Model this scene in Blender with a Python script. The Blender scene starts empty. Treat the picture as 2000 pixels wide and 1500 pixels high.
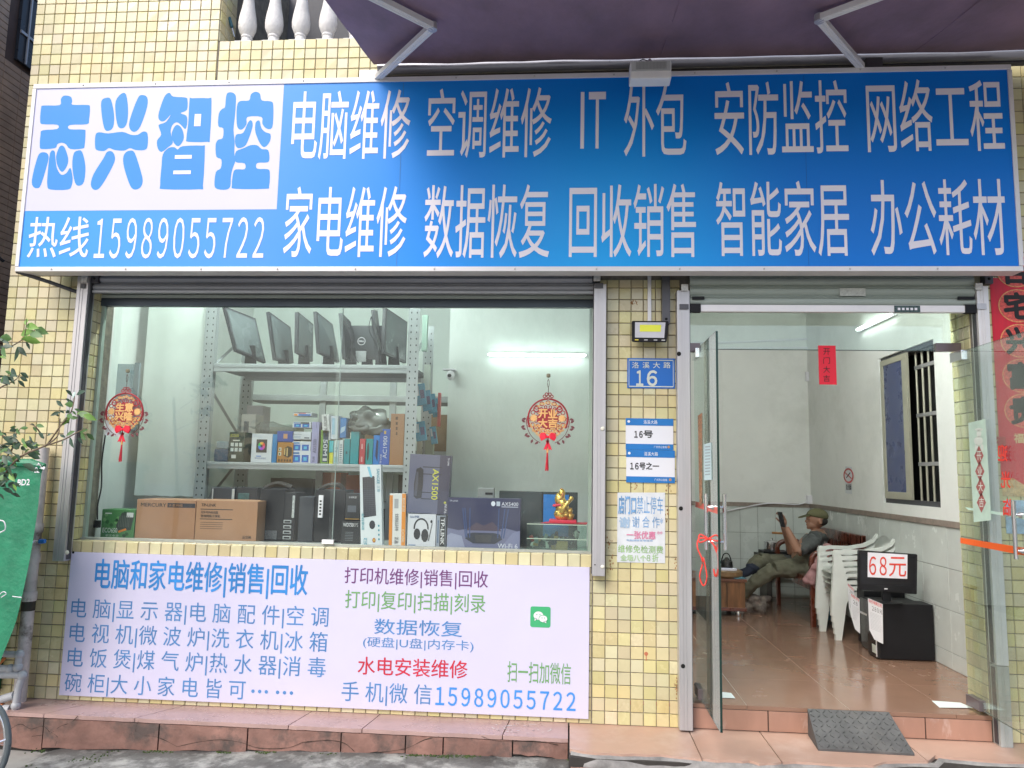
import bpy, bmesh, math, random
from mathutils import Vector, Matrix, noise
from mathutils.geometry import tessellate_polygon
random.seed(7)
S = bpy.context.scene
COL = S.collection
R = math.radians
# ------------------------------------------------------------------ camera
T = 0.077
F = 1461.6
YAW, PITCH, ROLL = .0769, .1175, .0203
_cy, _sy = math.cos(YAW), math.sin(YAW)
FW = Vector((-_sy*math.cos(PITCH), _cy*math.cos(PITCH), math.sin(PITCH)))
_r = Vector((_cy, _sy, 0)); _u = _r.cross(FW)
_c, _s = math.cos(ROLL), math.sin(ROLL)
RT = _c*_r + _s*_u; UP = -_s*_r + _c*_u
CAM = Vector((0, -61.82*T, 1.50))
cam_d = bpy.data.cameras.new('camera'); cam_d.sensor_width = 36; cam_d.lens = 36*F/2000
cam_d.clip_start = .05; cam_d.clip_end = 500
cam = bpy.data.objects.new('camera', cam_d); COL.objects.link(cam)
cam.matrix_world = Matrix(((RT.x, UP.x, -FW.x, CAM.x), (RT.y, UP.y, -FW.y, CAM.y), (RT.z, UP.z, -FW.z, CAM.z), (0, 0, 0, 1)))
S.camera = cam
def _ray(x, y): return (x-1000)/F*RT + (750-y)/F*UP + FW
def at(x, y, Y): d = _ray(x, y); return CAM + d*((Y-CAM.y)/d.y)
def atX(x, y, X): d = _ray(x, y); return CAM + d*((X-CAM.x)/d.x)
def atZ(x, y, Z): d = _ray(x, y); return CAM + d*((Z-CAM.z)/d.z)
# ------------------------------------------------------------------ world, sun, exposure
w = bpy.data.worlds.new('World'); S.world = w; w.use_nodes = True
nt = w.node_tree; bg = nt.nodes['Background']
sky = nt.nodes.new('ShaderNodeTexSky'); sky.sky_type = 'NISHITA'; sky.sun_disc = False
SUN_EL, SUN_AZ = R(44), R(212)          # azimuth measured clockwise from +Y
sky.sun_elevation = SUN_EL; sky.sun_rotation = SUN_AZ; sky.dust_density = 3.0; sky.air_density = 1.0; sky.ozone_density = 1.6
nt.links.new(sky.outputs[0], bg.inputs[0]); bg.inputs[1].default_value = .14
sl = bpy.data.lights.new('sun', 'SUN'); sl.energy = 1.3; sl.angle = R(28); sl.color = (1, .96, .9)
so = bpy.data.objects.new('sun', sl); COL.objects.link(so); so.location = (-3, -8, 9)
sdir = Vector((math.sin(SUN_AZ)*math.cos(SUN_EL), math.cos(SUN_AZ)*math.cos(SUN_EL), math.sin(SUN_EL)))
so.rotation_euler = sdir.to_track_quat('Z', 'Y').to_euler()
S.view_settings.view_transform = 'Standard'; S.view_settings.look = 'None'
S.view_settings.exposure = 0.68; S.view_settings.gamma = 1; S.view_settings.use_curve_mapping = False
S.render.engine = 'CYCLES'
S.cycles.use_denoising = True
S.cycles.max_bounces = 7; S.cycles.transparent_max_bounces = 24; S.cycles.sample_clamp_indirect = 4
S.cycles.caustics_reflective = False; S.cycles.caustics_refractive = False
# ------------------------------------------------------------------ materials
def lin(c):
    c = c/255
    return c/12.92 if c <= .04045 else ((c+.055)/1.055)**2.4
def rgb(r, g, b, k=1.0): return (lin(r)*k, lin(g)*k, lin(b)*k, 1)
_mats = {}
def mat(name, col, rough=.6, metal=0, var=.08, scale=6, bump=0, spec=.5, emit=0, coat=0, stain=None, stretch=None, bscale=None):
    if name in _mats: return _mats[name]
    m = bpy.data.materials.new(name); m.use_nodes = True; n = m.node_tree.nodes; l = m.node_tree.links
    b = n['Principled BSDF']
    b.inputs['Roughness'].default_value = rough; b.inputs['Metallic'].default_value = metal
    b.inputs['Specular IOR Level'].default_value = spec; b.inputs['Base Color'].default_value = col
    if coat: b.inputs['Coat Weight'].default_value = coat; b.inputs['Coat Roughness'].default_value = .08
    if emit: b.inputs['Emission Color'].default_value = col; b.inputs['Emission Strength'].default_value = emit
    if var or bump:
        geo = n.new('ShaderNodeNewGeometry'); src = geo.outputs['Position']
        if stretch:
            mp = n.new('ShaderNodeMapping'); mp.inputs['Scale'].default_value = stretch; l.new(src, mp.inputs[0]); src = mp.outputs[0]
        nz = n.new('ShaderNodeTexNoise'); nz.inputs['Scale'].default_value = scale; nz.inputs['Detail'].default_value = 6; nz.inputs['Roughness'].default_value = .62
        l.new(src, nz.inputs['Vector'])
    if var:
        mr = n.new('ShaderNodeMapRange'); mr.inputs[1].default_value = .3; mr.inputs[2].default_value = .7
        mr.inputs[3].default_value = 1-var; mr.inputs[4].default_value = 1+var; l.new(nz.outputs[0], mr.inputs[0])
        mx = n.new('ShaderNodeVectorMath'); mx.operation = 'SCALE'; mx.inputs[0].default_value = col[:3]; l.new(mr.outputs[0], mx.inputs['Scale'])
        out = mx.outputs[0]
        if stain:
            nz2 = n.new('ShaderNodeTexNoise'); nz2.inputs['Scale'].default_value = stain[1]; nz2.inputs['Detail'].default_value = 8; nz2.inputs['Roughness'].default_value = .7
            l.new(src, nz2.inputs['Vector'])
            m2 = n.new('ShaderNodeMapRange'); m2.inputs[1].default_value = stain[2]; m2.inputs[2].default_value = stain[3]; m2.inputs[4].default_value = stain[4]
            l.new(nz2.outputs[0], m2.inputs[0])
            mc = n.new('ShaderNodeMix'); mc.data_type = 'RGBA'; l.new(m2.outputs[0], mc.inputs[0]); l.new(out, mc.inputs[6]); mc.inputs[7].default_value = stain[0]
            out = mc.outputs[2]
        l.new(out, b.inputs['Base Color'])
        r2 = n.new('ShaderNodeMapRange'); r2.inputs[1].default_value = .3; r2.inputs[2].default_value = .7
        r2.inputs[3].default_value = max(.02, rough-.08); r2.inputs[4].default_value = min(1, rough+.1); l.new(nz.outputs[0], r2.inputs[0]); l.new(r2.outputs[0], b.inputs['Roughness'])
    if bump:
        bp = n.new('ShaderNodeBump'); bp.inputs['Strength'].default_value = bump; bp.inputs['Distance'].default_value = .01
        hs = nz
        if bscale:
            hs = n.new('ShaderNodeTexNoise'); hs.inputs['Scale'].default_value = bscale; hs.inputs['Detail'].default_value = 5; l.new(src, hs.inputs['Vector'])
        l.new(hs.outputs[0], bp.inputs['Height']); l.new(bp.outputs[0], b.inputs['Normal'])
    _mats[name] = m; return m
def glass(name, tint, refl=1.0, dirt_haze=0.0):
    m = bpy.data.materials.new(name); m.use_nodes = True; n = m.node_tree.nodes; l = m.node_tree.links; n.clear()
    o = n.new('ShaderNodeOutputMaterial'); t = n.new('ShaderNodeBsdfTransparent'); t.inputs[0].default_value = tint
    g = n.new('ShaderNodeBsdfGlossy'); g.inputs['Roughness'].default_value = .01; g.inputs[0].default_value = (.95, 1, .97, 1)
    fr = n.new('ShaderNodeFresnel'); gb = n.new('ShaderNodeNewGeometry'); ir = n.new('ShaderNodeMapRange')
    ir.inputs[3].default_value = 1.52; ir.inputs[4].default_value = 1/1.52; l.new(gb.outputs['Backfacing'], ir.inputs[0]); l.new(ir.outputs[0], fr.inputs[0])
    k = n.new('ShaderNodeMath'); k.operation = 'MULTIPLY'; k.inputs[1].default_value = refl; l.new(fr.outputs[0], k.inputs[0])
    mx = n.new('ShaderNodeMixShader'); l.new(k.outputs[0], mx.inputs[0]); l.new(t.outputs[0], mx.inputs[1]); l.new(g.outputs[0], mx.inputs[2])
    last = mx
    if dirt_haze:
        d = n.new('ShaderNodeBsdfDiffuse'); d.inputs[0].default_value = (.8, .85, .82, 1)  # mottled pale film; on the panes it also stands in for reflected haze
        geo = n.new('ShaderNodeNewGeometry'); nz = n.new('ShaderNodeTexNoise'); nz.inputs['Scale'].default_value = 3.5; nz.inputs['Detail'].default_value = 8
        l.new(geo.outputs['Position'], nz.inputs['Vector'])
        mr = n.new('ShaderNodeMapRange'); mr.inputs[1].default_value = .35; mr.inputs[2].default_value = .75; mr.inputs[4].default_value = dirt_haze; l.new(nz.outputs[0], mr.inputs[0])
        m2 = n.new('ShaderNodeMixShader'); l.new(mr.outputs[0], m2.inputs[0]); l.new(mx.outputs[0], m2.inputs[1]); l.new(d.outputs[0], m2.inputs[2]); last = m2
    l.new(last.outputs[0], o.inputs[0]); return m
def flat(r, g, b, rough=.55, k=.85):
    return mat('paint_%d_%d_%d_%d' % (r, g, b, int(rough*100)), rgb(r, g, b, k), rough, var=.04, scale=14)
# ------------------------------------------------------------------ object helpers
ORG = {}
def link(o): COL.objects.link(o); return o
def thing(name, label, cat, loc=(0, 0, 0), rotz=0, group=None, kind=None):
    o = link(bpy.data.objects.new(name, None)); o.empty_display_size = .1
    o.location = loc; o.rotation_euler = (0, 0, rotz)
    if label: o['label'] = label
    if cat: o['category'] = cat
    if group: o['group'] = group
    if kind: o['kind'] = kind
    ORG[o.name] = Vector(loc); return o
def tag(o, label=None, cat=None, group=None, kind=None):
    if label: o['label'] = label
    if cat: o['category'] = cat
    if group: o['group'] = group
    if kind: o['kind'] = kind
    return o
def obj(name, bm, m, parent=None, local=False, smooth=False, kind=None, label=None):
    """links bm as ONE mesh object; world-space vertices unless local"""
    org = ORG.get(parent.name, Vector()) if parent else Vector()
    if parent and not local: bmesh.ops.translate(bm, verts=bm.verts, vec=-org)
    me = bpy.data.meshes.new(name); bm.to_mesh(me); bm.free()
    if smooth:
        for p in me.polygons: p.use_smooth = True
        if smooth != 'all': me.set_sharp_from_angle(angle=R(40))
    if m: 
        for q in (m if isinstance(m, (list, tuple)) else [m]): me.materials.append(q)
    o = link(bpy.data.objects.new(name, me))
    if parent: o.parent = parent; ORG[o.name] = org
    else: ORG[o.name] = Vector()
    if kind: o['kind'] = kind
    if label: o['label'] = label
    return o
def BM(): return bmesh.new()
def abox(bm, x0, x1, y0, y1, z0, z1, bev=0, mi=0):
    vs = [bm.verts.new(p) for p in ((x0, y0, z0), (x1, y0, z0), (x1, y1, z0), (x0, y1, z0), (x0, y0, z1), (x1, y0, z1), (x1, y1, z1), (x0, y1, z1))]
    fs = [bm.faces.new([vs[i] for i in q]) for q in ((0, 3, 2, 1), (4, 5, 6, 7), (0, 1, 5, 4), (1, 2, 6, 5), (2, 3, 7, 6), (3, 0, 4, 7))]
    for f in fs: f.material_index = mi
    if bev:
        es = list({e for f in fs for e in f.edges})
        bmesh.ops.bevel(bm, geom=es, offset=bev, segments=2, affect='EDGES', profile=.7)
    return vs
def box(name, x0, x1, y0, y1, z0, z1, m, parent=None, bev=.003, **k):
    bm = BM(); abox(bm, min(x0, x1), max(x0, x1), min(y0, y1), max(y0, y1), min(z0, z1), max(z0, z1), bev); return obj(name, bm, m, parent, **k)
def apoly(bm, pts, off=None, mi=0):
    """polygon face, optionally extruded by vector off into a solid"""
    a = [bm.verts.new(p) for p in pts]; f = bm.faces.new(a); f.material_index = mi
    if off is not None:
        b = [bm.verts.new(Vector(p)+Vector(off)) for p in pts]
        bm.faces.new(b[::-1]).material_index = mi; n = len(a)
        for i in range(n): bm.faces.new((a[i], b[i], b[(i+1) % n], a[(i+1) % n])[::-1]).material_index = mi
def fixn(bm): bmesh.ops.recalc_face_normals(bm, faces=bm.faces)
def poly(name, pts, off, m, parent=None, **k):
    bm = BM(); apoly(bm, pts, off)
    if off is not None: fixn(bm)
    return obj(name, bm, m, parent, **k)
def atube(bm, pts, r, seg=8, cap=True, mi=0):
    pts = [Vector(p) for p in pts]; rr = r if isinstance(r, (list, tuple)) else [r]*len(pts); rings = []
    up = None
    for i, p in enumerate(pts):
        d = (pts[min(i+1, len(pts)-1)] - pts[max(i-1, 0)]).normalized()
        if up is None: up = Vector((0, 0, 1)) if abs(d.z) < .9 else Vector((1, 0, 0))
        a = d.cross(up).normalized() if d.cross(up).length > 1e-5 else d.orthogonal().normalized(); b = d.cross(a).normalized(); up = -b if False else up
        rings.append([bm.verts.new(p + rr[i]*(math.cos(2*math.pi*k/seg)*a + math.sin(2*math.pi*k/seg)*b)) for k in range(seg)])
    for i in range(len(rings)-1):
        for k in range(seg):
            bm.faces.new((rings[i][k], rings[i][(k+1) % seg], rings[i+1][(k+1) % seg], rings[i+1][k])).material_index = mi
    if cap: bm.faces.new(rings[0][::-1]).material_index = mi; bm.faces.new(rings[-1]).material_index = mi
def tube(name, pts, r, m, parent=None, seg=8, **k):
    bm = BM(); atube(bm, pts, r, seg); fixn(bm); k.setdefault('smooth', True); return obj(name, bm, m, parent, **k)
def alathe(bm, prof, c=(0, 0, 0), seg=20, mi=0):
    c = Vector(c); rings = []
    for r, z in prof: rings.append([bm.verts.new(c+Vector((r*math.cos(2*math.pi*k/seg), r*math.sin(2*math.pi*k/seg), z))) for k in range(seg)])
    for i in range(len(rings)-1):
        for k in range(seg): bm.faces.new((rings[i][k], rings[i][(k+1) % seg], rings[i+1][(k+1) % seg], rings[i+1][k])).material_index = mi
    bm.faces.new(rings[0][::-1]).material_index = mi; bm.faces.new(rings[-1]).material_index = mi
def lathe(name, prof, c, m, parent=None, seg=20, **k):
    bm = BM(); alathe(bm, prof, c, seg); fixn(bm); k.setdefault('smooth', True); return obj(name, bm, m, parent, **k)
def ablob(bm, c, r, sub=2, nz=0, seed=0, mi=0):
    r = r if isinstance(r, (list, tuple)) else (r, r, r)
    ret = bmesh.ops.create_icosphere(bm, subdivisions=sub, radius=1)
    for v in ret['verts']:
        k = 1 + nz*noise.noise(v.co*1.7+Vector((seed, seed*2, 0)))
        v.co = Vector((v.co.x*r[0]*k, v.co.y*r[1]*k, v.co.z*r[2]*k)) + Vector(c)
    for v in ret['verts']:
        for f in v.link_faces: f.material_index = mi
def slab4(name, P, th, m, parent=None, **k):
    P = [Vector(p) for p in P]; n = (P[1]-P[0]).cross(P[3]-P[0]).normalized()
    return poly(name, P, n*th, m, parent, **k)
def smooth_poly(pts, sub=5, closed=True):
    n = len(pts); out = []
    for i in range(n if closed else n-1):
        p0, p1, p2, p3 = [Vector(pts[(i+j) % n if closed else max(0, min(n-1, i+j))]) for j in (-1, 0, 1, 2)]
        for s in range(sub):
            t = s/sub; out.append(.5*((2*p1)+(-p0+p2)*t+(2*p0-5*p1+4*p2-p3)*t*t+(-p0+3*p1-3*p2+p3)*t**3))
    if not closed: out.append(Vector(pts[-1]))
    return out
# ------------------------------------------------------------------ lettering (built-in font outlines as flat print)
_tc = {}
def glyphs(s, bold=0.0, space=1.0):
    if any(ord(c) > 127 for c in s) or s.isdigit():
        if s.isdigit(): space = .60
        s = ''.join(chr(ord(c)+0xFEE0) if c.isdigit() else c for c in s)
    key = (s, bold, space)
    if key in _tc: return _tc[key]
    c = bpy.data.curves.new('t', 'FONT'); c.body = s; c.offset = bold; c.resolution_u = 3; c.space_character = space; c.fill_mode = 'FRONT'
    o = bpy.data.objects.new('t', c)
    me = bpy.data.meshes.new_from_object(o)
    v = [(p.co.x, p.co.y) for p in me.vertices]; f = [tuple(p.vertices) for p in me.polygons]
    bpy.data.objects.remove(o); bpy.data.curves.remove(c); bpy.data.meshes.remove(me)
    xs = [a for a, b in v]; ys = [b for a, b in v]; x0, y0, wx, wy = min(xs), min(ys), max(xs)-min(xs), max(ys)-min(ys)
    v = [((a-x0)/max(wx, 1e-6), (b-y0)/max(wy, 1e-6)) for a, b in v]
    _tc[key] = (v, f); return v, f
def atext(bm, s, O, U, V, bold=0, space=1.0, mi=0):
    O, U, V = Vector(O), Vector(U), Vector(V); v, f = glyphs(s, 0, space)
    n = U.cross(V).normalized(); e = max(0, bold)*V.length*.8; u1, v1 = U.normalized(), V.normalized()
    eu = e*min(1.0, U.length/max(1, len(s))/V.length*1.1)
    offs = [(0, 0)] if e == 0 else [(-eu, 0), (eu, 0), (0, e*.6), (0, -e*.6)] if bold < .03 else [(eu*math.cos(t*math.pi/4), e*math.sin(t*math.pi/4)) for t in range(8)]
    for k, (du, dv) in enumerate(offs):
        vs = [bm.verts.new(O+U*a+V*b+u1*du+v1*dv+n*(.00012*k)) for a, b in v]
        for q in f:
            try: bm.faces.new([vs[i] for i in q]).material_index = mi
            except ValueError: pass
def text(name, s, O, U, V, m, parent, bold=0, space=1.0, **k):
    bm = BM(); atext(bm, s, O, U, V, bold, space); return obj(name, bm, m, parent, **k)
def ptext(name, s, xl, yt, yb, xr, Y, m, parent, bold=0, space=1.0):
    """lettering on the plane Y: left edge seen at (xl, yt..yb), right edge at xr"""
    a = at(xl, yt, Y); b = at(xl, yb, Y); ym = (yt+yb)/2
    X0 = at(xl, ym, Y).x; X1 = at(xr, ym, Y).x
    return text(name, s, (X0, Y, b.z), (X1-X0, 0, 0), (0, 0, a.z-b.z), m, parent, bold, space)
# ------------------------------------------------------------------ shared materials
def tile_mat(name, base, var, groutish=False, rough=.22, stain=None):
    m = mat(name, base, rough, var=.05, scale=5, coat=.25, stain=stain)
    n = m.node_tree.nodes; l = m.node_tree.links; b = n['Principled BSDF']
    src = b.inputs['Base Color'].links[0].from_socket
    geo = n.new('ShaderNodeNewGeometry')
    dv = n.new('ShaderNodeVectorMath'); dv.operation = 'ADD'; dv.inputs[1].default_value = (-.0038, 0, -H0)
    l.new(geo.outputs['Position'], dv.inputs[0])
    sc = n.new('ShaderNodeVectorMath'); sc.operation = 'DIVIDE'; sc.inputs[1].default_value = (T*1.004, T, T); l.new(dv.outputs[0], sc.inputs[0])
    fl = n.new('ShaderNodeVectorMath'); fl.operation = 'FLOOR'; l.new(sc.outputs[0], fl.inputs[0])
    wn = n.new('ShaderNodeTexWhiteNoise'); wn.noise_dimensions = '3D'; l.new(fl.outputs[0], wn.inputs['Vector'])
    hs = n.new('ShaderNodeHueSaturation')
    a = n.new('ShaderNodeMapRange'); a.inputs[3].default_value = .5-.012*var; a.inputs[4].default_value = .5+.008*var; l.new(wn.outputs[0], a.inputs[0]); l.new(a.outputs[0], hs.inputs['Hue'])
    b2 = n.new('ShaderNodeSeparateColor'); l.new(wn.outputs[1], b2.inputs[0])
    c = n.new('ShaderNodeMapRange'); c.inputs[3].default_value = 1-.09*var; c.inputs[4].default_value = 1+.06*var; l.new(b2.outputs[1], c.inputs[0]); l.new(c.outputs[0], hs.inputs['Value'])
    d = n.new('ShaderNodeMapRange'); d.inputs[3].default_value = 1-.14*var; d.inputs[4].default_value = 1+.14*var; l.new(b2.outputs[2], d.inputs[0]); l.new(d.outputs[0], hs.inputs['Saturation'])
    l.new(src, hs.inputs['Color']); l.new(hs.outputs[0], b.inputs['Base Color'])
    return m
H0 = CAM.z + .52*T - 60*T
M_TILE = tile_mat('cream_tile', (.64, .58, .335, 1), 1.45, stain=((.34, .26, .12, 1), 2.6, .52, .78, .5))
M_GROUT = mat('tile_grout', (.185, .165, .135, 1), .9, var=.35, scale=20)
M_PLASTER = mat('pale_plaster', (.80, .80, .77, 1), .75, var=.04, scale=2.5, bump=.15, bscale=40, stain=((.50, .51, .46, 1), 1.3, .5, .78, .5))
M_STEEL = mat('brushed_steel', (.50, .49, .50, 1), .42, .55, var=.07, scale=3, stretch=(40, 40, .6))
M_STEELD = mat('dark_steel', (.10, .10, .11, 1), .5, .6, var=.15, scale=9)
M_ALU = mat('white_aluminium', (.72, .70, .70, 1), .35, .2, var=.06, scale=5)
M_GALV = mat('galvanised_shelf', (.38, .41, .42, 1), .4, .35, var=.08, scale=7)
M_BLACK = mat('black_plastic', (.009, .009, .011, 1), .5, var=.2, scale=8, spec=.25)
M_HOLE = mat('bare_hole', (.006, .006, .006, 1), .9, var=0)
M_WHITE = mat('white_print', (.80, .78, .82, 1), .4, var=.02, scale=3)
M_CHROME = mat('chrome', (.75, .75, .77, 1), .16, 1, var=.03)
M_GLASS = glass('door_glass', (.90, .95, .925, 1), 1.5, .05)
M_WGLASS = glass('window_glass', (.91, .955, .935, 1), 1.0, .065)
M_GEDGE = mat('glass_edge', (.01, .035, .028, 1), .15, var=0)
# ------------------------------------------------------------------ tiled facade
NX = lambda n: .05*T + n*T*1.004
NZ = lambda n: CAM.z + (n+.52)*T
G = .0035
def frustum(bm, O, U, V, N, w, h, d=.006, b=.0025):
    O, U, V, N = Vector(O), Vector(U), Vector(V), Vector(N)
    lo = [bm.verts.new(O+U*a+V*c) for a, c in ((0, 0), (w, 0), (w, h), (0, h))]
    j = [random.uniform(-.0007, .0007) for _ in range(4)]
    hi = [bm.verts.new(O+U*a+V*c+N*(d+j[i])) for i, (a, c) in enumerate(((b, b), (w-b, b), (w-b, h-b), (b, h-b)))]
    bm.faces.new(hi)
    for i in range(4): bm.faces.new((lo[i], lo[(i+1) % 4], hi[(i+1) % 4], hi[i]))
def grid_cells(x0, x1, z0, z1, fx=NX, fz=NZ, off=0):
    out = []; n = -70
    xs = [fx(i) for i in range(-70, 60)]; zs = [fz(i) for i in range(-30, 55)]
    for i in range(len(xs)-1):
        a, b = max(xs[i]+G/2, x0+G/2), min(xs[i+1]-G/2, x1-G/2)
        if b-a < .012: continue
        for k in range(len(zs)-1):
            c, d = max(zs[k]+G/2, z0), min(zs[k+1]-G/2, z1-G/2)
            if d-c < .012: continue
            out.append((a, b, c, d))
    return out
WX0, WX1 = -3.85, 3.6
WIN = (-3.245, .155, NZ(-7), 2.70)        # x0,x1,z0,z1 of the window opening
DOOR = (.72, 2.48, 0, 2.72)
BAL = (-2.48, -1.0, 4.46, 5.4)
facade = thing('building', 'cream square-tiled shop building holding the shop window and doorway', 'building', (0, 0, 0))
bm = BM()
WT = .12                                   # window wall thickness, door wall .25
for (a, b, c, d, t) in [(WX0, WIN[0], -.02, 5.6, .25), (WIN[0], WIN[1], -.02, WIN[2]-.006, .50), (WIN[1], DOOR[0], -.02, 2.72, .25), (WIN[0], DOOR[0], 2.72, 4.455, .25),
                        (DOOR[0], DOOR[1], 2.72, 4.455, .25), (DOOR[1], WX1, -.02, 4.455, .25), (WIN[0], BAL[0], 4.455, 5.6, .25), (WX0, WX0+.25, -.02, 5.6, 3.0)]:
    abox(bm, a, b, 0 if t < 3 else .25, t, c, d)
abox(bm, BAL[0], WX1, .25, 1.4, 4.30, 4.44)
obj('wall', bm, M_GROUT, facade)
cells = []
for reg in [(WX0, WIN[0], 0, 5.6), (WIN[0], WIN[1], 0, WIN[2]), (WIN[1], .70, 0, 2.75), (WIN[0], BAL[0], 3.9, 5.6), (BAL[0], WX1, 3.9, BAL[2]), (DOOR[1]+.02, WX1, 0, 4.0)]:
    cells += grid_cells(*reg)
def seen_rank(c):
    x = (c[0]+c[1])/2; z = (c[2]+c[3])/2
    if .155 < x < .68 and z < 2.74: return 0          # pillar beside the window
    if WIN[0] < x < WIN[1] and z > .925 and z < 1.1: return 1
    return 2+math.hypot(x-.5, z-1.0) if (x < -3.2 and z < 2.7 and z > .1 and x > -3.5) or (x > 2.55 and z < 2.2) else 50
cells.sort(key=seen_rank)
tmesh = {}
for a, b, c, d in cells[:296]:
    key = (round(b-a, 4), round(d-c, 4), random.randrange(3))
    if key not in tmesh:
        bm = BM(); frustum(bm, (0, 0, 0), (1, 0, 0), (0, 0, 1), (0, -1, 0), b-a, d-c); me = bpy.data.meshes.new('tile'); bm.to_mesh(me); bm.free(); me.materials.append(M_TILE); tmesh[key] = me
    o = link(bpy.data.objects.new('tile', tmesh[key])); o.parent = facade; o.location = (a, 0, c)
bm = BM()
for a, b, c, d in cells[296:]: frustum(bm, (a, 0, c), (1, 0, 0), (0, 0, 1), (0, -1, 0), b-a, d-c)
# window sill top, window reveals, door jamb, balcony jamb, left return
for i in range(-70, 10):
    a, b = max(NX(i)+G/2, WIN[0]), min(NX(i+1)-G/2, WIN[1])
    if b-a > .01: frustum(bm, (a, .003, WIN[2]-.006), (1, 0, 0), (0, 1, 0), (0, 0, 1), b-a, .072)
for k in range(-20, 50):
    c, d = NZ(k)+G/2, NZ(k+1)-G/2
    if WIN[2]-.02 < c and d < 2.71:
        for j in range(2):
            frustum(bm, (WIN[0], .003+j*.062, c), (0, 1, 0), (0, 0, 1), (1, 0, 0), .058, d-c)
    if c > .14 and c < 2.72:
        for j in range(3): frustum(bm, (DOOR[1], .02+j*.077+.073, c), (0, -1, 0), (0, 0, 1), (-1, 0, 0), .073, min(d, 2.718)-c)
    if d > 4.4 and c > 4.4:
        for j in range(3): frustum(bm, (BAL[0], .003+j*.077, c), (0, 1, 0), (0, 0, 1), (1, 0, 0), .073, d-c)
obj('small_tiles', bm, M_TILE, facade, kind='stuff')
# neighbour building across the alley on the left
nb = thing('neighbour_building', 'brown-tiled neighbouring building rising at the left edge beyond the alley', 'building', (-4.9, 1, 0))
M_BTILE = mat('brown_tile', (.52, .35, .24, 1), .45, var=.22, scale=7)
box('wall', -5.6, -4.91, -1.2, 6, -.3, 7, mat('dark_grout', (.13, .09, .08, 1), .9, var=.2), nb, bev=0)
NWIN = (1.09, 1.32, 5.02, 6.4)
bm = BM()
zz = 1.2
while zz < 5.6:
    yy = -.6
    while yy < 2.6:
        if not (NWIN[0]-.18 < yy < NWIN[1]-.02 and zz+.06 > NWIN[2]): frustum(bm, (-4.91, yy, zz), (0, 1, 0), (0, 0, 1), (1, 0, 0), .196, .056, .005)
        yy += .2
    zz += .06
obj('narrow_tiles', bm, M_BTILE, nb, kind='stuff')
fr = box('window', -4.90, -4.87, NWIN[0], NWIN[1], NWIN[2], NWIN[3], mat('window_dark', (.03, .035, .045, 1), .3, var=.1), nb)
bm = BM()
for k in range(4): abox(bm, -4.862, -4.85, NWIN[0]+.08+k*.21, NWIN[0]+.095+k*.21, NWIN[2], NWIN[3])
for k in range(3): abox(bm, -4.868, -4.855, NWIN[0], NWIN[1], NWIN[2]+.25+.4*k, NWIN[2]+.275+.4*k)
obj('grille', bm, M_STEEL, fr)
mx = thing('meter_box', 'weathered grey utility bracket with cables on the brown neighbour wall', 'utility box', (-4.8, .6, 2.9))
bm = BM(); abox(bm, -4.91, -4.72, .3, .62, 2.95, 3.2, .01); obj('body', bm, mat('old_grey', (.35, .33, .31, 1), .7, var=.3, scale=12), mx)
for k in range(4): tube('insulator', [(-4.66, .5, 2.92+.09*k), (-4.66, .5, 2.98+.09*k)], [.05, .035], mat('ins', (.55, .52, .48, 1), .4), mx)
tube('cable', smooth_poly([(-4.9, .2, 3.25), (-4.75, .4, 3.1), (-4.6, .5, 3.2), (-4.4, .6, 3.05)], 5, False), .012, M_BLACK, mx)
box('shelf', -4.91, -4.6, .35, .8, 2.80, 2.86, mat('rust_brown', (.25, .12, .08, 1), .8, var=.3), mx)
# ------------------------------------------------------------------ ground, ledge, road
M_ROAD = mat('wet_concrete', (.13, .13, .125, 1), .6, var=.4, scale=4, bump=.8, bscale=25, stain=((.42, .42, .40, 1), 3.6, .47, .60, .85))
bm = BM(); 
apoly(bm, [(-60, -60, -.22), (60, -60, -.22), (60, -.2, -.22), (-60, -.2, -.22)])
obj('ground', bm, mat('concrete_street', (.33, .32, .30, 1), .85, var=.2, scale=4), kind='structure')
bm = BM(); xs = [-4.5+.15*i for i in range(60)]; rows = []
for j in range(12):
    y = -.26-.14*j
    rows.append([bm.verts.new((x, y, -.205+.10*(1/(1+math.exp(-(x+1.9)*1.6)))*(1-j/16)+.012*noise.noise(Vector((x*3, y*3, 0)))+.006*noise.noise(Vector((x*11, y*11, 3)))-.0+(-.05 if x < -3.15 else 0))) for x in xs])
for j in range(11):
    for i in range(59): bm.faces.new((rows[j][i], rows[j+1][i], rows[j+1][i+1], rows[j][i+1]))
fixn(bm)
road = obj('road', bm, M_ROAD, kind='structure', smooth='all')
road['label'] = 'grey patchy wet concrete road with moss in front of the ledge'
bm = BM(); 
def roadz(x, y):
    j = (-.26-y)/.14; return -.205+.10*(1/(1+math.exp(-(x+1.9)*1.6)))*(1-j/16)+.012*noise.noise(Vector((x*3, y*3, 0)))+(-.05 if x < -3.15 else 0)
for _ in range(1500):
    x = random.uniform(-3.9, .1); y = -.285-abs(random.gauss(0, .02 if x > -2.6 else .16))
    if noise.noise(Vector((x*4, y*6, 7))) < .12: continue
    r_ = random.uniform(.003, .008); ablob(bm, (x, y, roadz(x, y)), (r_, r_, r_*.7), 1)
obj('moss', bm, mat('moss_green', (.05, .08, .02, 1), .95, var=.4, scale=30), kind='stuff', label='green moss growing along the foot of the ledge')
M_SLAB = mat('pink_slab', (.46, .31, .28, 1), .28, var=.12, scale=2.2, bump=.15, bscale=30, stain=((.30, .20, .17, 1), 3.2, .5, .7, .6))
M_SLABF = mat('rough_slab', (.27, .145, .115, 1), .7, var=.35, scale=4.2, bump=.9, bscale=14, stain=((.07, .06, .055, 1), 3.4, .47, .60, .85))
M_CORE = mat('mortar_dark', (.045, .04, .036, 1), .95, var=.3, scale=10)
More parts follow.
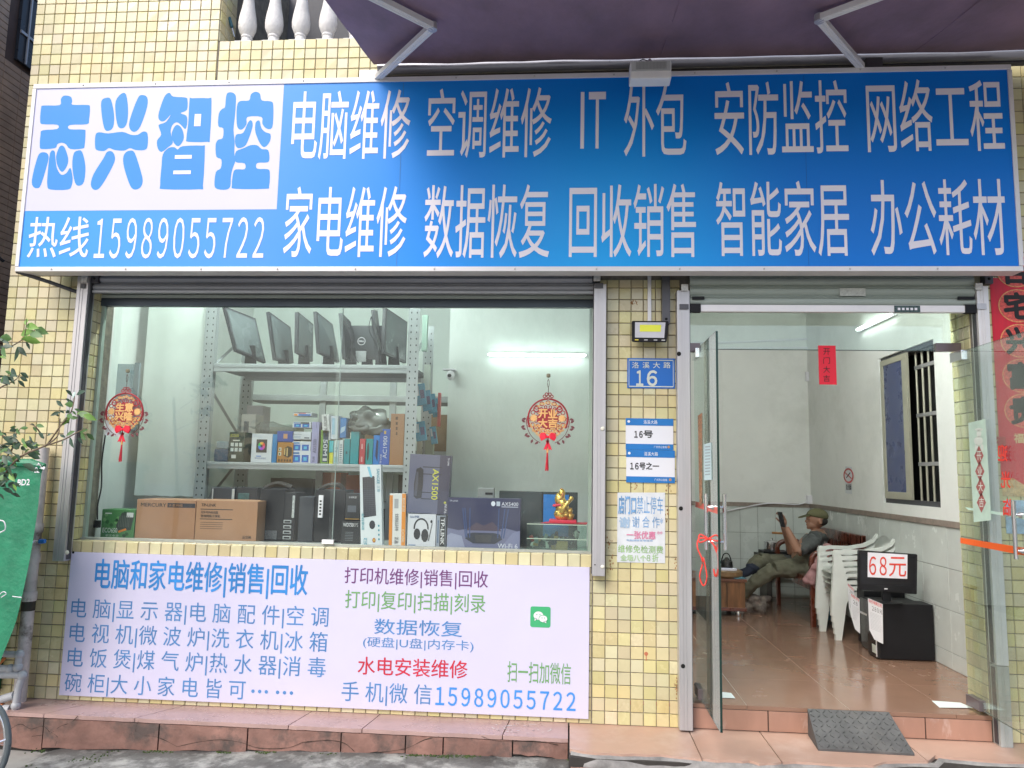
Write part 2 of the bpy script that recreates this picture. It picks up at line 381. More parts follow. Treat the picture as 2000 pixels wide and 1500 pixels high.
M_CORE2 = mat('mortar_grey', (.27, .26, .25, 1), .95, var=.4, scale=9, bump=1)
ledge = thing('ledge', 'worn pink stone ledge running below the shop front', None, (0, 0, 0), kind='structure')
bm = BM(); abox(bm, -4.2, .02, -.262, 0, -.3, -.022); abox(bm, .02, 3.6, -.50, 0, -.3, -.022); obj('core', bm, M_CORE, ledge)
def jag(a, b, n, amp, f): return [Vector(a).lerp(Vector(b), i/n)+Vector((0, 0, 0) if i in (0, n) else f(amp)) for i in range(n+1)]
cuts = [-4.2, -3.13, -2.56, -1.62, -1.18, -.36, .018]
skew = [0, .16, .17, .05, .04, .02, 0]
for i in range(len(cuts)-1):
    a, b = cuts[i]+.003, cuts[i+1]-.003
    fr_ = jag((a-skew[i]*0, -.275, -.022), (b, -.275, -.022), 9, .006, lambda m: (0, random.uniform(-m, m*.2), 0))
    pts = fr_+[Vector((b+skew[i+1], 0, -.022)), Vector((a+skew[i], 0, -.022))]
    bm = BM(); apoly(bm, pts, (0, 0, .022)); fixn(bm); obj('slab', bm, M_SLAB, ledge)
fc = [-4.2, -3.55, -3.12, -2.40, -1.86, -1.30, -.92, -.70, -.30, .018]
for i in range(len(fc)-1):
    a, b = fc[i]+.004, fc[i+1]-.004
    zb = -.20+.012*i
    pts = [(a, -.262, -.026), (b, -.262, -.026)] + jag((b, -.262, zb+random.uniform(-.02, .02)), (a, -.262, zb+random.uniform(-.02, .02)), 7, .008, lambda m: (0, 0, random.uniform(-m, m)))
    bm = BM(); apoly(bm, pts, (0, -.018-random.uniform(0, .005), 0)); fixn(bm); obj('slab', bm, M_SLABF, ledge, label='rough cracked front slab' if i in (1, 3) else None)
M_CRK = mat('crack_dark', (.055, .038, .03, 1), 1, var=0)
for k_c, pts in enumerate(([(152, 1397), (140, 1408), (118, 1419), (98, 1430), (62, 1440)], [(98, 1430), (84, 1418), (60, 1424), (40, 1416), (20, 1422)], [(98, 1430), (112, 1440), (108, 1456)], [(270, 1405), (267, 1432), (308, 1439), (345, 1457)], [(345, 1457), (385, 1449), (430, 1447), (470, 1452), (505, 1459), (560, 1458), (592, 1452)],
            [(592, 1451), (640, 1447), (672, 1454), (692, 1467)], [(735, 1467), (790, 1462), (830, 1447), (858, 1437)], [(940, 1438), (975, 1447), (1040, 1449), (1090, 1455)])):
    pp_ = smooth_poly([at(x, y+random.uniform(-3, 3), -.2842) for x, y in pts], 4, False); n_p = len(pp_)
    bm = BM(); atube(bm, [Vector((p.x, -.2835, p.z)) for p in pp_], [.0008+.0022*abs(noise.noise(Vector((i*.6, k_c, 0))))*2 for i in range(n_p)], 5); fixn(bm); obj('crack', bm, M_CRK, ledge)
# right, wider part of the ledge with a broken edge
rc = [.022, .73, 1.15, 1.95, 2.75, 3.6]
def edgeY(x): return -.43-.05*math.sin(x*2.3)-.02*math.sin(x*9)-(.04 if 1.0 < x < 1.7 else 0)+(.10 if x > 2.0 else 0)
for i in range(len(rc)-1):
    a, b = rc[i]+.003, rc[i+1]-.003
    n = 10; pts = [(a+(b-a)*k/n, edgeY(a+(b-a)*k/n)+random.uniform(-.008, .008), -.02) for k in range(n+1)]+[(b, 0, -.02), (a, 0, -.02)]
    bm = BM(); apoly(bm, pts, (0, 0, .02)); fixn(bm); obj('slab', bm, mat('terracotta_slab', (.48, .31, .24, 1), .35, var=.12, scale=3, stain=((.62, .50, .44, 1), 2.2, .52, .7, .5)), ledge)
bm = BM()
xs = [.03+.07*i for i in range(50)]; prev = None
for x in xs:
    e = edgeY(x); ring = [bm.verts.new((x, e+.02, -.012)), bm.verts.new((x, e-.015+.01*noise.noise(Vector((x*9, 0, 0))), -.012+.006*noise.noise(Vector((x*12, 1, 0))))), bm.verts.new((x, e-.05+.02*noise.noise(Vector((x*7, 5, 0))), -.05)), bm.verts.new((x, e-.06, -.3))]
    if prev:
        for k in range(3): bm.faces.new((prev[k], ring[k], ring[k+1], prev[k+1]))
    prev = ring
fixn(bm); obj('broken_mortar', bm, M_CORE2, ledge, smooth='all')
for a, b in ((.03, .6), (.61, 1.0), (1.25, 1.6), (2.1, 2.9)):
    box('slab', a, b, -.56, -.535, -.22, -.055, M_SLABF, ledge, bev=.004)
# door threshold
box('threshold_core', .72, 2.5, .004, .3, -.02, .118, M_CORE, ledge, bev=0)
M_TERR = mat('terracotta_step', (.40, .225, .165, 1), .4, var=.12, scale=5, stain=((.66, .55, .50, 1), 6, .56, .72, .7), stretch=(1, 1, .35))
for a, b in ((.725, 1.20), (1.205, 1.62), (1.625, 2.1), (2.105, 2.475)):
    box('step_tile', a, b-.002, -.006, .004, .004, .118, M_TERR, ledge, bev=.002)
# white scratches / paint marks on the ledge
tag(obj('paint_marks', (lambda bm: ([apoly(bm, [(cx+rr*math.cos(t), cy_+.45*rr*math.sin(t), .002), (cx+(rr+wd)*math.cos(t), cy_+.45*(rr+wd)*math.sin(t), .002), (cx+(rr+wd)*math.cos(t+.12), cy_+.45*(rr+wd)*math.sin(t+.12), .002), (cx+rr*math.cos(t+.12), cy_+.45*rr*math.sin(t+.12), .002)]) for cx, cy_, rr, wd in ((-.26, -.14, .17, .008), (-.26, -.14, .10, .012)) for t in [random.uniform(1, 6.3) for _ in range(22)]], bm)[1])(BM()), mat('old_white_paint', (.75, .72, .7, 1), .7)), 'faint white paint ring on the pink ledge under the lower sign', 'paint mark', kind='stuff')
# ------------------------------------------------------------------ big blue sign
SY = -.28
SX0, SX1, SZ0, SZ1 = -3.592, 2.642, 2.735, 4.0
sign = thing('shop_sign', 'huge blue and white signboard with Chinese service list over the shop front', 'sign', (-.5, SY, 2.735))
def blue_print_shaded():
    m = mat('sign_blue_print_shaded', (.02, .16, .55, 1), .36, var=.03, scale=2, spec=.32, bump=.3, bscale=1.6)
    n = m.node_tree.nodes; l = m.node_tree.links; b = n['Principled BSDF']
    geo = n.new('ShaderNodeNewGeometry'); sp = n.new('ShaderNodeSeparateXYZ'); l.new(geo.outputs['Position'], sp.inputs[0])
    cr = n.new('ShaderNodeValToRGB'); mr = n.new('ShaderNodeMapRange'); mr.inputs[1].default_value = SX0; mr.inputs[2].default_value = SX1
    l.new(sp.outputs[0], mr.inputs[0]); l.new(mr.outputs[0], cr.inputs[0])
    e = cr.color_ramp.elements; e[0].position = 0; e[0].color = (.045, .33, .95, 1); e[1].position = 1; e[1].color = (.001, .18, .68, 1)  # print ramp also puts sky sheen (left) and awning shade (right) into the blue
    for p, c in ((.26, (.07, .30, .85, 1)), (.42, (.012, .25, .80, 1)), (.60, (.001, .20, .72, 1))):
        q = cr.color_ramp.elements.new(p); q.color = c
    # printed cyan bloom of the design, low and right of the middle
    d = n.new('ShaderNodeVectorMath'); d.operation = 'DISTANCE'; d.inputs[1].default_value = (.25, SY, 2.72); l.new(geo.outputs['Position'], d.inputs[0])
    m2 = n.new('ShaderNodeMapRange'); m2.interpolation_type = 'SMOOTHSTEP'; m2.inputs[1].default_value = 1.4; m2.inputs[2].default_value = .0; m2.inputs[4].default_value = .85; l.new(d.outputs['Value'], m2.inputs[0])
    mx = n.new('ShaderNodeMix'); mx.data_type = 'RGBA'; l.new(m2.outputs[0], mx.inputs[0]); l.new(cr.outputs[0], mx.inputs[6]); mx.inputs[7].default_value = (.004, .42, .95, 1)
    l.new(mx.outputs[2], b.inputs['Base Color']); return m
M_BLUE = blue_print_shaded()
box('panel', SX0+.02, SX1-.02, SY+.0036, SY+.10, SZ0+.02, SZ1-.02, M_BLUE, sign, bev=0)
M_FRAME = mat('sign_frame_white', (.72, .71, .72, 1), .4, .1, var=.05, scale=4)
for a, b, c, d in ((SX0, SX1, SZ0-.006, SZ0+.024), (SX0, SX1, SZ1-.02, SZ1+.012), (SX0-.004, SX0+.022, SZ0+.026, SZ1-.022), (SX1-.022, SX1+.004, SZ0+.026, SZ1-.022)):
    box('frame', a, b, SY-.004, SY+.11, c, d, M_FRAME, sign, bev=.004)
bm = BM()
for k in range(13):
    x = SX0+.25+k*.5; ablob(bm, (x, SY-.005, SZ0+.008), .006, 1); ablob(bm, (x+.1, SY-.005, SZ1-.004), .006, 1)
obj('screws', bm, M_STEEL, sign)
xa, xb = at(553, 170, SY).x, at(541, 410, SY)
box('white_field', SX0+.0225, (xa+xb.x)/2, SY+.0030, SY+.0035, at(300, 410, SY).z, SZ1-.022, mat('sign_white_print', (.60, .595, .79, 1), .35, var=.015, scale=2, coat=.15), sign, bev=0)
M_SW = mat('sign_letter_white', (.82, .79, .86, 1), .38, var=.02, scale=2, coat=.15)
SL = SY+.002
for s, xl, yt, yb, xr in (('电脑维修', 571, 179, 312, 801), ('空调维修', 836, 174, 309, 1077), ('I', 1134, 180, 290, 1141), ('T', 1150, 180, 290, 1183), ('外包', 1219, 166, 306, 1340),
                         ('安防监控', 1396, 161, 303, 1655), ('网络工程', 1693, 157, 297, 1959), ('家电维修', 556, 365, 502, 794), ('数据恢复', 829, 362, 504, 1073),
                         ('回收销售', 1112, 361, 502, 1359), ('智能家居', 1399, 355, 500, 1658), ('办公耗材', 1700, 352, 499, 1964), ('热线', 56, 424, 503, 174), ('15989055722', 186, 426, 505, 516)):
    ptext('lettering', s, xl, yt, yb, xr, SL, M_SW, sign, bold=.006 if s[0] != '1' else .003)
LOGO = [
 [(318,520),(330,503),(350,500),(372,508),(378,530),(380,548),(458,549),(471,562),(466,625),(455,650),(366,654),(364,676),(438,678),(447,692),(443,760),(432,777),(368,780),(345,755),(322,747),(300,755),(288,775),(220,780),(208,765),(212,705),(222,682),(298,675),(300,653),(225,650),(210,635),(215,565),(228,552),(312,550)],
 [(205,805),(235,797),(253,812),(250,850),(215,965),(195,985),(172,975),(167,940),(185,860)],
 [(262,800),(285,790),(290,830),(298,880),(320,914),(348,905),(368,878),(380,930),(375,970),(355,992),(265,992),(247,970),(250,900)],
 [(310,770),(328,762),(342,780),(357,830),(350,870),(325,900),(302,870),(293,820)],
 [(385,805),(405,788),(430,795),(447,870),(440,950),(415,972),(392,955),(378,870)],
 [(530,530),(555,512),(580,520),(597,600),(592,665),(565,685),(545,670),(532,600)],
 [(605,530),(635,490),(660,495),(670,570),(665,640),(645,670),(618,662),(605,600)],
 [(720,515),(745,497),(770,510),(770,560),(735,660),(705,690),(680,675),(678,630)],
 [(500,705),(520,692),(565,698),(640,690),(685,705),(720,705),(750,688),(772,700),(772,765),(755,785),(710,785),(680,775),(650,788),(600,785),(570,775),(545,790),(505,785),(497,760)],
 [(560,795),(585,792),(600,815),(598,850),(560,925),(520,985),(490,992),(475,965),(490,910),(540,830)],
 [(655,800),(680,788),(705,800),(735,890),(747,945),(735,980),(705,992),(680,970),(650,880),(644,830)],
 [(846,540),(866,497),(888,486),(906,505),(970,510),(981,525),(978,575),(945,592),(975,605),(980,640),(970,676),(948,655),(925,640),(902,655),(893,690),(905,745),(880,770),(845,795),(825,775),(822,735),(843,705),(832,668),(832,652),(868,638),(893,600),(862,632),(838,632),(828,605)],
 [(915,660),(935,655),(955,680),(962,720),(950,750),(930,765),(908,745),(898,700)],
 [(992,520),(1005,514),(1090,514),(1107,530),(1098,725),(1085,742),(985,742),(975,725),(985,640)],
 [(880,775),(912,770),(930,782),(955,765),(1058,762),(1072,780),(1062,970),(1045,990),(855,990),(838,970),(845,870),(852,808)],
 [(1190,487),(1210,483),(1228,492),(1235,515),(1230,600),(1222,680),(1228,740),(1226,800),(1232,840),(1216,885),(1208,930),(1205,975),(1185,992),(1140,990),(1122,970),(1130,900),(1155,880),(1158,835),(1132,820),(1128,760),(1140,732),(1165,722),(1168,672),(1142,660),(1145,595),(1162,570),(1177,560),(1182,510)],
 [(1303,525),(1312,495),(1335,480),(1360,490),(1370,525),(1415,530),(1430,550),(1428,650),(1415,675),(1390,670),(1372,645),(1368,612),(1295,612),(1290,650),(1265,678),(1242,665),(1237,600),(1242,545),(1260,528)],
 [(1298,640),(1315,630),(1322,660),(1300,730),(1280,765),(1245,775),(1230,750),(1235,705),(1272,695)],
 [(1342,635),(1358,632),(1368,670),(1390,692),(1415,702),(1412,740),(1385,770),(1360,750),(1337,695),(1335,655)],
 [(1275,775),(1310,760),(1345,760),(1370,780),(1403,785),(1410,830),(1398,850),(1346,853),(1345,882),(1400,885),(1412,905),(1408,975),(1390,988),(1230,988),(1213,970),(1220,905),(1235,886),(1280,885),(1280,855),(1238,850),(1229,832),(1235,792)]]
M_LOGO = mat('sign_logo_blue', (.045, .27, .86, 1), .38, var=.03, scale=2, spec=.3)
for k, grp in enumerate(((0, 5), (5, 11), (11, 15), (15, 20))):
    bm = BM()
    for p in LOGO[grp[0]:grp[1]]:
        q = smooth_poly([(x/2.679, y/2.679, 0) for x, y in p], 3); q = [at(v.x, v.y, SL+.0005) for v in q]
        vs_ = [bm.verts.new(v) for v in q]
        for tri in tessellate_polygon([[Vector((v.x, v.z, 0)) for v in q]]):
            f = bm.faces.new([vs_[i] for i in tri]); f.normal_update()
            if f.normal.y > 0: f.normal_flip()
    obj('lettering', bm, M_LOGO, sign)
for x0, y0, x1, y1 in ((1020, 597, 1049, 660), (916, 812, 1003, 830), (908, 893, 998, 911)):
    a = at(x0/2.679, y0/2.679, SL); b = at(x1/2.679, y1/2.679, SL); poly('lettering', [(a.x, SL-.001, b.z), (b.x, SL-.001, b.z), (b.x, SL-.001, a.z), (a.x, SL-.001, a.z)], None, M_SW, sign)
for sx_ in (1.42,): poly('seam', [(sx_, SL, SZ0+.03), (sx_+.0025, SL, SZ0+.03), (sx_+.0025, SL, SZ1-.03), (sx_, SL, SZ1-.03)], None, mat('seam_blue2', (.005, .12, .45, 1), .6), sign)
poly('seam', [(-1.085, SL, SZ0+.03), (-1.082, SL, SZ0+.03), (-1.082, SL, SZ1-.03), (-1.085, SL, SZ1-.03)], None, mat('seam_blue', (.05, .2, .5, 1), .6), sign)
for xx in (-3.35,):
    tube('strut', [(xx, 0, 2.66), (xx-.12, -.10, 2.70), (xx-.25, SY+.02, 2.735)], .013, M_STEELD, sign, 6)
# ------------------------------------------------------------------ lower white sign panel
PY = -.022
pan = thing('sign_panel', 'white lavender panel under the window with coloured Chinese repair services and a phone number', 'sign', (-1.5, PY, .03))
bm = BM(); abox(bm, -3.218, .138, PY, -.008, .033, .928, .002); obj('board', bm, mat('panel_white', (.64, .615, .79, 1), .42, var=.03, scale=1.5, bump=.35, bscale=2.2), pan)
PL = PY-.0015
C_B1 = mat('ink_blue', (.03, .24, .62, 1), .5, var=.25, scale=5); C_B2 = mat('ink_steel_blue', (.08, .24, .52, 1), .5, var=.15, scale=5)
C_PU = mat('ink_purple', (.16, .045, .17, 1), .5); C_GR = mat('ink_green', (.16, .36, .13, 1), .5); C_RD = mat('ink_red', (.58, .03, .06, 1), .5); C_SK = mat('ink_sky', (.05, .28, .75, 1), .5)
for s, xl, yt, yb, xr, m, bo in (('电脑和家电维修|销售|回收', 186, 1091, 1158, 601, C_B1, .022), ('电 脑|显 示 器|电 脑 配 件|空 调', 139, 1168, 1212, 642, C_B2, -.008),
    ('电 视 机|微 波 炉|洗 衣 机|冰 箱', 136, 1216, 1260, 640, C_B2, -.008), ('电 饭 煲|煤 气 炉|热 水 器|消 毒', 132, 1264, 1308, 637, C_B2, -.008), ('碗 柜|大 小 家 电 皆 可', 126, 1313, 1357, 480, C_B2, -.008),
    ('打印机维修|销售|回收', 673, 1107, 1144, 953, C_PU, .004), ('打印|复印|扫描|刻录', 674, 1152, 1193, 948, C_GR, .004), ('数据恢复', 731, 1208, 1238, 903, C_B2, .006), ('(硬盘|U盘|内存卡)', 709, 1243, 1266, 925, C_B2, 0),
    ('水电安装维修', 699, 1282, 1317, 913, C_RD, .01), ('手 机|微 信', 667, 1330, 1375, 843, C_B2, -.006), ('15989055722', 851, 1341, 1377, 1124, C_SK, .018), ('扫一扫加微信', 991, 1291, 1332, 1115, C_GR, .004)):
    ptext('lettering', s, xl, yt, yb, xr, PL, m, pan, bo)
bm = BM()
for x, y in ((494, 1350), (507, 1350.6), (520, 1351.3), (542, 1352.2), (555.5, 1352.9), (569, 1353.6)):
    c = at(x, y, PL); apoly(bm, [(c.x+.011*math.cos(t*math.pi/6), PL, c.z+.011*math.sin(t*math.pi/6)) for t in range(12)])
obj('dots', bm, C_B2, pan)
# green chat badge (the code around it is left out)
bm = BM(); c = at(1055.5, 1205, PL); h = .062
apoly(bm, [(c.x+sx*(h-.012)+.012*math.cos(a), PL, c.z+sz*(h-.012)+.012*math.sin(a)) for sx, sz, a0 in ((1, 1, 0), (-1, 1, 90), (-1, -1, 180), (1, -1, 270)) for a in [R(a0+t) for t in (0, 30, 60, 90)]])
obj('badge', bm, mat('badge_green', (.05, .42, .17, 1), .5, var=.02), pan)
def disc(bm, c, rx, rz, n=18, mi=0, dy=0): apoly(bm, [(c.x+rx*math.cos(t*2*math.pi/n), c.y+dy, c.z+rz*math.sin(t*2*math.pi/n)) for t in range(n)], mi=mi)
bm = BM(); q = Vector((c.x, PL-.001, c.z))
disc(bm, q+Vector((-.012, 0, .008)), .030, .025, mi=0); apoly(bm, [(q.x-.034, q.y, q.z-.006), (q.x-.018, q.y, q.z-.012), (q.x-.036, q.y, q.z-.025)])
disc(bm, q+Vector((.017, -.0006, -.010)), .028, .023, mi=1); disc(bm, q+Vector((.017, -.001, -.010)), .025, .020, mi=0); apoly(bm, [(q.x+.020, q.y-.001, q.z-.028), (q.x+.036, q.y-.001, q.z-.02), (q.x+.036, q.y-.001, q.z-.036)])
for dx, dz in ((-.022, .014), (-.003, .014), (.010, -.005), (.025, -.005)): disc(bm, q+Vector((dx, -.0015, dz)), .0032, .0032, 8, mi=1)
obj('emblem', bm, [M_WHITE, _mats['badge_green']], pan)
# ------------------------------------------------------------------ steel guide rails, shutters
def rail(name, label, x0, x1, z0, z1, side, y0=-.085, m=M_STEEL):
    t = thing(name, label, 'guide rail', ((x0+x1)/2, -.04, z0), group='steel shutter guide rails')
    bm = BM(); abox(bm, x0, x1, y0, -.008, z0, z1, .003)
    for xx in (x0+.022, (x0+x1)/2+.002): abox(bm, xx, xx+.004, y0-.003, y0+.001, z0+.004, z1-.004)
    obj('channel', bm, m, t)
    sx = x1 if side > 0 else x0-.006
    box('groove', sx+.0004, sx+.006, y0+.022, -.03, z0+.01, z1-.01, M_STEELD, t, bev=0)
    return t
rl = rail('guide_rail', 'scratched steel shutter rail at the left edge of the window', -3.300, -3.222, .875, 2.75, 1)
rc_ = rail('guide_rail', 'steel shutter rail between the window and the cream tiled pillar', .152, .228, .885, 2.70, -1)
rd_ = rail('guide_rail', 'tall steel shutter rail between the tiled pillar and the left glass door', .670, .748, .012, 2.66, 1)
rr_ = rail('guide_rail', 'pale shutter rail right of the doorway beside the red couplet', 2.478, 2.545, .45, 2.69, -1, m=M_ALU)
rr2 = rail('post', 'grey lower post standing behind the right glass door leaf', 2.478, 2.545, .0, .445, -1, m=mat('post_grey', (.40, .42, .40, 1), .6, var=.1)); rr2['category'] = 'post'
def rivet(par, x, y, m, r=.014, Y=-.088):
    c = at(x, y, Y); bm = BM(); ablob(bm, (c.x, Y, c.z), (r, .004, r), 2); obj('cap', bm, m, par, smooth='all')
M_CAP = mat('cap_white', (.75, .73, .62, 1), .5)
rivet(rl, 131, 1079, M_CAP); rivet(rl, 132, 824, M_HOLE, .01); rivet(rl, 143, 1079, M_HOLE, .008)
rivet(rc_, 1177, 837, M_CAP); rivet(rc_, 1177, 1107, M_CAP, .012); rivet(rc_, 1162, 1103, M_HOLE, .004)
rivet(rd_, 1326, 691, M_HOLE, .014); rivet(rd_, 1330, 993, M_HOLE, .013); rivet(rd_, 1334, 1301, M_HOLE, .013)
for par, x0, y0, x1, y1 in ((rc_, 1161, 553, 1178, 563), (rd_, 1327, 594, 1345, 604), (rr_, 1908, 593, 1926, 604), (rl, 157, 554, 167, 563)):
    a = at(x0, y1, -.09); b = at(x1, y0, -.09); box('clip', a.x, b.x, -.094, -.0885, a.z, b.z, M_STEELD if par is not rr_ else M_STEEL, par, bev=.001)
for par, x, y in ((rd_, 1337, 562), (rr_, 1911, 560), (rc_, 1166, 543), (rl, 166, 545)):
    c = at(x, y, -.09); bm = BM(); abox(bm, c.x-.022, c.x+.022, -.1, -.089, c.z-.022, c.z+.022, .006); obj('foil_cover', bm, mat('crumpled_foil', (.6, .6, .58, 1), .4, .3, var=.2, scale=40, bump=1), par)
def shutter(label, x0, x1, z0, z1, n, Y, m, rail_m, rh=.03):
    t = thing('roller_shutter', label, 'roller shutter', ((x0+x1)/2, Y, z0)); h = (z1-z0-rh)/n
    for k in range(n):
        bm = BM(); za = z0+rh+k*h; prof = [(0, 0), (-.012, .15), (-.018, .4), (-.014, .62), (-.004, .72), (-.010, .8), (-.003, .95), (0, 1)]
        a = [bm.verts.new((x0, Y+y, za+h*z)) for y, z in prof]; b = [bm.verts.new((x1, Y+y, za+h*z)) for y, z in prof]
        for i in range(len(prof)-1): bm.faces.new((a[i], b[i], b[i+1], a[i+1]))
        obj('slat', bm, m, t, smooth=True)
    bm = BM(); abox(bm, x0, x1, Y-.022, Y+.012, z0, z0+rh, .006); obj('bottom_rail', bm, rail_m, t)
    return t
M_SLAT = mat('shutter_slat', (.36, .41, .37, 1), .5, .15, var=.08, scale=2, stretch=(1, 1, 8)); M_SLAT2 = mat('shutter_slat_dark', (.34, .35, .38, 1), .5, .2, var=.1, scale=2)
z0 = at(640, 574, -.03).z
sh1 = shutter('grey rolled shutter above the wide display window', -3.215, .150, z0, 2.83, 3, -.03, M_SLAT2, mat('shutter_rail_grey', (.33, .34, .36, 1), .45, .3), .02)
z0 = at(1620, 611, -.06).z
sh2 = shutter('grey green rolled shutter above the open doorway', .752, 2.472, z0, 2.83, 4, -.06, M_SLAT, M_ALU, .045)
for xx in (.752, 2.405): box('end_bracket', xx, xx+.065, -.088, -.05, z0-.004, z0+.05, M_BLACK, sh2, bev=.003)
for (x0, x1, yy) in ((1352, 1376, 582), (1871, 1904, 582)):
    a = at(x0, yy+3, -.09); b = at(x1, yy-3, -.09); box('lock_bolt', a.x, b.x, -.092, -.084, a.z, b.z, M_BLACK, sh2, bev=.001)
a = at(1747, 610, -.085); b = at(1797, 597, -.085)
bm = BM(); abox(bm, a.x, b.x, -.0855, -.0825, a.z, b.z, .001); obj('sticker', bm, mat('oval_sticker', (.04, .07, .07, 1), .3, var=.5, scale=90), sh2)
for k in range(5): box('sticker', a.x+.02+k*.025, a.x+.035+k*.025, -.0866, -.0860, a.z+.014, b.z-.014, M_WHITE, sh2, bev=0)
a = at(1640, 578, -.079); b = at(1690, 563, -.079); box('tape', a.x, b.x, -.0815, -.0800, a.z, b.z, mat('old_tape', (.48, .50, .46, 1), .5, var=.2, scale=60), sh2, bev=0)
for cx, za_, zb__, lb in ((.16, 2.72, 2.83, 'dark steel bracket under the sign above the rail left of the pillar'), (.60, 2.45, 2.82, 'long dark steel bracket with bolt holes on the pillar beside the door rail'),
                   (2.56, 2.71, 2.82, 'dark steel bracket under the sign beside the red couplet'), (-3.2, 2.71, 2.82, 'dark steel bracket at the top of the leftmost shutter rail')):
    br = tag(box('bracket', cx-.02, cx+.03, -.065, -.01, za_, zb__, M_STEELD, None, .004), lb, 'bracket')
    for zz_ in (za_+.03, zb__-.04):
        bm = BM(); ablob(bm, (cx+.005, -.066, zz_), (.009, .003, .009), 2); obj('bolt', bm, M_HOLE, br)
# ------------------------------------------------------------------ display window
GY = .118
win = thing('display_window', 'wide shop window of two sliding glass panes with a dark head rail', 'window', (-1.5, GY, WIN[2]))
zt, zb = 2.645, WIN[2]+.012
xj = at(657, 820, GY).x
for a, b, y in ((WIN[0]+.018, xj+.012, GY), (xj-.012, WIN[1]-.012, GY-.014)):
    bm = BM(); apoly(bm, [(a, y, zb), (b, y, zb), (b, y, zt), (a, y, zt)]); obj('pane', bm, M_WGLASS, win)
tube('pane_edge', [(xj+.012, GY-.004, zb), (xj+.012, GY-.004, zt)], .0035, mat('pane_edge_grey', (.35, .42, .40, 1), .2, var=0), win, 4)
box('head_rail', WIN[0]+.002, WIN[1]-.002, GY-.026, GY+.022, at(600, 600, GY).z, at(600, 585, GY).z, mat('head_rail_dark', (.055, .075, .10, 1), .4, .2), win)
box('head_rail', WIN[0]+.002, WIN[1]-.002, GY-.026, GY+.022, at(600, 584.5, GY).z, at(600, 578, GY).z, mat('head_rail_pale', (.50, .56, .50, 1), .5), win, bev=.001)
box('head_rail', WIN[0]+.002, WIN[1]-.002, GY-.02, GY+.022, at(600, 577, GY).z, 2.715, mat('head_rail_mid', (.26, .27, .25, 1), .5), win, bev=.001)
box('sill_track', WIN[0]+.002, WIN[1]-.002, GY-.03, GY+.02, WIN[2]-.004, WIN[2]+.012, mat('sill_track', (.40, .42, .38, 1), .5, .2, var=.15, scale=12), win, bev=.002)
for a in (WIN[0]+.004, WIN[1]-.026): box('side_track', a, a+.02, GY-.012, GY+.02, zb, zt, mat('side_track', (.40, .48, .42, 1), .4, .2), win, bev=.001)
a = at(629, 1062, GY-.04); b = at(652, 1055, GY-.04); box('latch', a.x, b.x, GY-.05, GY-.03, a.z, b.z+.002, M_WHITE, win, bev=.002)
# ------------------------------------------------------------------ interiors
FZ = .145
room = thing('interior_room', 'pale green-white shop interior behind the window and the doorway', None, (0, .25, FZ), kind='structure')
ZC = 3.45
BY, RX = 4.22, 2.80
box('back_wall', -4.0, RX+.1, BY, BY+.1, 0, ZC, M_PLASTER, room, bev=0)
bm = BM()                                              # right wall with the window opening
rw = (1.17, 2.2, 1.30, 2.59)
abox(bm, RX, RX+.2, .25, rw[0], 0, ZC); abox(bm, RX, RX+.2, rw[1], BY, 0, ZC); abox(bm, RX, RX+.2, rw[0], rw[1], 0, rw[2]); abox(bm, RX, RX+.2, rw[0], rw[1], rw[3], ZC)
obj('side_wall', bm, M_PLASTER, room)
box('ceiling', -4, RX+.2, .25, BY+.1, ZC, ZC+.1, M_PLASTER, room, bev=0)
box('front_wall_inner', 2.50, RX, .252, .27, FZ, ZC, M_PLASTER, room, bev=0)
box('front_wall_inner', -4, WIN[0]+.0, .252, .27, 0, ZC, M_PLASTER, room, bev=0)
bm = BM(); abox(bm, -4, RX, .252, .27, 2.74, ZC); obj('front_wall_inner', bm, M_PLASTER, room)
box('partition', .22, .30, .26, 2.4, FZ, ZC, M_PLASTER, room, bev=0)
M_PGREEN = mat('display_wall', (.72, .76, .73, 1), .7, var=.06, scale=2, bump=.3, bscale=18, stain=((.58, .64, .60, 1), 1.5, .48, .7, .6), stretch=(1, 1, .5))
DWY = 1.95
box('display_back_wall', -1.1, .22, DWY, DWY+.08, .5, ZC, M_PGREEN, room, bev=0)
box('left_wall', -3.62, -3.52, .27, 3.2, .0, ZC, M_PGREEN, room, bev=0)
box('inner_back_wall', -3.6, -1.1, 3.2, 3.3, .0, ZC, mat('inner_back', (.68, .74, .70, 1), .7, var=.06, scale=2), room, bev=0)
box('floor_base', -4, RX, .3, BY, -.05, FZ-.012, M_CORE, room, bev=0)
M_FT = mat('brown_floor_tile', (.275, .155, .105, 1), .2, var=.07, scale=2.6, coat=.3, stain=((.30, .20, .15, 1), .9, .3, .8, .3))
M_JT = mat('pale_joint', (.55, .50, .44, 1), .8, var=.1)
box('joint_bed', .3, RX, .01, BY, FZ-.028, FZ-.0015, M_JT, room, bev=0)
fx = [.30, .48, 1.08, 1.68, 2.28, 2.80]; fy = [.002, .62, 1.22, 1.82, 2.42, 3.02, 3.62, 4.22]
for i in range(5):
    for j in range(7):
        box('floor_tile', fx[i]+.0015, fx[i+1]-.0015, fy[j]+(-.004 if j == 0 else .0006), fy[j+1]-.0006, FZ-(.024 if j == 0 else .01), FZ+random.uniform(-.0004, .0004), M_FT, room, bev=.001)
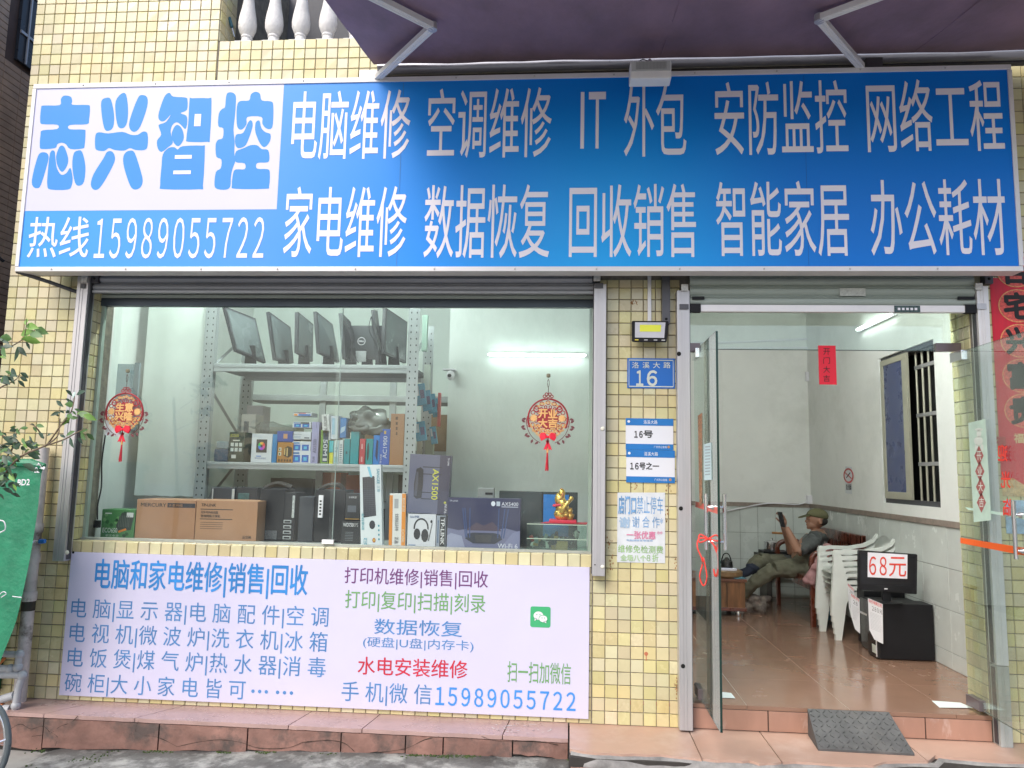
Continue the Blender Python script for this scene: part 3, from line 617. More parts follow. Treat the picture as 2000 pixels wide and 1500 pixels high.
# wainscot of white tiles with a brown trim
M_WT = mat('white_wall_tile', (.60, .63, .60, 1), .22, var=.06, scale=4, stain=((.42, .43, .41, 1), 1.6, .5, .7, .5))
TRZ = 1.165
box('tile_bed', .9, RX-.003, BY-.006, BY-.001, FZ, TRZ, mat('tile_joint_grey', (.22, .22, .2, 1), .9), room, bev=0)
box('tile_bed', RX-.006, RX-.001, .27, BY-.01, FZ, TRZ, _mats['tile_joint_grey'], room, bev=0)
zr = [FZ+.001, .265, .565, .865, TRZ]
for j in range(4):
    x = RX-.008
    while x-.2 > 1.0:
        bm = BM(); frustum(bm, (x-.199, BY-.006, zr[j]+.001), (1, 0, 0), (0, 0, 1), (0, -1, 0), .197, zr[j+1]-zr[j]-.003, .005, .002); obj('wall_tile', bm, M_WT, room); x -= .2
    y = .28
    while y < BY-.1:
        hgt = zr[j+1]-zr[j]-.003
        bm = BM(); frustum(bm, (RX-.006, min(y+.4, BY-.02)-.001, zr[j]+.001), (0, -1, 0), (0, 0, 1), (-1, 0, 0), min(.398, BY-.02-y), hgt, .005, .002); obj('wall_tile', bm, M_WT, room); y += .4
M_TRIM = mat('brown_trim', (.24, .19, .16, 1), .5, var=.3, scale=14)
box('trim', .9, RX-.02, BY-.024, BY, TRZ, TRZ+.045, M_TRIM, room); box('trim', RX-.022, RX, .28, BY-.026, TRZ, TRZ+.045, M_TRIM, room)
# side window
sw = thing('side_window', 'half open aluminium window with blue pane and steel bars in the right wall', 'window', (RX, 1.7, rw[2]))
M_SWF = mat('old_aluminium', (.44, .42, .33, 1), .5, .3, var=.1)
bm = BM()
for (a, b, c, d) in ((rw[0], rw[1], rw[2], rw[2]+.04), (rw[0], rw[1], rw[3]-.03, rw[3]), (rw[1]-.03, rw[1], rw[2]+.04, rw[3]-.03), (rw[0], rw[0]+.03, rw[2]+.04, rw[3]-.03)): abox(bm, RX+.02, RX+.06, a, b, c, d, .002)
obj('frame', bm, M_STEELD, sw)
bm = BM(); s0, s1 = 1.64, 2.16
for (a, b, c, d) in ((s0, s1, rw[2]+.04, rw[2]+.10), (s0, s1, rw[3]-.08, rw[3]-.03), (s0, s0+.09, rw[2]+.10, rw[3]-.08), (s1-.05, s1, rw[2]+.10, rw[3]-.08)): abox(bm, RX-.005, RX+.018, a, b, c, d, .003)
obj('sash', bm, M_SWF, sw)
box('pane', RX+.004, RX+.009, s0+.09, s1-.05, rw[2]+.10, rw[3]-.08, mat('blue_film', (.045, .06, .15, 1), .3, var=.03), sw, bev=0)
box('back_board', RX+.196, RX+.2, rw[0], rw[1], rw[2], rw[3], M_HOLE, sw, bev=0)
for k in range(5): y = rw[0]+.06+k*.11; tube('bar', [(RX+.09, y, rw[2]), (RX+.09, y, rw[3])], .009, M_SWF, sw, 6)
for z in (1.62, 2.02, 2.42): box('bar', RX+.082, RX+.104, rw[0], s0+.05, z, z+.03, M_STEEL, sw, bev=.002)
# lit tube lamps, the last an unseen one added for the display
M_LIT = mat('lit_tube', (.86, 1, .95, 1), .5, var=0, emit=9)
a = at(955, 693, DWY-.06); b = at(1142, 693, DWY-.06); zt_ = (a.z+b.z)/2
t1 = thing('tube_lamp', 'lit white tube lamp on the pale wall seen through the window', 'tube lamp', ((a.x+b.x)/2, DWY, zt_))
box('housing', a.x-.02, b.x+.02, DWY-.04, DWY-.001, zt_-.008, zt_+.018, M_WHITE, t1)
tube('tube', [(a.x, DWY-.055, zt_), (b.x, DWY-.055, zt_)], .013, M_LIT, t1, 8)
a = atX(1672, 645, RX-.05); b = atX(1742, 612, RX-.05)
M_LIT2 = mat('lit_tube_dim', (.92, 1, .96, 1), .5, var=0, emit=7)
t2 = thing('tube_lamp', 'slanting tube lamp high on the right wall seen through the door transom', 'tube lamp', (RX, a.y, a.z))
tube('housing', [(RX-.02, a.y, a.z), (RX-.02, b.y, b.z)], .018, M_WHITE, t2, 6); tube('tube', [(RX-.05, a.y-.03, a.z), (RX-.05, b.y+.03, b.z)], .013, M_LIT2, t2, 8)
t3 = thing('tube_lamp', 'lit tube lamp inside above the doorway, mirrored in the right glass leaf', 'tube lamp', (1.6, .3, 3.0))
box('housing', 1.0, 2.2, .272, .30, 3.0, 3.03, M_WHITE, t3); tube('tube', [(1.02, .32, 3.0), (2.18, .32, 3.0)], .013, mat('lit_tube_mid', (.92, 1, .96, 1), .5, var=0, emit=230), t3, 8)
t4 = thing('tube_lamp', 'unseen tube lamp added high above the display shelves to brighten them', 'tube lamp', (-2, .6, 3.3))  # added lamp, out of view; brightens the curtain and shelves
box('housing', -2.9, -1.3, .62, .66, 3.4, 3.44, M_WHITE, t4); tube('tube', [(-2.88, .64, 3.385), (-1.32, .64, 3.385)], .013, mat('added_fill_tube', (.88, 1, .95, 1), .5, var=0, emit=190), t4, 8)
tube('conduit', smooth_poly([at(1350, 670, BY-.03), at(1450, 668, BY-.03), at(1600, 662, BY-.03), at(1700, 668, BY-.03)], 4, False), .014, M_WHITE, room, 6)
tube('conduit', [at(1350, 681, BY-.03), at(1600, 679, BY-.03)], .012, M_WHITE, room, 6)
# ------------------------------------------------------------------ glass doors
DY = .14
DZ1 = 2.315
tr = thing('transom', 'fixed glass transom above the two open glass doors', 'glass panel', (1.6, DY, DZ1))
bm = BM(); abox(bm, .76, 2.475, DY-.005, DY+.005, DZ1+.01, 2.70); obj('pane', bm, M_GLASS, tr)
bm = BM(); abox(bm, .76, 2.475, DY-.0052, DY+.0052, DZ1+.006, DZ1+.0098); obj('pane_edge', bm, M_GEDGE, tr)
M_CLAMP = mat('brown_clamp', (.20, .16, .17, 1), .35, .6, var=.1)
a = at(1829, 686, DY-.02); b = at(1882, 670, DY-.02); box('clamp', a.x, b.x, DY-.02, DY+.02, a.z, b.z, M_CLAMP, tr)
a = at(1347, 687, DY-.02); b = at(1368, 670, DY-.02); box('clamp', .76, b.x, DY-.02, DY+.02, a.z, b.z, M_CLAMP, tr)
def leaf(label, X, Y0, Y1, z0, z1):
    t = thing('glass_door', label, 'glass door', (X, Y0, z0), group='open glass door leaves')
    bm = BM(); abox(bm, X-.006, X+.006, Y1+.0006, Y0, z0, z1); obj('pane', bm, M_GLASS, t)
    bm = BM(); abox(bm, X-.0062, X+.0062, Y1-.0006, Y1, z0, z1); abox(bm, X-.0062, X+.0062, Y1, Y0, z1+.0003, z1+.0012); abox(bm, X-.0062, X+.0062, Y1, Y0, z0-.0012, z0-.0003); obj('pane_edge', bm, M_GEDGE, t)
    box('hinge', X-.018, X+.018, Y0-.14, Y0+.004, z1-.055, z1+.006, M_CHROME, t); box('hinge', X-.02, X+.02, Y0-.14, Y0+.004, z0-.006, z0+.055, M_CLAMP, t)
    return t
dl = leaf('left glass door leaf opened outward, with red ribbon on its handle', .812, .13, -.60, .175, 2.30)
dr = leaf('right glass door leaf opened outward, with orange tape across it', 2.425, .13, -.66, .175, 2.30)
def handle(par, X, Y, z0, z1):
    h = None
    for s in (-1, 1):
        bm = BM(); atube(bm, [(X+s*.05, Y, z0), (X+s*.05, Y, z1)], .011, 10)
        for z in (z0+.14*(z1-z0), z1-.24*(z1-z0)): atube(bm, [(X+s*.006, Y, z), (X+s*.02, Y, z), (X+s*.03, Y, z), (X+s*.052, Y, z)], [.014, .014, .008, .008], 10)
        fixn(bm); h = obj('handle', bm, M_CHROME, par, smooth=True)
hz0, hz1 = at(1409, 1075, -.52).z, at(1409, 965, -.52).z
handle(dl, .812, -.50, hz0, hz1); handle(dr, 2.425, -.52, at(1985, 1092, -.52).z, at(1975, 978, -.52).z)
M_OR = mat('orange_tape', (.85, .13, .02, 1), .5, var=.03); M_RIB = mat('red_ribbon', (.85, .06, .04, 1), .5)
zz = atX(1940, 1066, 2.419); za = atX(1876, 1055, 2.419); zb_ = atX(1999, 1074, 2.419)
poly('tape', [(2.418, za.y, za.z-.018), (2.418, -.655, zb_.z-.03), (2.418, -.655, zb_.z+.012), (2.418, za.y, za.z+.016)], None, M_OR, dr)
poly('tape', [(2.418, .06, 1.345), (2.418, -.60, 1.325), (2.418, -.60, 1.305), (2.418, .02, 1.33)], None, mat('pale_tape', (.6, .8, .7, 1), .5), dr)
poly('tape', [(.805, .11, 1.305), (.805, -.595, 1.30), (.805, -.595, 1.335), (.805, .11, 1.34)], None, mat('pink_tape', (.85, .18, .14, 1), .5), dl)
# ribbon bow
rb = thing('ribbon', 'red ribbon bow tied to the left door handle', 'ribbon', (.76, -.5, 1.2))
c = at(1383, 1052, -.52); bm = BM()
for pts in ([(0, 0), (-.05, .0), (-.06, -.05), (-.035, -.12), (-.05, -.20), (-.03, -.25), (-.012, -.20), (-.03, -.1)], [(0, 0), (.03, -.04), (.05, -.12), (.035, -.2), (.025, -.16)], [(0, 0), (-.045, .022), (-.05, -.02), (0, 0)], [(0, 0), (.04, .022), (.06, -.012), (0, 0)], [(.01, -.01), (.055, -.07), (.05, -.1)]):
    atube(bm, smooth_poly([(c.x+x, -.535+random.uniform(-.01, .01), c.z+z) for x, z in pts], 4, False), .0045, 5)
fixn(bm); obj('bow', bm, M_RIB, rb, smooth='all')
# fortune strip on the right leaf, seen from behind
st = thing('fortune_sticker', 'faded fortune strip with four red diamonds on the right glass door', 'sticker', (2.412, -.2, 1.4))
def rx(x, y): p = atX(x, y, 2.410); return Vector((2.410, p.y, p.z))
poly('strip', [rx(1891, 826), rx(1925, 818), rx(1936, 1016), rx(1902, 1020)], None, mat('faded_strip', (.55, .72, .62, 1), .6, var=.1, scale=14), st)
def rx2(x, y, o=0): p = atX(x, y, 2.409-o); return Vector((2.409-o, p.y, p.z))
M_FR = mat('faded_red', (.42, .13, .12, 1), .6); M_FW = mat('faded_white', (.72, .78, .72, 1), .6)
for i, ch in enumerate('开业大吉'):
    cx, cy = 1912+i*1.6, 890+i*30.5
    poly('diamond', [rx2(cx-9, cy), rx2(cx, cy+20), rx2(cx+9, cy), rx2(cx, cy-20)], None, M_FR, st)
    P = rx2(cx+4.5, cy+9, .001); Q = rx2(cx-4.5, cy+9, .001); V = rx2(cx+4.5, cy-9, .001)
    text('lettering', ch, P, Q-P, V-P, M_FW, st, .02)
bm = BM()
for dx, dy, a_, b_ in ((0, -8, 5, 7), (-1, 6, 9, 9), (-5, 20, 3, 8), (6, 20, 3, 8), (0, -16, 8, 3)): apoly(bm, [rx2(1912+dx+a_*math.cos(t*.628), 855+dy+b_*math.sin(t*.628)) for t in range(10)])
obj('figure', bm, M_FW, st)
# mirrored welcome characters on the right leaf
wl = thing('welcome_lettering', 'mirrored red welcome characters on the outer part of the right glass door', 'sticker', (2.41, -.5, 1.5))
for ch, cx, cy in (('迎', 1958, 884), ('光', 1964, 936), ('临', 1968, 990)):
    P = rx2(cx+9, cy+17); Q = rx2(cx-9, cy+16); V = rx2(cx+9, cy-15); text('lettering', ch, P, Q-P, V-P, M_RIB, wl, .03)
# sheets stuck to the left leaf
nl = thing('paper_notice', 'pale blue sheet taped to the left glass door', 'notice', (.8, -.4, 1.5))
def lx(x, y, o=0): p = atX(x, y, .803-o); return Vector((.803-o, p.y, p.z))
poly('sheet', [lx(1374, 868), lx(1389, 864), lx(1390, 937), lx(1375, 938)], None, mat('pale_blue_sheet', (.60, .76, .78, 1), .6, var=.04), nl)
bm = BM()
for k in range(10): apoly(bm, [lx(1377, 872+k*6, .001), lx(1387, 871+k*6, .001), lx(1387, 873+k*6, .001), lx(1377, 874+k*6, .001)])
obj('print', bm, mat('grey_ink', (.35, .42, .45, 1), .7), nl)
sc = thing('fortune_sticker', 'narrow red and yellow fortune strip hanging on the left glass door', 'sticker', (.8, .05, 1.5))
bm = BM(); apoly(bm, [lx(1363, 812), lx(1371, 806), lx(1371, 985), lx(1366, 990)]); obj('strip', bm, mat('orange_strip', (.50, .26, .15, 1), .5, var=.8, scale=60), sc)
# red paper on the transom
p = thing('red_paper', 'small red paper with four black characters stuck under the transom', 'paper', (1.7, DY-.01, 2.1))
a = at(1600, 751, DY-.012); b = at(1632, 675, DY-.012); poly('sheet', [(a.x, DY-.012, a.z), (b.x, DY-.012, a.z), (b.x, DY-.012, b.z), (a.x, DY-.012, b.z)], (0, .001, 0), mat('red_paper', (.72, .015, .04, 1), .6, var=.05), p)
M_INK = mat('black_ink', (.012, .01, .01, 1), .6, var=0)
for i, ch in enumerate('开门大吉'): ptext('lettering', ch, 1608, 680+i*17.5, 693+i*17.5, 1621, DY-.0135, M_INK, p, .0)
# ------------------------------------------------------------------ awning above
aw = thing('awning', 'dark purple retractable awning over the right part of the sign', 'awning', (.7, -.3, 4.1))
M_CAN = mat('awning_canvas', (.25, .165, .215, 1), .7, var=.3, scale=2.2, bump=.9, bscale=5, stretch=(1, .5, 1), stain=((.15, .11, .12, 1), 1.8, .5, .7, .6))
def acan(x, y): return Vector((x, y, 4.135+(y+.22)*.19))
bm = BM(); nx, ny = 40, 16; vs = []
for j in range(ny+1):
    vs.append([bm.verts.new(acan(-1.30+4.9*i/nx, -.22-1.45*j/ny)+Vector((0, 0, .010*noise.noise(Vector((i*.35, j*.3, 0)))-.012*math.sin(math.pi*j/ny)))) for i in range(nx+1)])
for j in range(ny):
    for i in range(nx): bm.faces.new((vs[j][i], vs[j][i+1], vs[j+1][i+1], vs[j+1][i]))
obj('canvas', bm, M_CAN, aw, smooth='all')
M_AWF = mat('awning_metal', (.33, .33, .37, 1), .35, .5, var=.08)
tube('roller', [(-1.28, -.17, 4.13), (3.6, -.17, 4.15)], .042, M_AWF, aw, 14)
box('roller_cover', -1.29, 3.6, -.145, -.10, 4.10, 4.19, M_STEELD, aw)
for xs_ in (.55, 2.1): box('seam', xs_, xs_+.006, -2.1, -.24, 0, 1, M_STEELD, aw) if False else tube('seam', [acan(xs_, -.24-.3*k)+Vector((0, 0, -.004-.012*math.sin(math.pi*k*.3/1.9))) for k in range(7)], .003, M_CAN, aw, 4)
M_ARM = mat('arm_cream', (.78, .77, .74, 1), .35, .0, var=.06)
for S0, E1, E2 in ((at(737, 152, -.27), at(845, 52, -.9), Vector((-1.22, -1.6, 3.83))), (at(1682, 130, -.27), at(1600, 36, -.9), Vector((2.0, -1.6, 3.85)))):
    for A, B in ((S0, E1), (E1, E2)):
        d = (B-A).normalized(); sd = d.cross(Vector((0, 0, 1))).normalized()*.021; u2 = sd.cross(d).normalized()*.016
        bm = BM(); 
        vsx = [bm.verts.new(P+i*sd+j*u2) for P in (A, B) for i, j in ((-1, -1), (1, -1), (1, 1), (-1, 1))]
        for q in ((0, 1, 2, 3), (7, 6, 5, 4), (0, 4, 5, 1), (1, 5, 6, 2), (2, 6, 7, 3), (3, 7, 4, 0)): bm.faces.new([vsx[i] for i in q])
        for t in (-.45, .45): atube(bm, [A+sd*t-u2*1.05, B+sd*t-u2*1.05], .004, 5)
        fixn(bm); obj('arm', bm, M_ARM, aw)
    bm = BM(); alathe(bm, [(.026, -.02), (.026, .02)], E1, 14); fixn(bm); obj('joint', bm, M_STEEL, aw)
box('bracket', -1.40, -1.27, -.20, -.06, 4.03, 4.11, M_STEEL, aw); tube('bracket', [(-1.42, -.14, 4.07), (-1.27, -.14, 4.07)], .02, M_STEEL, aw)
bm = BM(); apoly(bm, [(-1.40, -.12, 4.14), (-1.33, -.12, 4.14), (-1.30, -.12, 4.02), (-1.34, -.12, 4.02)], (0, .004, 0)); fixn(bm); obj('bracket', bm, M_ALU, aw)
xx = at(1700, 128, -.2).x; box('bracket', xx-.04, xx+.06, -.24, -.10, 4.02, 4.10, M_STEELD, aw)
a = at(1034, 148, -.03); box('bracket', a.x, a.x+.04, -.04, -.007, a.z-.02, a.z+.01, M_BLACK, aw)
# ------------------------------------------------------------------ balcony
bl = thing('balcony', 'recessed balcony with white stone balusters above the sign', 'balcony', (-1.6, .1, 4.46))
box('side_wall', BAL[0]-.12, BAL[0]-.006, .252, 1.25, 4.3, 5.6, M_GROUT, bl, bev=0)
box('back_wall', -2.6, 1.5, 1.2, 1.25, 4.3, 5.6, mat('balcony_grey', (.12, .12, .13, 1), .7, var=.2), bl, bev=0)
box('coping', BAL[0]+.01, 1.5, .006, .24, 4.44, 4.462, mat('coping', (.55, .53, .47, 1), .7, var=.1), bl)
M_BALU = mat('baluster_white', (.72, .71, .70, 1), .7, var=.14, scale=9, bump=.5, bscale=60)
prof = [(.052, .03), (.040, .045), (.034, .075), (.040, .082), (.040, .092), (.036, .098), (.046, .108), (.062, .15), (.064, .19), (.058, .24), (.045, .31), (.036, .38), (.031, .45), (.036, .47), (.036, .5), (.05, .52), (.05, .55)]
x = -2.33; k = 0
while x < .2:
    o = BM(); abox(o, x-.062, x+.062, .05, .17, 4.463, 4.495, .004); alathe(o, prof, (x, .11, 4.463), 20); fixn(o)
    obj('baluster', o, M_BALU, bl, smooth=True); x += .197
box('handrail', BAL[0], 1.5, .03, .2, 5.02, 5.1, M_BALU, bl)
bm = BM(); atube(bm, [(-1.95+.5, .9, 4.45), (-1.95+.5, .9, 5.5)], .03, 8); atube(bm, [(-1.3, 1.0, 4.45), (-1.3, 1.0, 5.5)], .02, 8); abox(bm, -1.75, -1.62, 1.14, 1.19, 4.4, 5.5); fixn(bm); obj('pipe', bm, mat('grey_post', (.3, .31, .33, 1), .6), bl)
sdv = thing('screwdriver', 'teal handled screwdriver leaning in the balcony corner', 'screwdriver', (-2.44, .15, 4.47))
a = at(458, 72, .12); b = at(448, 35, .12); tube('shaft', [a, a.lerp(b, .55)], .004, M_CHROME, sdv, 6); tube('grip', [a.lerp(b, .5), b], .012, mat('teal_grip', (.03, .12, .16, 1), .4), sdv, 8)
# ------------------------------------------------------------------ lamps and plates on the wall
fl = thing('floodlight', 'black square floodlight with yellow LED panel on the tiled pillar', 'floodlight', at(1268, 646, -.1))
def quad(x0, y0, x1, y1, Y): a = at(x0, y1, Y); b = at(x1, y0, Y); return a.x, b.x, a.z, b.z
x0, x1, z0, z1 = quad(1233, 626, 1305, 668, -.11)
bm = BM(); vs = [bm.verts.new(p) for p in ((x0, -.14, z0-.004), (x1-.012, -.14, z0-.006), (x1+.006, -.10, z1), (x0+.003, -.10, z1), (x0+.02, -.05, z0+.01), (x1-.03, -.05, z0+.01), (x1-.012, -.04, z1-.01), (x0+.02, -.04, z1-.01))]
for q in ((0, 1, 2, 3), (7, 6, 5, 4), (0, 4, 5, 1), (1, 5, 6, 2), (2, 6, 7, 3), (3, 7, 4, 0)): bm.faces.new([vs[i] for i in q])
bmesh.ops.bevel(bm, geom=bm.edges[:], offset=.004, segments=2, affect='EDGES'); fixn(bm); obj('housing', bm, M_BLACK, fl)
def fpt(u, v, o=.002): 
    A, B_, C_, D_ = Vector((x0, -.14, z0-.004)), Vector((x1-.012, -.14, z0-.006)), Vector((x1+.006, -.10, z1)), Vector((x0+.003, -.10, z1))
    return A.lerp(B_, u).lerp(D_.lerp(C_, u), v)+Vector((0, -o, 0))
def fq(u0, v0, u1, v1, o): return [fpt(u0, v0, o), fpt(u1, v0, o), fpt(u1, v1, o), fpt(u0, v1, o)]
poly('lens', fq(.09, .20, .91, .92, .002), (0, -.002, 0), mat('lens_grey', (.52, .52, .56, 1), .3), fl)
poly('led_panel', fq(.22, .48, .80, .80, .0055), None, mat('led_yellow', (.72, .74, .06, 1), .5, var=.03), fl)
for u in (.09, .35, .62, .84): poly('print', fq(u, .07, u+.1, .12, .0028), None, mat('print_grey', (.4, .4, .4, 1), .5) if u > .1 else mat('print_yellow', (.7, .55, .05, 1), .5), fl)
box('conduit', *quad(1265, 536, 1272, 628, -.02)[:2], -.022, -.008, quad(1265, 536, 1272, 628, -.02)[2], 2.8, M_ALU, fl)
wf = thing('white_floodlight', 'white finned floodlight hanging over the top edge of the blue sign', 'floodlight', at(1268, 150, -.45))
x0, x1, z0, z1 = quad(1229, 128, 1309, 164, -.50)
bm = BM(); abox(bm, x0, x1, -.56, -.46, z0, z1, .012); obj('housing', bm, mat('lamp_white', (.82, .83, .81, 1), .45, var=.05), wf)
bm = BM()
for k in range(22): abox(bm, x0+.035+k*.0082, x0+.038+k*.0082, -.566, -.5595, z0+.055, z1-.012)
obj('fins', bm, mat('fin_grey', (.36, .38, .37, 1), .5), wf); box('back_plate', x0+.008, x1-.008, -.5625, -.5606, z0+.045, z1-.006, mat('lamp_grey', (.50, .52, .51, 1), .5), wf, bev=.001)
tube('arm', [at(1268, 132, -.5), at(1269, 118, -.4), (at(1269, 118, -.4).x, -.2, 4.02)], .011, M_ALU, wf, 8)
tube('cable', smooth_poly([at(1266, 120, -.42), at(1255, 116, -.42), at(1243, 124, -.45)], 5, False), .003, M_BLACK, wf, 5)
def plate(name, label, x0, y0, x1, y1, m, cat='sign', Y=-.012):
    a, b, c, d = quad(x0, y0, x1, y1, Y); t = thing(name, label, cat, ((a+b)/2, Y, c)); box('plate', a, b, Y, -.0075, c, d, m, t, bev=.002); return t
M_PB = mat('plate_blue', (.005, .13, .50, 1), .4, var=.03); M_SIL = mat('reflective_silver', (.60, .64, .58, 1), .4)
p1 = plate('house_number_plate', 'blue house number plate reading 16 below the floodlight', 1225, 700, 1318, 758, M_PB)
bm = BM()
for a in (quad(1228, 703, 1315, 704, -.013), quad(1228, 754.5, 1315, 755.5, -.013), quad(1228, 703, 1229, 755, -.013), quad(1314.5, 703, 1315.3, 755, -.013)): abox(bm, a[0], a[1], -.0134, -.0128, a[2], a[3])
obj('border', bm, M_SIL, p1)
for i, ch in enumerate('洛溪大路'): ptext('lettering', ch, 1234.5+i*20.5, 707, 719, 1248+i*20.5, -.0135, M_SIL, p1, .015)
ptext('lettering', '1', 1243, 724, 753, 1256, -.0135, M_SIL, p1, .045); ptext('lettering', '6', 1264, 724, 753, 1283, -.0135, M_SIL, p1, .045)
M_PW = mat('plate_white', (.74, .75, .80, 1), .35, var=.02); M_PB2 = mat('plate_stripe_blue', (.01, .17, .50, 1), .4)
for nm, (x0, y0, x1, y1), s, xs_ in (('white and blue door number plaque reading 16, the upper of two', (1222, 818, 1315, 878), '16号', (1239, 1275)), ('white and blue door number plaque, the lower of two, with the longer number', (1223, 880, 1318, 942), '16号之一', (1231, 1287))):
    p2 = plate('number_plaque', nm, x0, y0, x1, y1, M_PW)
    a = quad(x0, y0, x1, y0+12.5, -.013); box('stripe', a[0], a[1], -.0134, -.0122, a[2], a[3], M_PB2, p2, bev=0)
    a = quad(x0, y1-10, x1, y1, -.013); box('stripe', a[0], a[1], -.0134, -.0122, a[2], a[3], M_PB2, p2, bev=0)
    ptext('lettering', '洛溪大路', x0+35, y0+2.5, y0+10, x0+62, -.0138, M_PW, p2, .01); ptext('lettering', '16', xs_[0], y0+24, y0+36.5, xs_[0]+16, -.0128, M_INK, p2, .05); ptext('lettering', s[2:], xs_[0]+18, y0+23, y0+36.5, xs_[1], -.0128, M_INK, p2, .035)
    ptext('lettering', '广州市公安局', x0+55, y1-7.5, y1-2.5, x0+80, -.0138, M_PW, p2)
    for cx, cy, mm in ((x0+6, y0+5, M_PW), (x1-9, y1-5, mat('crest_brown', (.45, .25, .12, 1), .5))):
        bm = BM(); disc(bm, at(cx, cy, -.0138), .0085, .0085); obj('emblem', bm, mm, p2)
# weathered paper notice
nt_ = thing('paper_notice', 'weathered white paper notice with blue, red and green writing on the tiled pillar', 'notice', at(1250, 1100, -.01))
P = [at(1206, 962, -.009), at(1299, 962, -.009), at(1299, 1100, -.009), at(1205, 1098, -.009)]
bm = BM(); g = []
for j in range(15):
    g.append([bm.verts.new(P[0].lerp(P[1], i/10).lerp(P[3].lerp(P[2], i/10), j/14)+Vector((0, -.0012*abs(noise.noise(Vector((i*.9, j*.7, 0)))), 0))) for i in range(11)])
for j in range(14):
    for i in range(10): bm.faces.new((g[j][i], g[j+1][i], g[j+1][i+1], g[j][i+1]))
obj('sheet', bm, mat('thin_paper', (.66, .69, .72, 1), .6, var=.10, scale=12), nt_, smooth='all')
C_FB = mat('faded_blue_ink', (.17, .35, .60, 1), .7, var=.35, scale=40); C_FR = mat('faded_red_ink', (.66, .22, .36, 1), .7, var=.2, scale=40); C_FG = mat('faded_green_ink', (.30, .50, .20, 1), .7, var=.25, scale=40)
for s, xl, yt, yb, xr, m, bo in (('店门口', 1208, 969, 1003, 1242, C_FB, .045), ('禁止停车', 1244, 969, 1003, 1295, C_FB, .0), ('谢 合 作*', 1235, 1008, 1030, 1295, C_FB, .0), ('谢', 1210, 1010, 1030, 1230, mat('faint_blue', (.36, .50, .66, 1), .7), .05), ('一张优惠', 1224, 1037, 1052, 1280, C_FR, .03), ('**', 1283, 1037, 1044, 1294, C_FR, 0),
                               ('电脑维修家电维修', 1224, 1053, 1057, 1275, C_FB, 0), ('维修免检测费', 1207, 1064, 1079, 1295, C_FG, .012), ('全场八个', 1212, 1083, 1095, 1262, mat('faint_green', (.42, .58, .34, 1), .7), .05), ('8折', 1263, 1082, 1097, 1286, C_FG, .01)):
    ptext('lettering', s, xl, yt, yb, xr, -.0115, m, nt_, bo)
# rust stains and marks on the pillar
bm = BM()
for cx, cy, sx, sy, n in ((1192, 1100, 5, 16, 14), (1322, 1340, 4, 22, 18), (1246, 951, 9, 5, 8), (1306, 953, 5, 6, 5), (1240, 593, 11, 3, 8), (1190, 1062, 4, 10, 8), (1320, 1095, 3, 12, 8), (1302, 1012, 3, 18, 6)):
    for _ in range(int(n*1.6)):
        c = at(random.gauss(cx, sx*.6), random.gauss(cy, sy*.6), -.0068); r_ = random.uniform(.0015, .006)
        apoly(bm, [(c.x+r_*random.uniform(.5, 1)*math.cos(t*.9), -.0068, c.z+r_*random.uniform(.6, 1.7)*math.sin(t*.9)) for t in range(7)])
tag(obj('rust_stains', bm, mat('rust', (.36, .19, .08, 1), .9, var=.4, scale=60)), 'brown rust spots on the cream tiled pillar', 'stain', kind='stuff')
bm = BM(); c = at(1262, 1277, -.0068); disc(bm, c, .012, .012); apoly(bm, [(c.x-.002, -.0068, c.z-.04), (c.x+.003, -.0068, c.z-.04), (c.x+.003, -.0068, c.z), (c.x-.002, -.0068, c.z)])
tag(obj('paint_drip', bm, mat('drip_red', (.50, .16, .08, 1), .6)), 'single red paint drip low on the tiled pillar', 'paint mark')
# ------------------------------------------------------------------ red couplet right of the door
cp = thing('red_couplet', 'long red couplet with black calligraphy in round medallions right of the doorway', 'couplet', at(1975, 960, -.01))
L = [at(1932, 528, -.011), at(2060, 528, -.011), at(2072, 946, -.011), at(1950, 946, -.011)]; xl, xr_ = L[0].x, L[0].x+.42
ztop, zbot = 2.76, at(1960, 966, -.011).z
M_RED = mat('couplet_red', (.60, .012, .035, 1), .5, var=.12, scale=6, stretch=(8, 1, 1)); M_GOLDP = mat('couplet_gold', (.70, .30, .12, 1), .45, var=.35, scale=60)
poly('sheet', [(xl+.004, -.0105, zbot+.05), (xr_, -.0105, zbot+.05), (xr_, -.0105, ztop), (xl, -.0105, ztop)], (0, .002, 0), M_RED, cp)
poly('lower_band', [(xl+.004, -.0115, zbot-.01), (xr_, -.0115, zbot-.01), (xr_, -.0115, zbot+.06), (xl+.13, -.0115, zbot+.06), (xl+.07, -.0115, zbot+.10), (xl+.004, -.0115, zbot+.09)], None, mat('couplet_cream', (.62, .42, .20, 1), .5, var=.4, scale=40), cp)
cx = at(1978, 600, -.012).x+.03
for i, ch in enumerate('吉宅兴富贵'):
    cz = at(1978, 529+i*68.2, -.012).z; c = Vector((cx, -.0122, cz))
    bm = BM(); disc(bm, c, .115, .105, 30); obj('medallion', bm, M_GOLDP, cp)
    bm = BM(); disc(bm, c+Vector((0, -.0006, 0)), .108, .098, 30); obj('medallion', bm, mat('medallion_red', (.62, .09, .07, 1), .5, var=.5, scale=70), cp)
    text('lettering', ch, (cx-.078, -.0136, cz-.08), (.15, 0, 0), (0, 0, .16), M_INK, cp, .055)
for ch, px_, py_ in (('福', 1990, 856), ('福', 1955, 862)):
    a = quad(px_-9, py_-9, px_+9, py_+9, -.0125); text('lettering', ch, (a[0], -.0125, a[2]), (a[1]-a[0], 0, 0), (0, 0, a[3]-a[2]), mat('fu_red', (.45, .03, .03, 1), .5) if px_ < 1970 else mat('fu_gold', (.7, .5, .25, 1), .5), cp, .04)
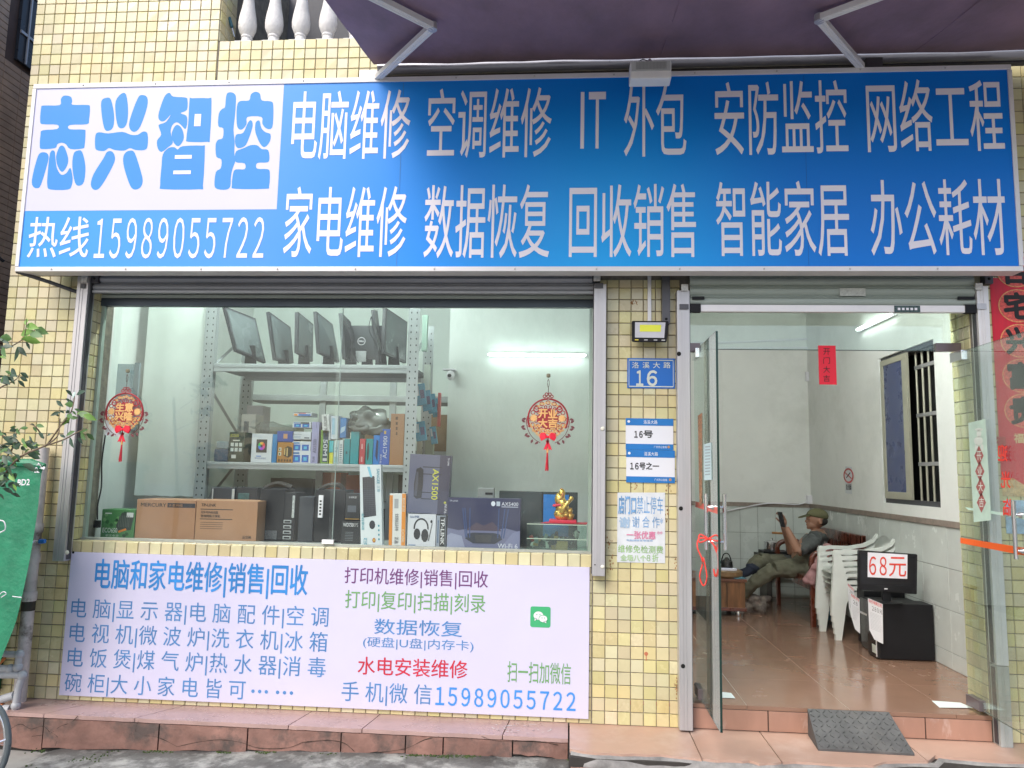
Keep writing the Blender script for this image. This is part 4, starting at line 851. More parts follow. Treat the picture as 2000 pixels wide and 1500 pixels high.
bn = plate('paper_notice', 'blue and white printed sheet on the tiles right of the doorway', 1966, 978, 2030, 1042, mat('cloud_sheet', (.30, .45, .62, 1), .5, var=.5, scale=14), 'notice')
# ------------------------------------------------------------------ hanging ornaments on the window
M_OR_R = mat('ornament_red', (.34, .02, .03, 1), .5, var=.15, scale=30); M_OR_G = mat('ornament_gold', (.78, .45, .16, 1), .4, var=.12, scale=30); M_ROPE = mat('rope_dark', (.08, .03, .02, 1), .8)
M_OR_P = mat('ornament_cutout', (.42, .12, .08, 1), .5, var=.5, scale=90); M_BOW = mat('bow_red', (.75, .01, .04, 1), .45)
def annulus(bm, c, r0, r1, n=28, a0=0, a1=360, sz=1):
    for k in range(n):
        t0, t1 = R(a0+(a1-a0)*k/n), R(a0+(a1-a0)*(k+1)/n)
        apoly(bm, [(c[0]+r*math.cos(t), c[1], c[2]+r*sz*math.sin(t)) for r, t in ((r0, t0), (r1, t0), (r1, t1), (r0, t1))])
def ornament(label, cxp, cyp, chars):
    Y = GY-.026; c = at(cxp, cyp, Y); r = .134
    t = thing('hanging_ornament', label, 'ornament', (c.x, Y, c.z+r+.15), group='round fortune ornaments hung on the window')
    bm = BM(); atube(bm, [(c.x+(r-.005)*math.cos(R(k)), Y, c.z+(r-.005)*math.sin(R(k))) for k in range(-28, 210, 6)], .0062, 6); fixn(bm); obj('ring', bm, M_OR_R, t, smooth=True)
    bm = BM()
    for k in range(16): a = k*math.pi/8; annulus(bm, (c.x+.105*math.cos(a), Y+.001, c.z+.105*math.sin(a)), .010, .016, 10); annulus(bm, (c.x+.078*math.cos(a+.2), Y+.0012, c.z+.078*math.sin(a+.2)), .006, .012, 8)
    for sx in (-1, 1):
        for sz in (-1, 1): annulus(bm, (c.x+sx*.075, Y, c.z+sz*.062), .013, .022, 12)
        for k in range(4): annulus(bm, (c.x+sx*.10, Y, c.z-.02), .01+.01*k, .013+.01*k, 8, -60 if sx > 0 else 120, 60 if sx > 0 else 240)
    obj('filigree', bm, M_OR_R, t)
    bm = BM(); disc(bm, Vector((c.x, Y-.001, c.z)), .060, .068, 24); disc(bm, Vector((c.x, Y-.0012, c.z)), .07, .05, 24); obj('centre', bm, M_OR_R, t)
    bm = BM()                                    # golden flower garlands, top and bottom
    for a0, a1, n, rr in ((55, 125, 8, .103), (200, 340, 18, .118), (205, 335, 14, .094), (215, 325, 10, .075)):
        for k in range(n):
            a = R(a0+(a1-a0)*k/(n-1)); q = (c.x+rr*math.cos(a), Y-.0016, c.z+rr*math.sin(a)+.004*math.sin(k*2.4)); annulus(bm, q, .0045, .0085, 8); disc(bm, Vector(q), .003, .003, 6)
            p0 = Vector(q); d = Vector((math.cos(a+.8), 0, math.sin(a+.8)))*.015; s = Vector((-d.z, 0, d.x))*.22; apoly(bm, [p0, p0+d*.5+s, p0+d, p0+d*.5-s])
    for sx in (-1, 1): disc(bm, Vector((c.x+sx*.092, Y-.002, c.z+.004)), .019, .019, 12); annulus(bm, (c.x+sx*.092, Y-.002, c.z+.004), .021, .024, 12)
    obj('garland', bm, M_OR_G, t)
    bm = BM()                                    # outer leaves
    for sx in (-1, 1):
        for k, (a, rr) in enumerate(((8, .140), (-2, .146), (-10, .150), (-20, .149), (-30, .148), (-40, .146), (-50, .148), (-66, .142))):
            a = R(a); p0 = Vector((c.x+sx*rr*math.cos(a), Y, c.z+rr*math.sin(a)-.02)); b_ = a+R(35 if k % 2 else -15); d = Vector((sx*math.cos(b_), 0, math.sin(b_)))*.030; s = Vector((-d.z, 0, d.x))*.28
            apoly(bm, [p0, p0+d*.4+s, p0+d*.8+s*.6, p0+d, p0+d*.8-s*.6, p0+d*.4-s])
        atube(bm, [(c.x+sx*.138*math.cos(R(k)), Y+.001, c.z-.02+.144*math.sin(R(k))) for k in range(-70, 15, 12)], .0022, 5)
    obj('leaves', bm, mat('ornament_leaf', (.16, .04, .05, 1), .5), t)
    for i, ch in enumerate(chars):
        u, v = i % 2, i//2; O = (c.x-.061+u*.064, Y-.0035, c.z+.006-v*.062)
        text('lettering', ch, (O[0]-.002, O[1]+.0012, O[2]-.002), (.062, 0, 0), (0, 0, .059), M_OR_R, t, .09)
        text('lettering', ch, O, (.058, 0, 0), (0, 0, .055), M_OR_G, t, .055)
    bm = BM()
    for dx, dz in ((-.024, 0), (.024, 0), (-.011, .014), (.011, .014), (0, 0)): annulus(bm, (c.x+dx, Y, c.z+r+.012+dz), .006, .012, 12)
    obj('knot', bm, M_OR_R, t)
    bm = BM(); atube(bm, [(c.x, Y, c.z+r+.03), (c.x+.001, Y, c.z+r+.07)], .002, 5); atube(bm, smooth_poly([(c.x, Y, c.z+r+.07), (c.x-.006, Y, c.z+r+.10), (c.x, Y, c.z+r+.125), (c.x+.006, Y, c.z+r+.10)], 4), .0018, 5); fixn(bm); obj('cord', bm, M_ROPE, t)
    lathe('hook', [(.005, -.01), (.013, -.004), (.013, .012), (.008, .016)], (c.x, Y, c.z+r+.145), mat('hook_brass', (.25, .22, .15, 1), .5, .4), t, 10)
    bm = BM(); q = Vector((c.x+.002, Y-.012, c.z-.118))
    for sx in (-1, 1):
        pts = [(0, 0, 0), (sx*.02, -.004, .028), (sx*.048, 0, .024), (sx*.054, 0, -.004), (sx*.042, 0, -.026), (sx*.014, -.006, -.012)]
        apoly(bm, [q+Vector(p_) for p_ in pts], (0, .012, 0)); apoly(bm, [q+Vector(p_) for p_ in ((0, 0, 0), (sx*.006, 0, -.03), (sx*.028, 0, -.085), (sx*.014, 0, -.078), (sx*.008, 0, -.088), (sx*-.006, 0, -.03))], (0, .004, 0))
    ablob(bm, q, (.010, .008, .010), 2); fixn(bm); obj('bow', bm, M_BOW, t)
    zt2 = c.z-.19
    bm = BM(); atube(bm, [(c.x, Y, c.z-.14), (c.x, Y, zt2)], .003, 5); apoly(bm, [(c.x-.012, Y, c.z-.14), (c.x+.012, Y, c.z-.14), (c.x, Y, zt2+.005)]); obj('pendant', bm, M_OR_R, t)
    lathe('cap', [(.004, 0), (.007, -.004), (.006, -.03)], (c.x, Y, zt2), M_OR_G, t, 8)
    bm = BM()
    for k in range(14): a = k*.45; atube(bm, [(c.x+.003*math.cos(a), Y+.003*math.sin(a), zt2-.03), (c.x+.009*math.cos(a)-.002, Y+.006*math.sin(a), zt2-.14-.006*math.sin(k*3))], [.002, .0026], 4)
    fixn(bm); obj('tassel', bm, mat('tassel_red', (.55, .03, .05, 1), .7, var=.2, scale=60), t)
    return t
ornament('round red and gold fortune ornament hanging at the left side of the window', 243, 805, '生意兴隆')
ornament('round red and gold fortune ornament hanging at the right side of the window', 1070, 818, '开业大吉')
# ------------------------------------------------------------------ curtain sheet, cable behind the left pane
cu = thing('curtain', 'pale green plastic sheet hanging behind the left side of the window', 'curtain', (-2.7, .5, 1.2))
bm = BM(); g = []
x0, x1 = -3.42, at(392, 800, .98).x; z0, z1 = at(300, 968, .98).z, 3.3
for j in range(13): g.append([bm.verts.new((x0+(x1-x0)*i/24, .98+.006*noise.noise(Vector((i*.15, j*.12, 0))), z0+(z1-z0)*j/12+.012*noise.noise(Vector((i*.3, 9, 0))))) for i in range(25)])
for j in range(12):
    for i in range(24): bm.faces.new((g[j][i], g[j][i+1], g[j+1][i+1], g[j+1][i]))
obj('sheet', bm, mat('curtain_green', (.72, .77, .73, 1), .55, var=.06, scale=1.6, stain=((.70, .78, .72, 1), 1.4, .5, .75, .5)), cu, smooth='all')
box('frame', -3.21, -3.17, .5, .52, 1.75, 2.25, mat('mirror_frame', (.25, .33, .36, 1), .4, .3), cu)
box('mirror', -3.34, -3.21, .5, .51, 1.76, 2.24, mat('mirror_glass', (.42, .53, .58, 1), .2, .5), cu)
cb = tube('power_cable', smooth_poly([at(206, 848, .24), at(199, 900, .24), at(198, 950, .24), at(191, 985, .24), at(190, 1015, .24)], 5, False), .005, M_BLACK, None, 6)
tag(cb, 'black power cable with a plug hanging at the left end of the window display', 'cable')
c = at(190, 1022, .24); box('plug', c.x-.018, c.x+.018, .225, .255, c.z-.03, c.z+.02, M_BLACK, cb)
tg = thing('price_sticker', 'white sticker on the glass over the left ornament', 'sticker', at(225, 835, GY-.02))
a = quad(205, 822, 238, 850, GY-.006); poly('sheet', [(a[0], GY-.006, a[2]), (a[1], GY-.006, a[2]-.01), (a[1], GY-.006, a[3]), (a[0], GY-.006, a[3])], None, mat('sticker_pale', (.70, .74, .76, 1), .5, var=.15, scale=50), tg)
# ------------------------------------------------------------------ display ledge, shelf unit
dl_ = box('display_shelf', WIN[0]+.01, WIN[1]-.01, .145, .62, WIN[2]-.05, WIN[2]-.003, mat('display_board', (.30, .33, .32, 1), .5, var=.1), None); tag(dl_, 'grey board behind the glass that carries the display boxes', 'shelf')
ZD = WIN[2]-.002
SYF = .95
su = thing('shelf_unit', 'galvanised slotted angle shelf unit behind the window with monitors and boxes', 'shelf unit', (-2.05, 1.2, .3))
xL, xR = at(400, 800, SYF).x, at(803, 800, SYF).x
zA = at(600, 711, SYF).z; zB = at(600, 905, SYF).z; zBb = at(600, 919, SYF).z; zAb = at(600, 727, SYF).z
SD = .62
def post(x, y, z1):
    bm = BM(); abox(bm, x-.045, x+.045, y-.002, y+.003, .3, z1); abox(bm, x+(.042 if x < -2 else -.045), x+(.045 if x < -2 else -.042), y, y+.05, .3, z1)
    fixn(bm); p_ = obj('post', bm, M_GALV, su)
    bm = BM(); z = .6
    while z < z1-.03:
        for dx in (-.022, .022):
            apoly(bm, [(x+dx+.005*math.cos(t), y-.0035, z+.008*math.sin(t)) for t in [k*math.pi/4 for k in range(8)]])
        z += .052
    obj('slots', bm, M_HOLE, p_)
for x in (xL, xR): post(x, SYF, 2.98); post(x+(.05 if x < -2 else 0), SYF+SD, 2.75)
for z0_, z1_ in ((zAb, zA), (zBb, zB), (.78, .84)):
    for y in (SYF+.004, SYF+SD-.03):
        bm = BM(); abox(bm, xL+.046, xR-.046, y, y+.022, z0_, z1_, .004); abox(bm, xL+.046, xR-.046, y-.004, y+.001, (z0_+z1_)/2+.004, z1_-.006, .002); obj('beam', bm, M_GALV, su)
    box('board', xL+.0, xR-.0, SYF+.028, SYF+SD-.032, z1_-.03, z1_-.004, mat('shelf_board', (.16, .17, .18, 1), .6), su)
for x in (xL+.03, xR-.03):
    for k, z in enumerate((1.2, 1.75, 2.3)): tube('brace', [(x, SYF+.03, z+(.35 if k % 2 else 0)), (x, SYF+SD-.02, z+(0 if k % 2 else .35))], .014, M_GALV, su, 4)
ss = thing('shelf_unit', 'second grey shelf rack farther back, glimpsed between the shelves of the front one', 'shelf unit', (-2.0, 2.4, .3))
for x in (-3.05, -2.28, -1.62, -.95): box('post', x-.03, x+.03, 2.0, 2.03, .3, 2.6, M_GALV, ss)
for z in (1.15, 1.62, 2.12): box('beam', -3.05, -.92, 1.975, 1.995, z, z+.055, M_GALV, ss); box('board', -3.05, -.92, 2.03, 2.5, z+.01, z+.05, _mats['shelf_board'], ss)
dk = box('dark_backing', -3.0, -1.1, 2.52, 2.56, .3, 1.2, mat('dark_backing', (.05, .06, .065, 1), .8, var=.3), ss)
def stock(name, label, cat, x0, x1, z0, h, y0, d, rgb_, group=None, bev=.004):
    t = thing(name, label, cat, ((x0+x1)/2, y0, z0), group=group); box('body', x0, x1, y0, y0+d, z0, z0+h, flat(*rgb_), t, bev=bev); return t
for i, (x, w_, z, h, y, c3, lb) in enumerate(((-2.85, .3, 1.675, .2, 2.05, (190, 185, 170), 'pale carton far back under the monitor shelf, leftmost'), (-1.95, .32, 1.675, .3, 2.05, (150, 120, 90), 'brown carton far back beside the coil of cable'),
     (-1.35, .3, 1.675, .34, 2.05, (120, 90, 60), 'dark brown carton far back, right of the rear post'), (-2.75, .4, 1.205, .2, 2.05, (70, 75, 80), 'dark box on the rear rack behind the stock shelf'),
     (-2.3, .2, 1.205, .26, 2.08, (200, 95, 50), 'orange wrapped bundle low on the rear rack'), (-2.05, .2, 1.205, .24, 2.08, (180, 80, 45), 'second orange bundle on the rear rack, right of the first'), (-1.55, .35, 1.205, .25, 2.05, (60, 50, 45), 'dark brown box low on the rear rack, right end'))):
    stock('carton', lb, 'box', x, x+w_, z, h, y, .25, c3)
# cable coil and paper cup on rear rack
cc = thing('cable_coil', 'coil of white cable lying on the rear rack', 'cable', (-2.35, 2.1, 1.7))
bm = BM()
for k in range(9): atube(bm, smooth_poly([(-2.52+.17*math.cos(a)*(1+.02*k), 2.1+.12*math.sin(a), 1.69+.014*k+.01*math.sin(a*2+k)) for a in [i*math.pi/5 for i in range(10)]], 2), .008, 5)
fixn(bm); obj('coil', bm, mat('cable_white', (.66, .66, .55, 1), .5), cc, smooth='all')
lathe('paper_cup', [(.035, 0), (.05, .11), (.052, .115)], (-2.20, 2.05, 1.675), mat('cup_red', (.55, .12, .08, 1), .5, var=.6, scale=25), None, 14)
tag(bpy.data.objects['paper_cup'], 'red and white paper tub beside the cable coil', 'tub')
# monitors leaning on the top shelf
M_SCR = mat('monitor_screen', (.10, .12, .125, 1), .22, var=.1, scale=3); M_BEZ = mat('monitor_bezel', (.022, .024, .028, 1), .35)
def monitor(label, q, dep=.34, y0=SYF+.06, yb=None, scr=True, logo=False):
    (xa, ya), (xb_, yb_), (xc, yc), (xd, yd) = q         # near top, far top, far bottom, near bottom in the picture
    A, B, C_, D = at(xa, ya, y0), at(xb_, yb_, y0+dep), at(xc, yc, y0+dep), at(xd, yd, y0)
    t = thing('monitor', label, 'monitor', (D.x, D.y, zA), group='used monitors standing on the top shelf')
    n = (B-A).cross(D-A).normalized()
    if n.y > 0: n = -n
    slab4('casing', [A, B, C_, D], -.03 if (B-A).cross(D-A).y > 0 else .03, M_BEZ, t) if False else poly('casing', [A, B, C_, D], -n*.028, M_BEZ, t)
    if scr:
        c = (A+B+C_+D)/4; poly('screen', [c+(P_-c)*.90+n*.0015 for P_ in (A, B, C_, D)], None, M_SCR, t)
    m = (C_+D)/2-n*.02; lo = Vector((m.x, m.y+.02, zA+.002))
    poly('stand', [m+Vector((-.035, 0, .10)), m+Vector((.035, 0, .10)), lo+Vector((.05, 0, .0)), lo+Vector((-.05, 0, .0))], (0, .02, 0), M_BLACK, t)
    box('foot', lo.x-.10, lo.x+.10, lo.y-.06, lo.y+.09, zA, zA+.010, M_BLACK, t)
    return t
zf = lambda x, y: (380+x/3.948, 560+y/3.948)
monitor('grey screened monitor leaning at the left end of the top shelf', [zf(232, 150), zf(470, 245), zf(550, 585), zf(320, 490)], .30)
monitor('monitor with dark bezel, second from the left on the top shelf', [zf(575, 192), zf(740, 312), zf(765, 590), zf(625, 560)], .32)
monitor('narrow looking monitor with bright screen glare, third on the top shelf', [zf(800, 195), zf(917, 290), zf(912, 578), zf(795, 508)], .34)
monitor('monitor with wide black edge, fourth on the top shelf', [zf(940, 190), zf(1065, 290), zf(1120, 585), zf(965, 508)], .34)
monitor('monitor seen nearly edge on just right of the sash joint', [zf(1110, 205), zf(1180, 275), zf(1218, 575), zf(1140, 560)], .30)
d_ = monitor('monitor showing its black back with round logo', [zf(1185, 300), zf(1450, 300), zf(1450, 560), zf(1195, 560)], .01, SYF+.30, scr=False)
P = at(*zf(1287, 420), SYF+.295); bm = BM(); annulus(bm, (P.x, P.y, P.z), .029, .033, 20); obj('emblem', bm, M_WHITE, d_); text('lettering', 'DELL', (P.x-.022, P.y, P.z-.006), (.044, 0, 0), (0, 0, .012), M_WHITE, d_, .03)
P = at(*zf(1280, 560), SYF+.27); box('stand_plate', P.x-.045, P.x+.045, P.y, P.y+.01, P.z-.02, P.z+.07, mat('stand_silver', (.5, .52, .54, 1), .4, .4), d_)
monitor('thin monitor seen edge on, draped with cables', [zf(1362, 180), zf(1385, 185), zf(1432, 580), zf(1395, 590)], .28)
monitor('large dark monitor at the right end of the top shelf', [zf(1475, 160), zf(1640, 272), zf(1632, 590), zf(1462, 515)], .34)
bm = BM()
for k in range(7): atube(bm, smooth_poly([at(*zf(1140+8*k+random.uniform(-6, 6), 250+random.uniform(-20, 30)), SYF+.1), at(*zf(1200+5*k, 380), SYF+.09), at(*zf(1205+random.uniform(-12, 12), 500), SYF+.08), at(*zf(1180+14*k, 585), SYF+.06)], 4, False), .003, 4)
for k in range(3): atube(bm, smooth_poly([at(*zf(1362, 230), SYF+.05), at(*zf(1345+30*k, 330), SYF+.05), at(*zf(1400+20*k, 450), SYF+.05), at(*zf(1440, 580), SYF+.05)], 4, False), .0025, 4)
fixn(bm); tag(obj('monitor_cables', bm, M_BLACK), 'tangle of black cables hanging between the monitors', 'cable')
# boxes on the middle shelf
def sbox(label, x0, x1, y0, y1, col, zbase=None, dep=.16, Y=SYF+.06, side=None, name='product_box', tilt=0):
    """box whose front is seen at x0..x1, y0 (top) .. y1 (bottom)"""
    ym = (y0+y1)/2; X0, X1 = at(x0, ym, Y).x, at(x1, ym, Y).x; Z0 = at((x0+x1)/2, y1, Y).z if zbase is None else zbase; Z1 = at((x0+x1)/2, y0, Y).z
    t = thing(name, label, 'box', ((X0+X1)/2, Y, Z0)); w_, h_ = X1-X0, Z1-Z0
    t.rotation_euler = (0, R(tilt), 0)
    bm = BM(); abox(bm, -w_/2, w_/2, 0, dep, 0, h_, .003); obj('carton', bm, flat(*col) if not side else flat(*col), t, local=True)
    def pr(u0, v0, u1, v1, c, o=1, nm='print'):
        bm = BM(); apoly(bm, [((u-.5)*w_, -.0006*o, v*h_) for u, v in ((u0, v0), (u1, v0), (u1, v1), (u0, v1))]); return obj(nm, bm, flat(*c) if isinstance(c, tuple) else c, t, local=True)
    def tx(s, u0, v0, u1, v1, c, bold=0, rot=0, o=3):
        P0 = Vector(((u0-.5)*w_, -.0006*o, v0*h_))
        U, V = Vector(((u1-u0)*w_, 0, 0)), Vector((0, 0, (v1-v0)*h_))
        if rot == 90: P0, U, V = P0+U, V, -U             # reads upward
        if rot == -90: P0, U, V = P0+V, -V, U            # reads downward
        bm = BM(); atext(bm, s, P0, U, V, bold); return obj('lettering', bm, flat(*c), t, local=True)
    def pl(pts, c, o=2, nm='picture'):
        bm = BM(); apoly(bm, [((u-.5)*w_, -.0006*o, v*h_) for u, v in pts]); fixn(bm); return obj(nm, bm, flat(*c), t, local=True)
    return t, pr, tx, pl, w_, h_
zS = zB+.001
t, pr, tx, pl, w_, h_ = sbox('dark green power supply box on the middle shelf', 447, 477, 844, 898, (28, 48, 32), zS)
tx('ECO650', .08, .84, .62, .93, (200, 200, 60), .02); pr(.25, .70, .7, .74, (220, 220, 210))
for k in range(6): pr(.12+.27*(k % 3), .52-.17*(k//3), .32+.27*(k % 3), .64-.17*(k//3), (210, 215, 210))
pr(.2, .12, .5, .24, (220, 220, 215))
box('side_label', 0, .001, 0, .001, 0, .001, flat(30, 80, 40), t, bev=0) if False else None
t, pr, tx, pl, w_, h_ = sbox('white cooler box with a rainbow fan picture and blue side', 491, 531, 847, 899, (225, 228, 232), zS)
pr(.24, .34, .76, .80, (30, 30, 36)); 
for k, c3 in enumerate(((230, 60, 60), (240, 180, 40), (60, 200, 90), (40, 130, 230), (170, 60, 220), (230, 60, 160))):
    a0, a1 = k*math.pi/3, (k+1)*math.pi/3; pl([(.5, .57)]+[(.5+.17*math.cos(a0+(a1-a0)*i/4), .57+.14*math.sin(a0+(a1-a0)*i/4)) for i in range(5)], c3, 3)
pl([(.5+.06*math.cos(i*.7), .57+.05*math.sin(i*.7)) for i in range(9)], (25, 25, 30), 4); tx('强效静音散热', .2, .12, .75, .17, (60, 90, 160)); pr(.25, .2, .5, .23, (70, 130, 210))
tt = sbox('blue carton edge beside the white cooler box', 531.5, 541, 848, 899, (40, 130, 190), zS)[0]
t, pr, tx, pl, w_, h_ = sbox('orange box with gold heat sink pictures', 536+5.5, 572, 864, 900, (180, 125, 60), zS, Y=SYF+.05)
pl([(.42, .35), (.72, .25), (.95, .38), (.95, .75), (.65, .82), (.42, .70)], (40, 35, 30)); pl([(.45, .4), (.52, .37), (.52, .72), (.45, .70)], (220, 190, 130), 3); pl([(.6, .34), (.68, .32), (.68, .72), (.6, .74)], (220, 190, 130), 3)
for k in range(2): pr(.08, .35+.22*k, .26, .52+.22*k, (225, 220, 205)); pr(.12, .38+.22*k, .2, .48+.22*k, (70, 90, 60), 2)
for k in range(5): pr(.08+.18*k, .06, .2+.18*k, .18, (90, 60, 30))
t, pr, tx, pl, w_, h_ = sbox('blue box with a small orange square on top of the orange box', 541, 574, 842, 863.5, (45, 75, 160), at(555, 864, SYF+.06).z+.004); pr(.38, .3, .62, .75, (200, 150, 110))
for k in range(5):
    ya = 881.5-k*19; t, pr, tx, pl, w_, h_ = sbox(['small white box with two blue pictures, lowest of the five in the stack', 'small white box with two blue pictures, second from the bottom of the stack', 'plain white patterned box in the middle of the stack of five', 'small white box with dark band, fourth in the stack', 'white orange and blue box topping the stack of five'][k], 570+k*.5, 606.5+k*.3, ya-.4, ya+18.4, (222, 226, 232), zS+k*(at(590, 881.5, SYF+.06).z-zS), dep=.15)
    if k in (0, 1, 3):
        pr(.08, .08, .45, .68, (20, 100, 190)); pr(.53, .08, .9, .68, (25, 95, 185)); pr(.18, .22, .34, .5, (80, 190, 230), 2); pr(.63, .22, .8, .5, (80, 190, 230), 2); pr(.05, .76, .4, .9, (60, 120, 180)); 
        if k == 3: pr(.42, .70, .9, .95, (50, 55, 60), 2)
    elif k == 2: pr(.05, .6, .5, .66, (150, 160, 175)); pr(.1, .2, .45, .45, (190, 200, 215)); pr(.65, .15, .92, .3, (90, 95, 110))
    else: pr(.3, .06, .97, .5, (40, 110, 190)); pr(.06, .06, .25, .6, (220, 140, 60)); pr(.3, .6, .7, .8, (190, 80, 80)); pr(.04, .86, .96, .97, (60, 60, 70))
t, pr, tx, pl, w_, h_ = sbox('tall lavender router box standing on its end', 608, 622, 824, 901, (168, 165, 205), zS); tx('AX1500', .3, .25, .75, .58, (50, 50, 90), .01, 90); tx('TP-LINK', .3, .03, .6, .17, (60, 60, 90), .02, 90); pr(.62, .85, .66, .98, (60, 60, 90))
t, pr, tx, pl, w_, h_ = sbox('green and navy box with large white letters on its spine', 626, 642, 840, 902, (110, 150, 60), zS); pr(.3, .05, .9, .92, (30, 60, 90)); tx('50M', .35, .24, .85, .72, (225, 230, 235), .03, -90); pr(.35, .08, .85, .16, (220, 220, 220), 2)
sbox('small yellow box beneath the cyan one', 643, 650, 884, 902, (225, 220, 60), zS); sbox('small cyan box on the yellow one', 643, 651, 861, 883.5, (70, 190, 200), at(646, 884, SYF+.06).z+.002)
t, pr, tx, pl, w_, h_ = sbox('slim white and cyan box lettered K2', 652, 661, 860, 903, (200, 225, 228), zS); tx('K2', .2, .5, .8, .7, (40, 120, 150), .02, 90); pr(.2, .05, .8, .3, (120, 180, 190))
t, pr, tx, pl, w_, h_ = sbox('slim white striped box beside the teal ones', 662, 670, 860, 903, (215, 220, 222), zS)
for k in range(9): pr(.2, .06+.09*k, .8, .1+.09*k, (110, 130, 140))
t, pr, tx, pl, w_, h_ = sbox('short teal box, left of the tall teal one', 671.5, 683, 857, 903, (35, 145, 155), zS); pr(.35, .4, .6, .5, (20, 60, 80))
sbox('tallest teal box on the middle shelf', 684.5, 700.5, 843, 903, (25, 150, 160), zS)
t, pr, tx, pl, w_, h_ = sbox('small red box between two teal boxes', 702, 713, 857, 903, (190, 60, 75), zS); pr(.3, .1, .6, .3, (225, 170, 170)); pr(.3, .6, .6, .8, (225, 170, 170))
t, pr, tx, pl, w_, h_ = sbox('teal box with a dark mouse picture', 714.5, 728, 857, 903, (25, 150, 155), zS); pl([(.3+.18*math.cos(i*.63), .5+.36*math.sin(i*.63)) for i in range(10)], (20, 55, 65))
t, pr, tx, pl, w_, h_ = sbox('bright blue box with a dark diagonal shape', 729, 741, 850, 903, (40, 130, 210), zS); pl([(.35, .3), (.75, .1), (.8, .8), (.5, .85)], (30, 50, 90))
t, pr, tx, pl, w_, h_ = sbox('blue router box with white lettering on its spine', 741.5, 761, 838, 903.5, (70, 105, 190), zS); tx('AC1900', .35, .18, .75, .80, (225, 230, 240), .01, 90); pr(.4, .86, .6, .95, (220, 180, 90)); tx('TP-LINK', .1, .03, .25, .3, (225, 230, 240), .02, 90)
t, pr, tx, pl, w_, h_ = sbox('tall brown carton at the right end of the middle shelf', 762, 788.5, 808, 904, (168, 122, 88), zS, dep=.2)
for k, c3 in enumerate((0, 1, 2, 3)): pr(.35+.02*k, .88-.1*k, .52, .94-.1*k, (90, 60, 45))
t, pr, tx, pl, w_, h_ = sbox('white box with code label standing behind the cooler box', 471, 499, 809, 846, (215, 212, 200), zS, Y=SYF+.25); pr(.2, .5, .55, .85, (120, 120, 120)); pr(.3, .0, .6, .35, (60, 140, 170))
t, pr, tx, pl, w_, h_ = sbox('pale carton at the back, highest behind the green box', 481, 513, 792, 834, (195, 190, 190), zS, Y=SYF+.40); pr(.1, .55, .4, .85, (225, 225, 225)); pr(.55, .2, .9, .6, (130, 120, 140))
t, pr, tx, pl, w_, h_ = sbox('thin white box leaning above the navy spine', 632, 646, 809, 860, (222, 222, 222), tilt=-6, dep=.12); tx('BL-5520R', .3, .35, .7, .95, (50, 50, 60), .01, 90); pr(.4, .15, .6, .3, (60, 60, 60))
t, pr, tx, pl, w_, h_ = sbox('white and pale blue box leaning behind the sash joint', 646.5, 661.5, 812, 858, (205, 212, 225), tilt=-2, dep=.12); pr(.2, .2, .6, .9, (150, 190, 215))
t, pr, tx, pl, w_, h_ = sbox('glossy blue box leaning with white swirl', 664, 676, 816, 855, (50, 120, 185), dep=.12); pl([(.1, .2), (.8, .35), (.9, .6), (.2, .5)], (180, 205, 225))
sbox('navy carton behind the tall teal box', 677, 693, 817, 842, (40, 80, 110), dep=.12, Y=SYF+.15)
jr = thing('plastic_jar', 'cloudy plastic tub with grey lid at the left end of the middle shelf', 'tub', at(432, 897, SYF+.1))
X0, X1 = at(419, 870, SYF+.06).x, at(446, 870, SYF+.06).x
box('body', X0, X1, SYF+.06, SYF+.2, zS, zS+.10, flat(70, 85, 105), jr, .01); box('lid', X0+.01, X1, SYF+.065, SYF+.195, zS+.101, zS+.16, flat(130, 145, 150), jr, .01)
bg_ = thing('plastic_bag', 'crumpled grey plastic bag on top of the small boxes', 'bag', at(725, 850, SYF+.15))
bm = BM(); c = at(722, 822, SYF+.14); ablob(bm, c, (.15, .09, .10), 4, .55, 3); ablob(bm, c+Vector((-.06, -.02, -.05)), (.12, .06, .05), 3, .6, 9); c2 = at(738, 838, SYF+.1); ablob(bm, c2, (.09, .05, .04), 3, .6, 5)
obj('film', bm, glass('grey_film', (.22, .25, .27, 1), .9, .38), bg_, smooth='all')
bg2 = thing('plastic_bag', 'clear plastic wrapping lying behind the cooler and orange boxes', 'bag', at(540, 840, SYF+.3))
bm = BM(); c = at(530, 838, SYF+.3); ablob(bm, c, (.20, .06, .05), 3, .5, 2); obj('film', bm, glass('clear_film', (.7, .75, .75, 1), 1.0, .25), bg2, smooth='all')
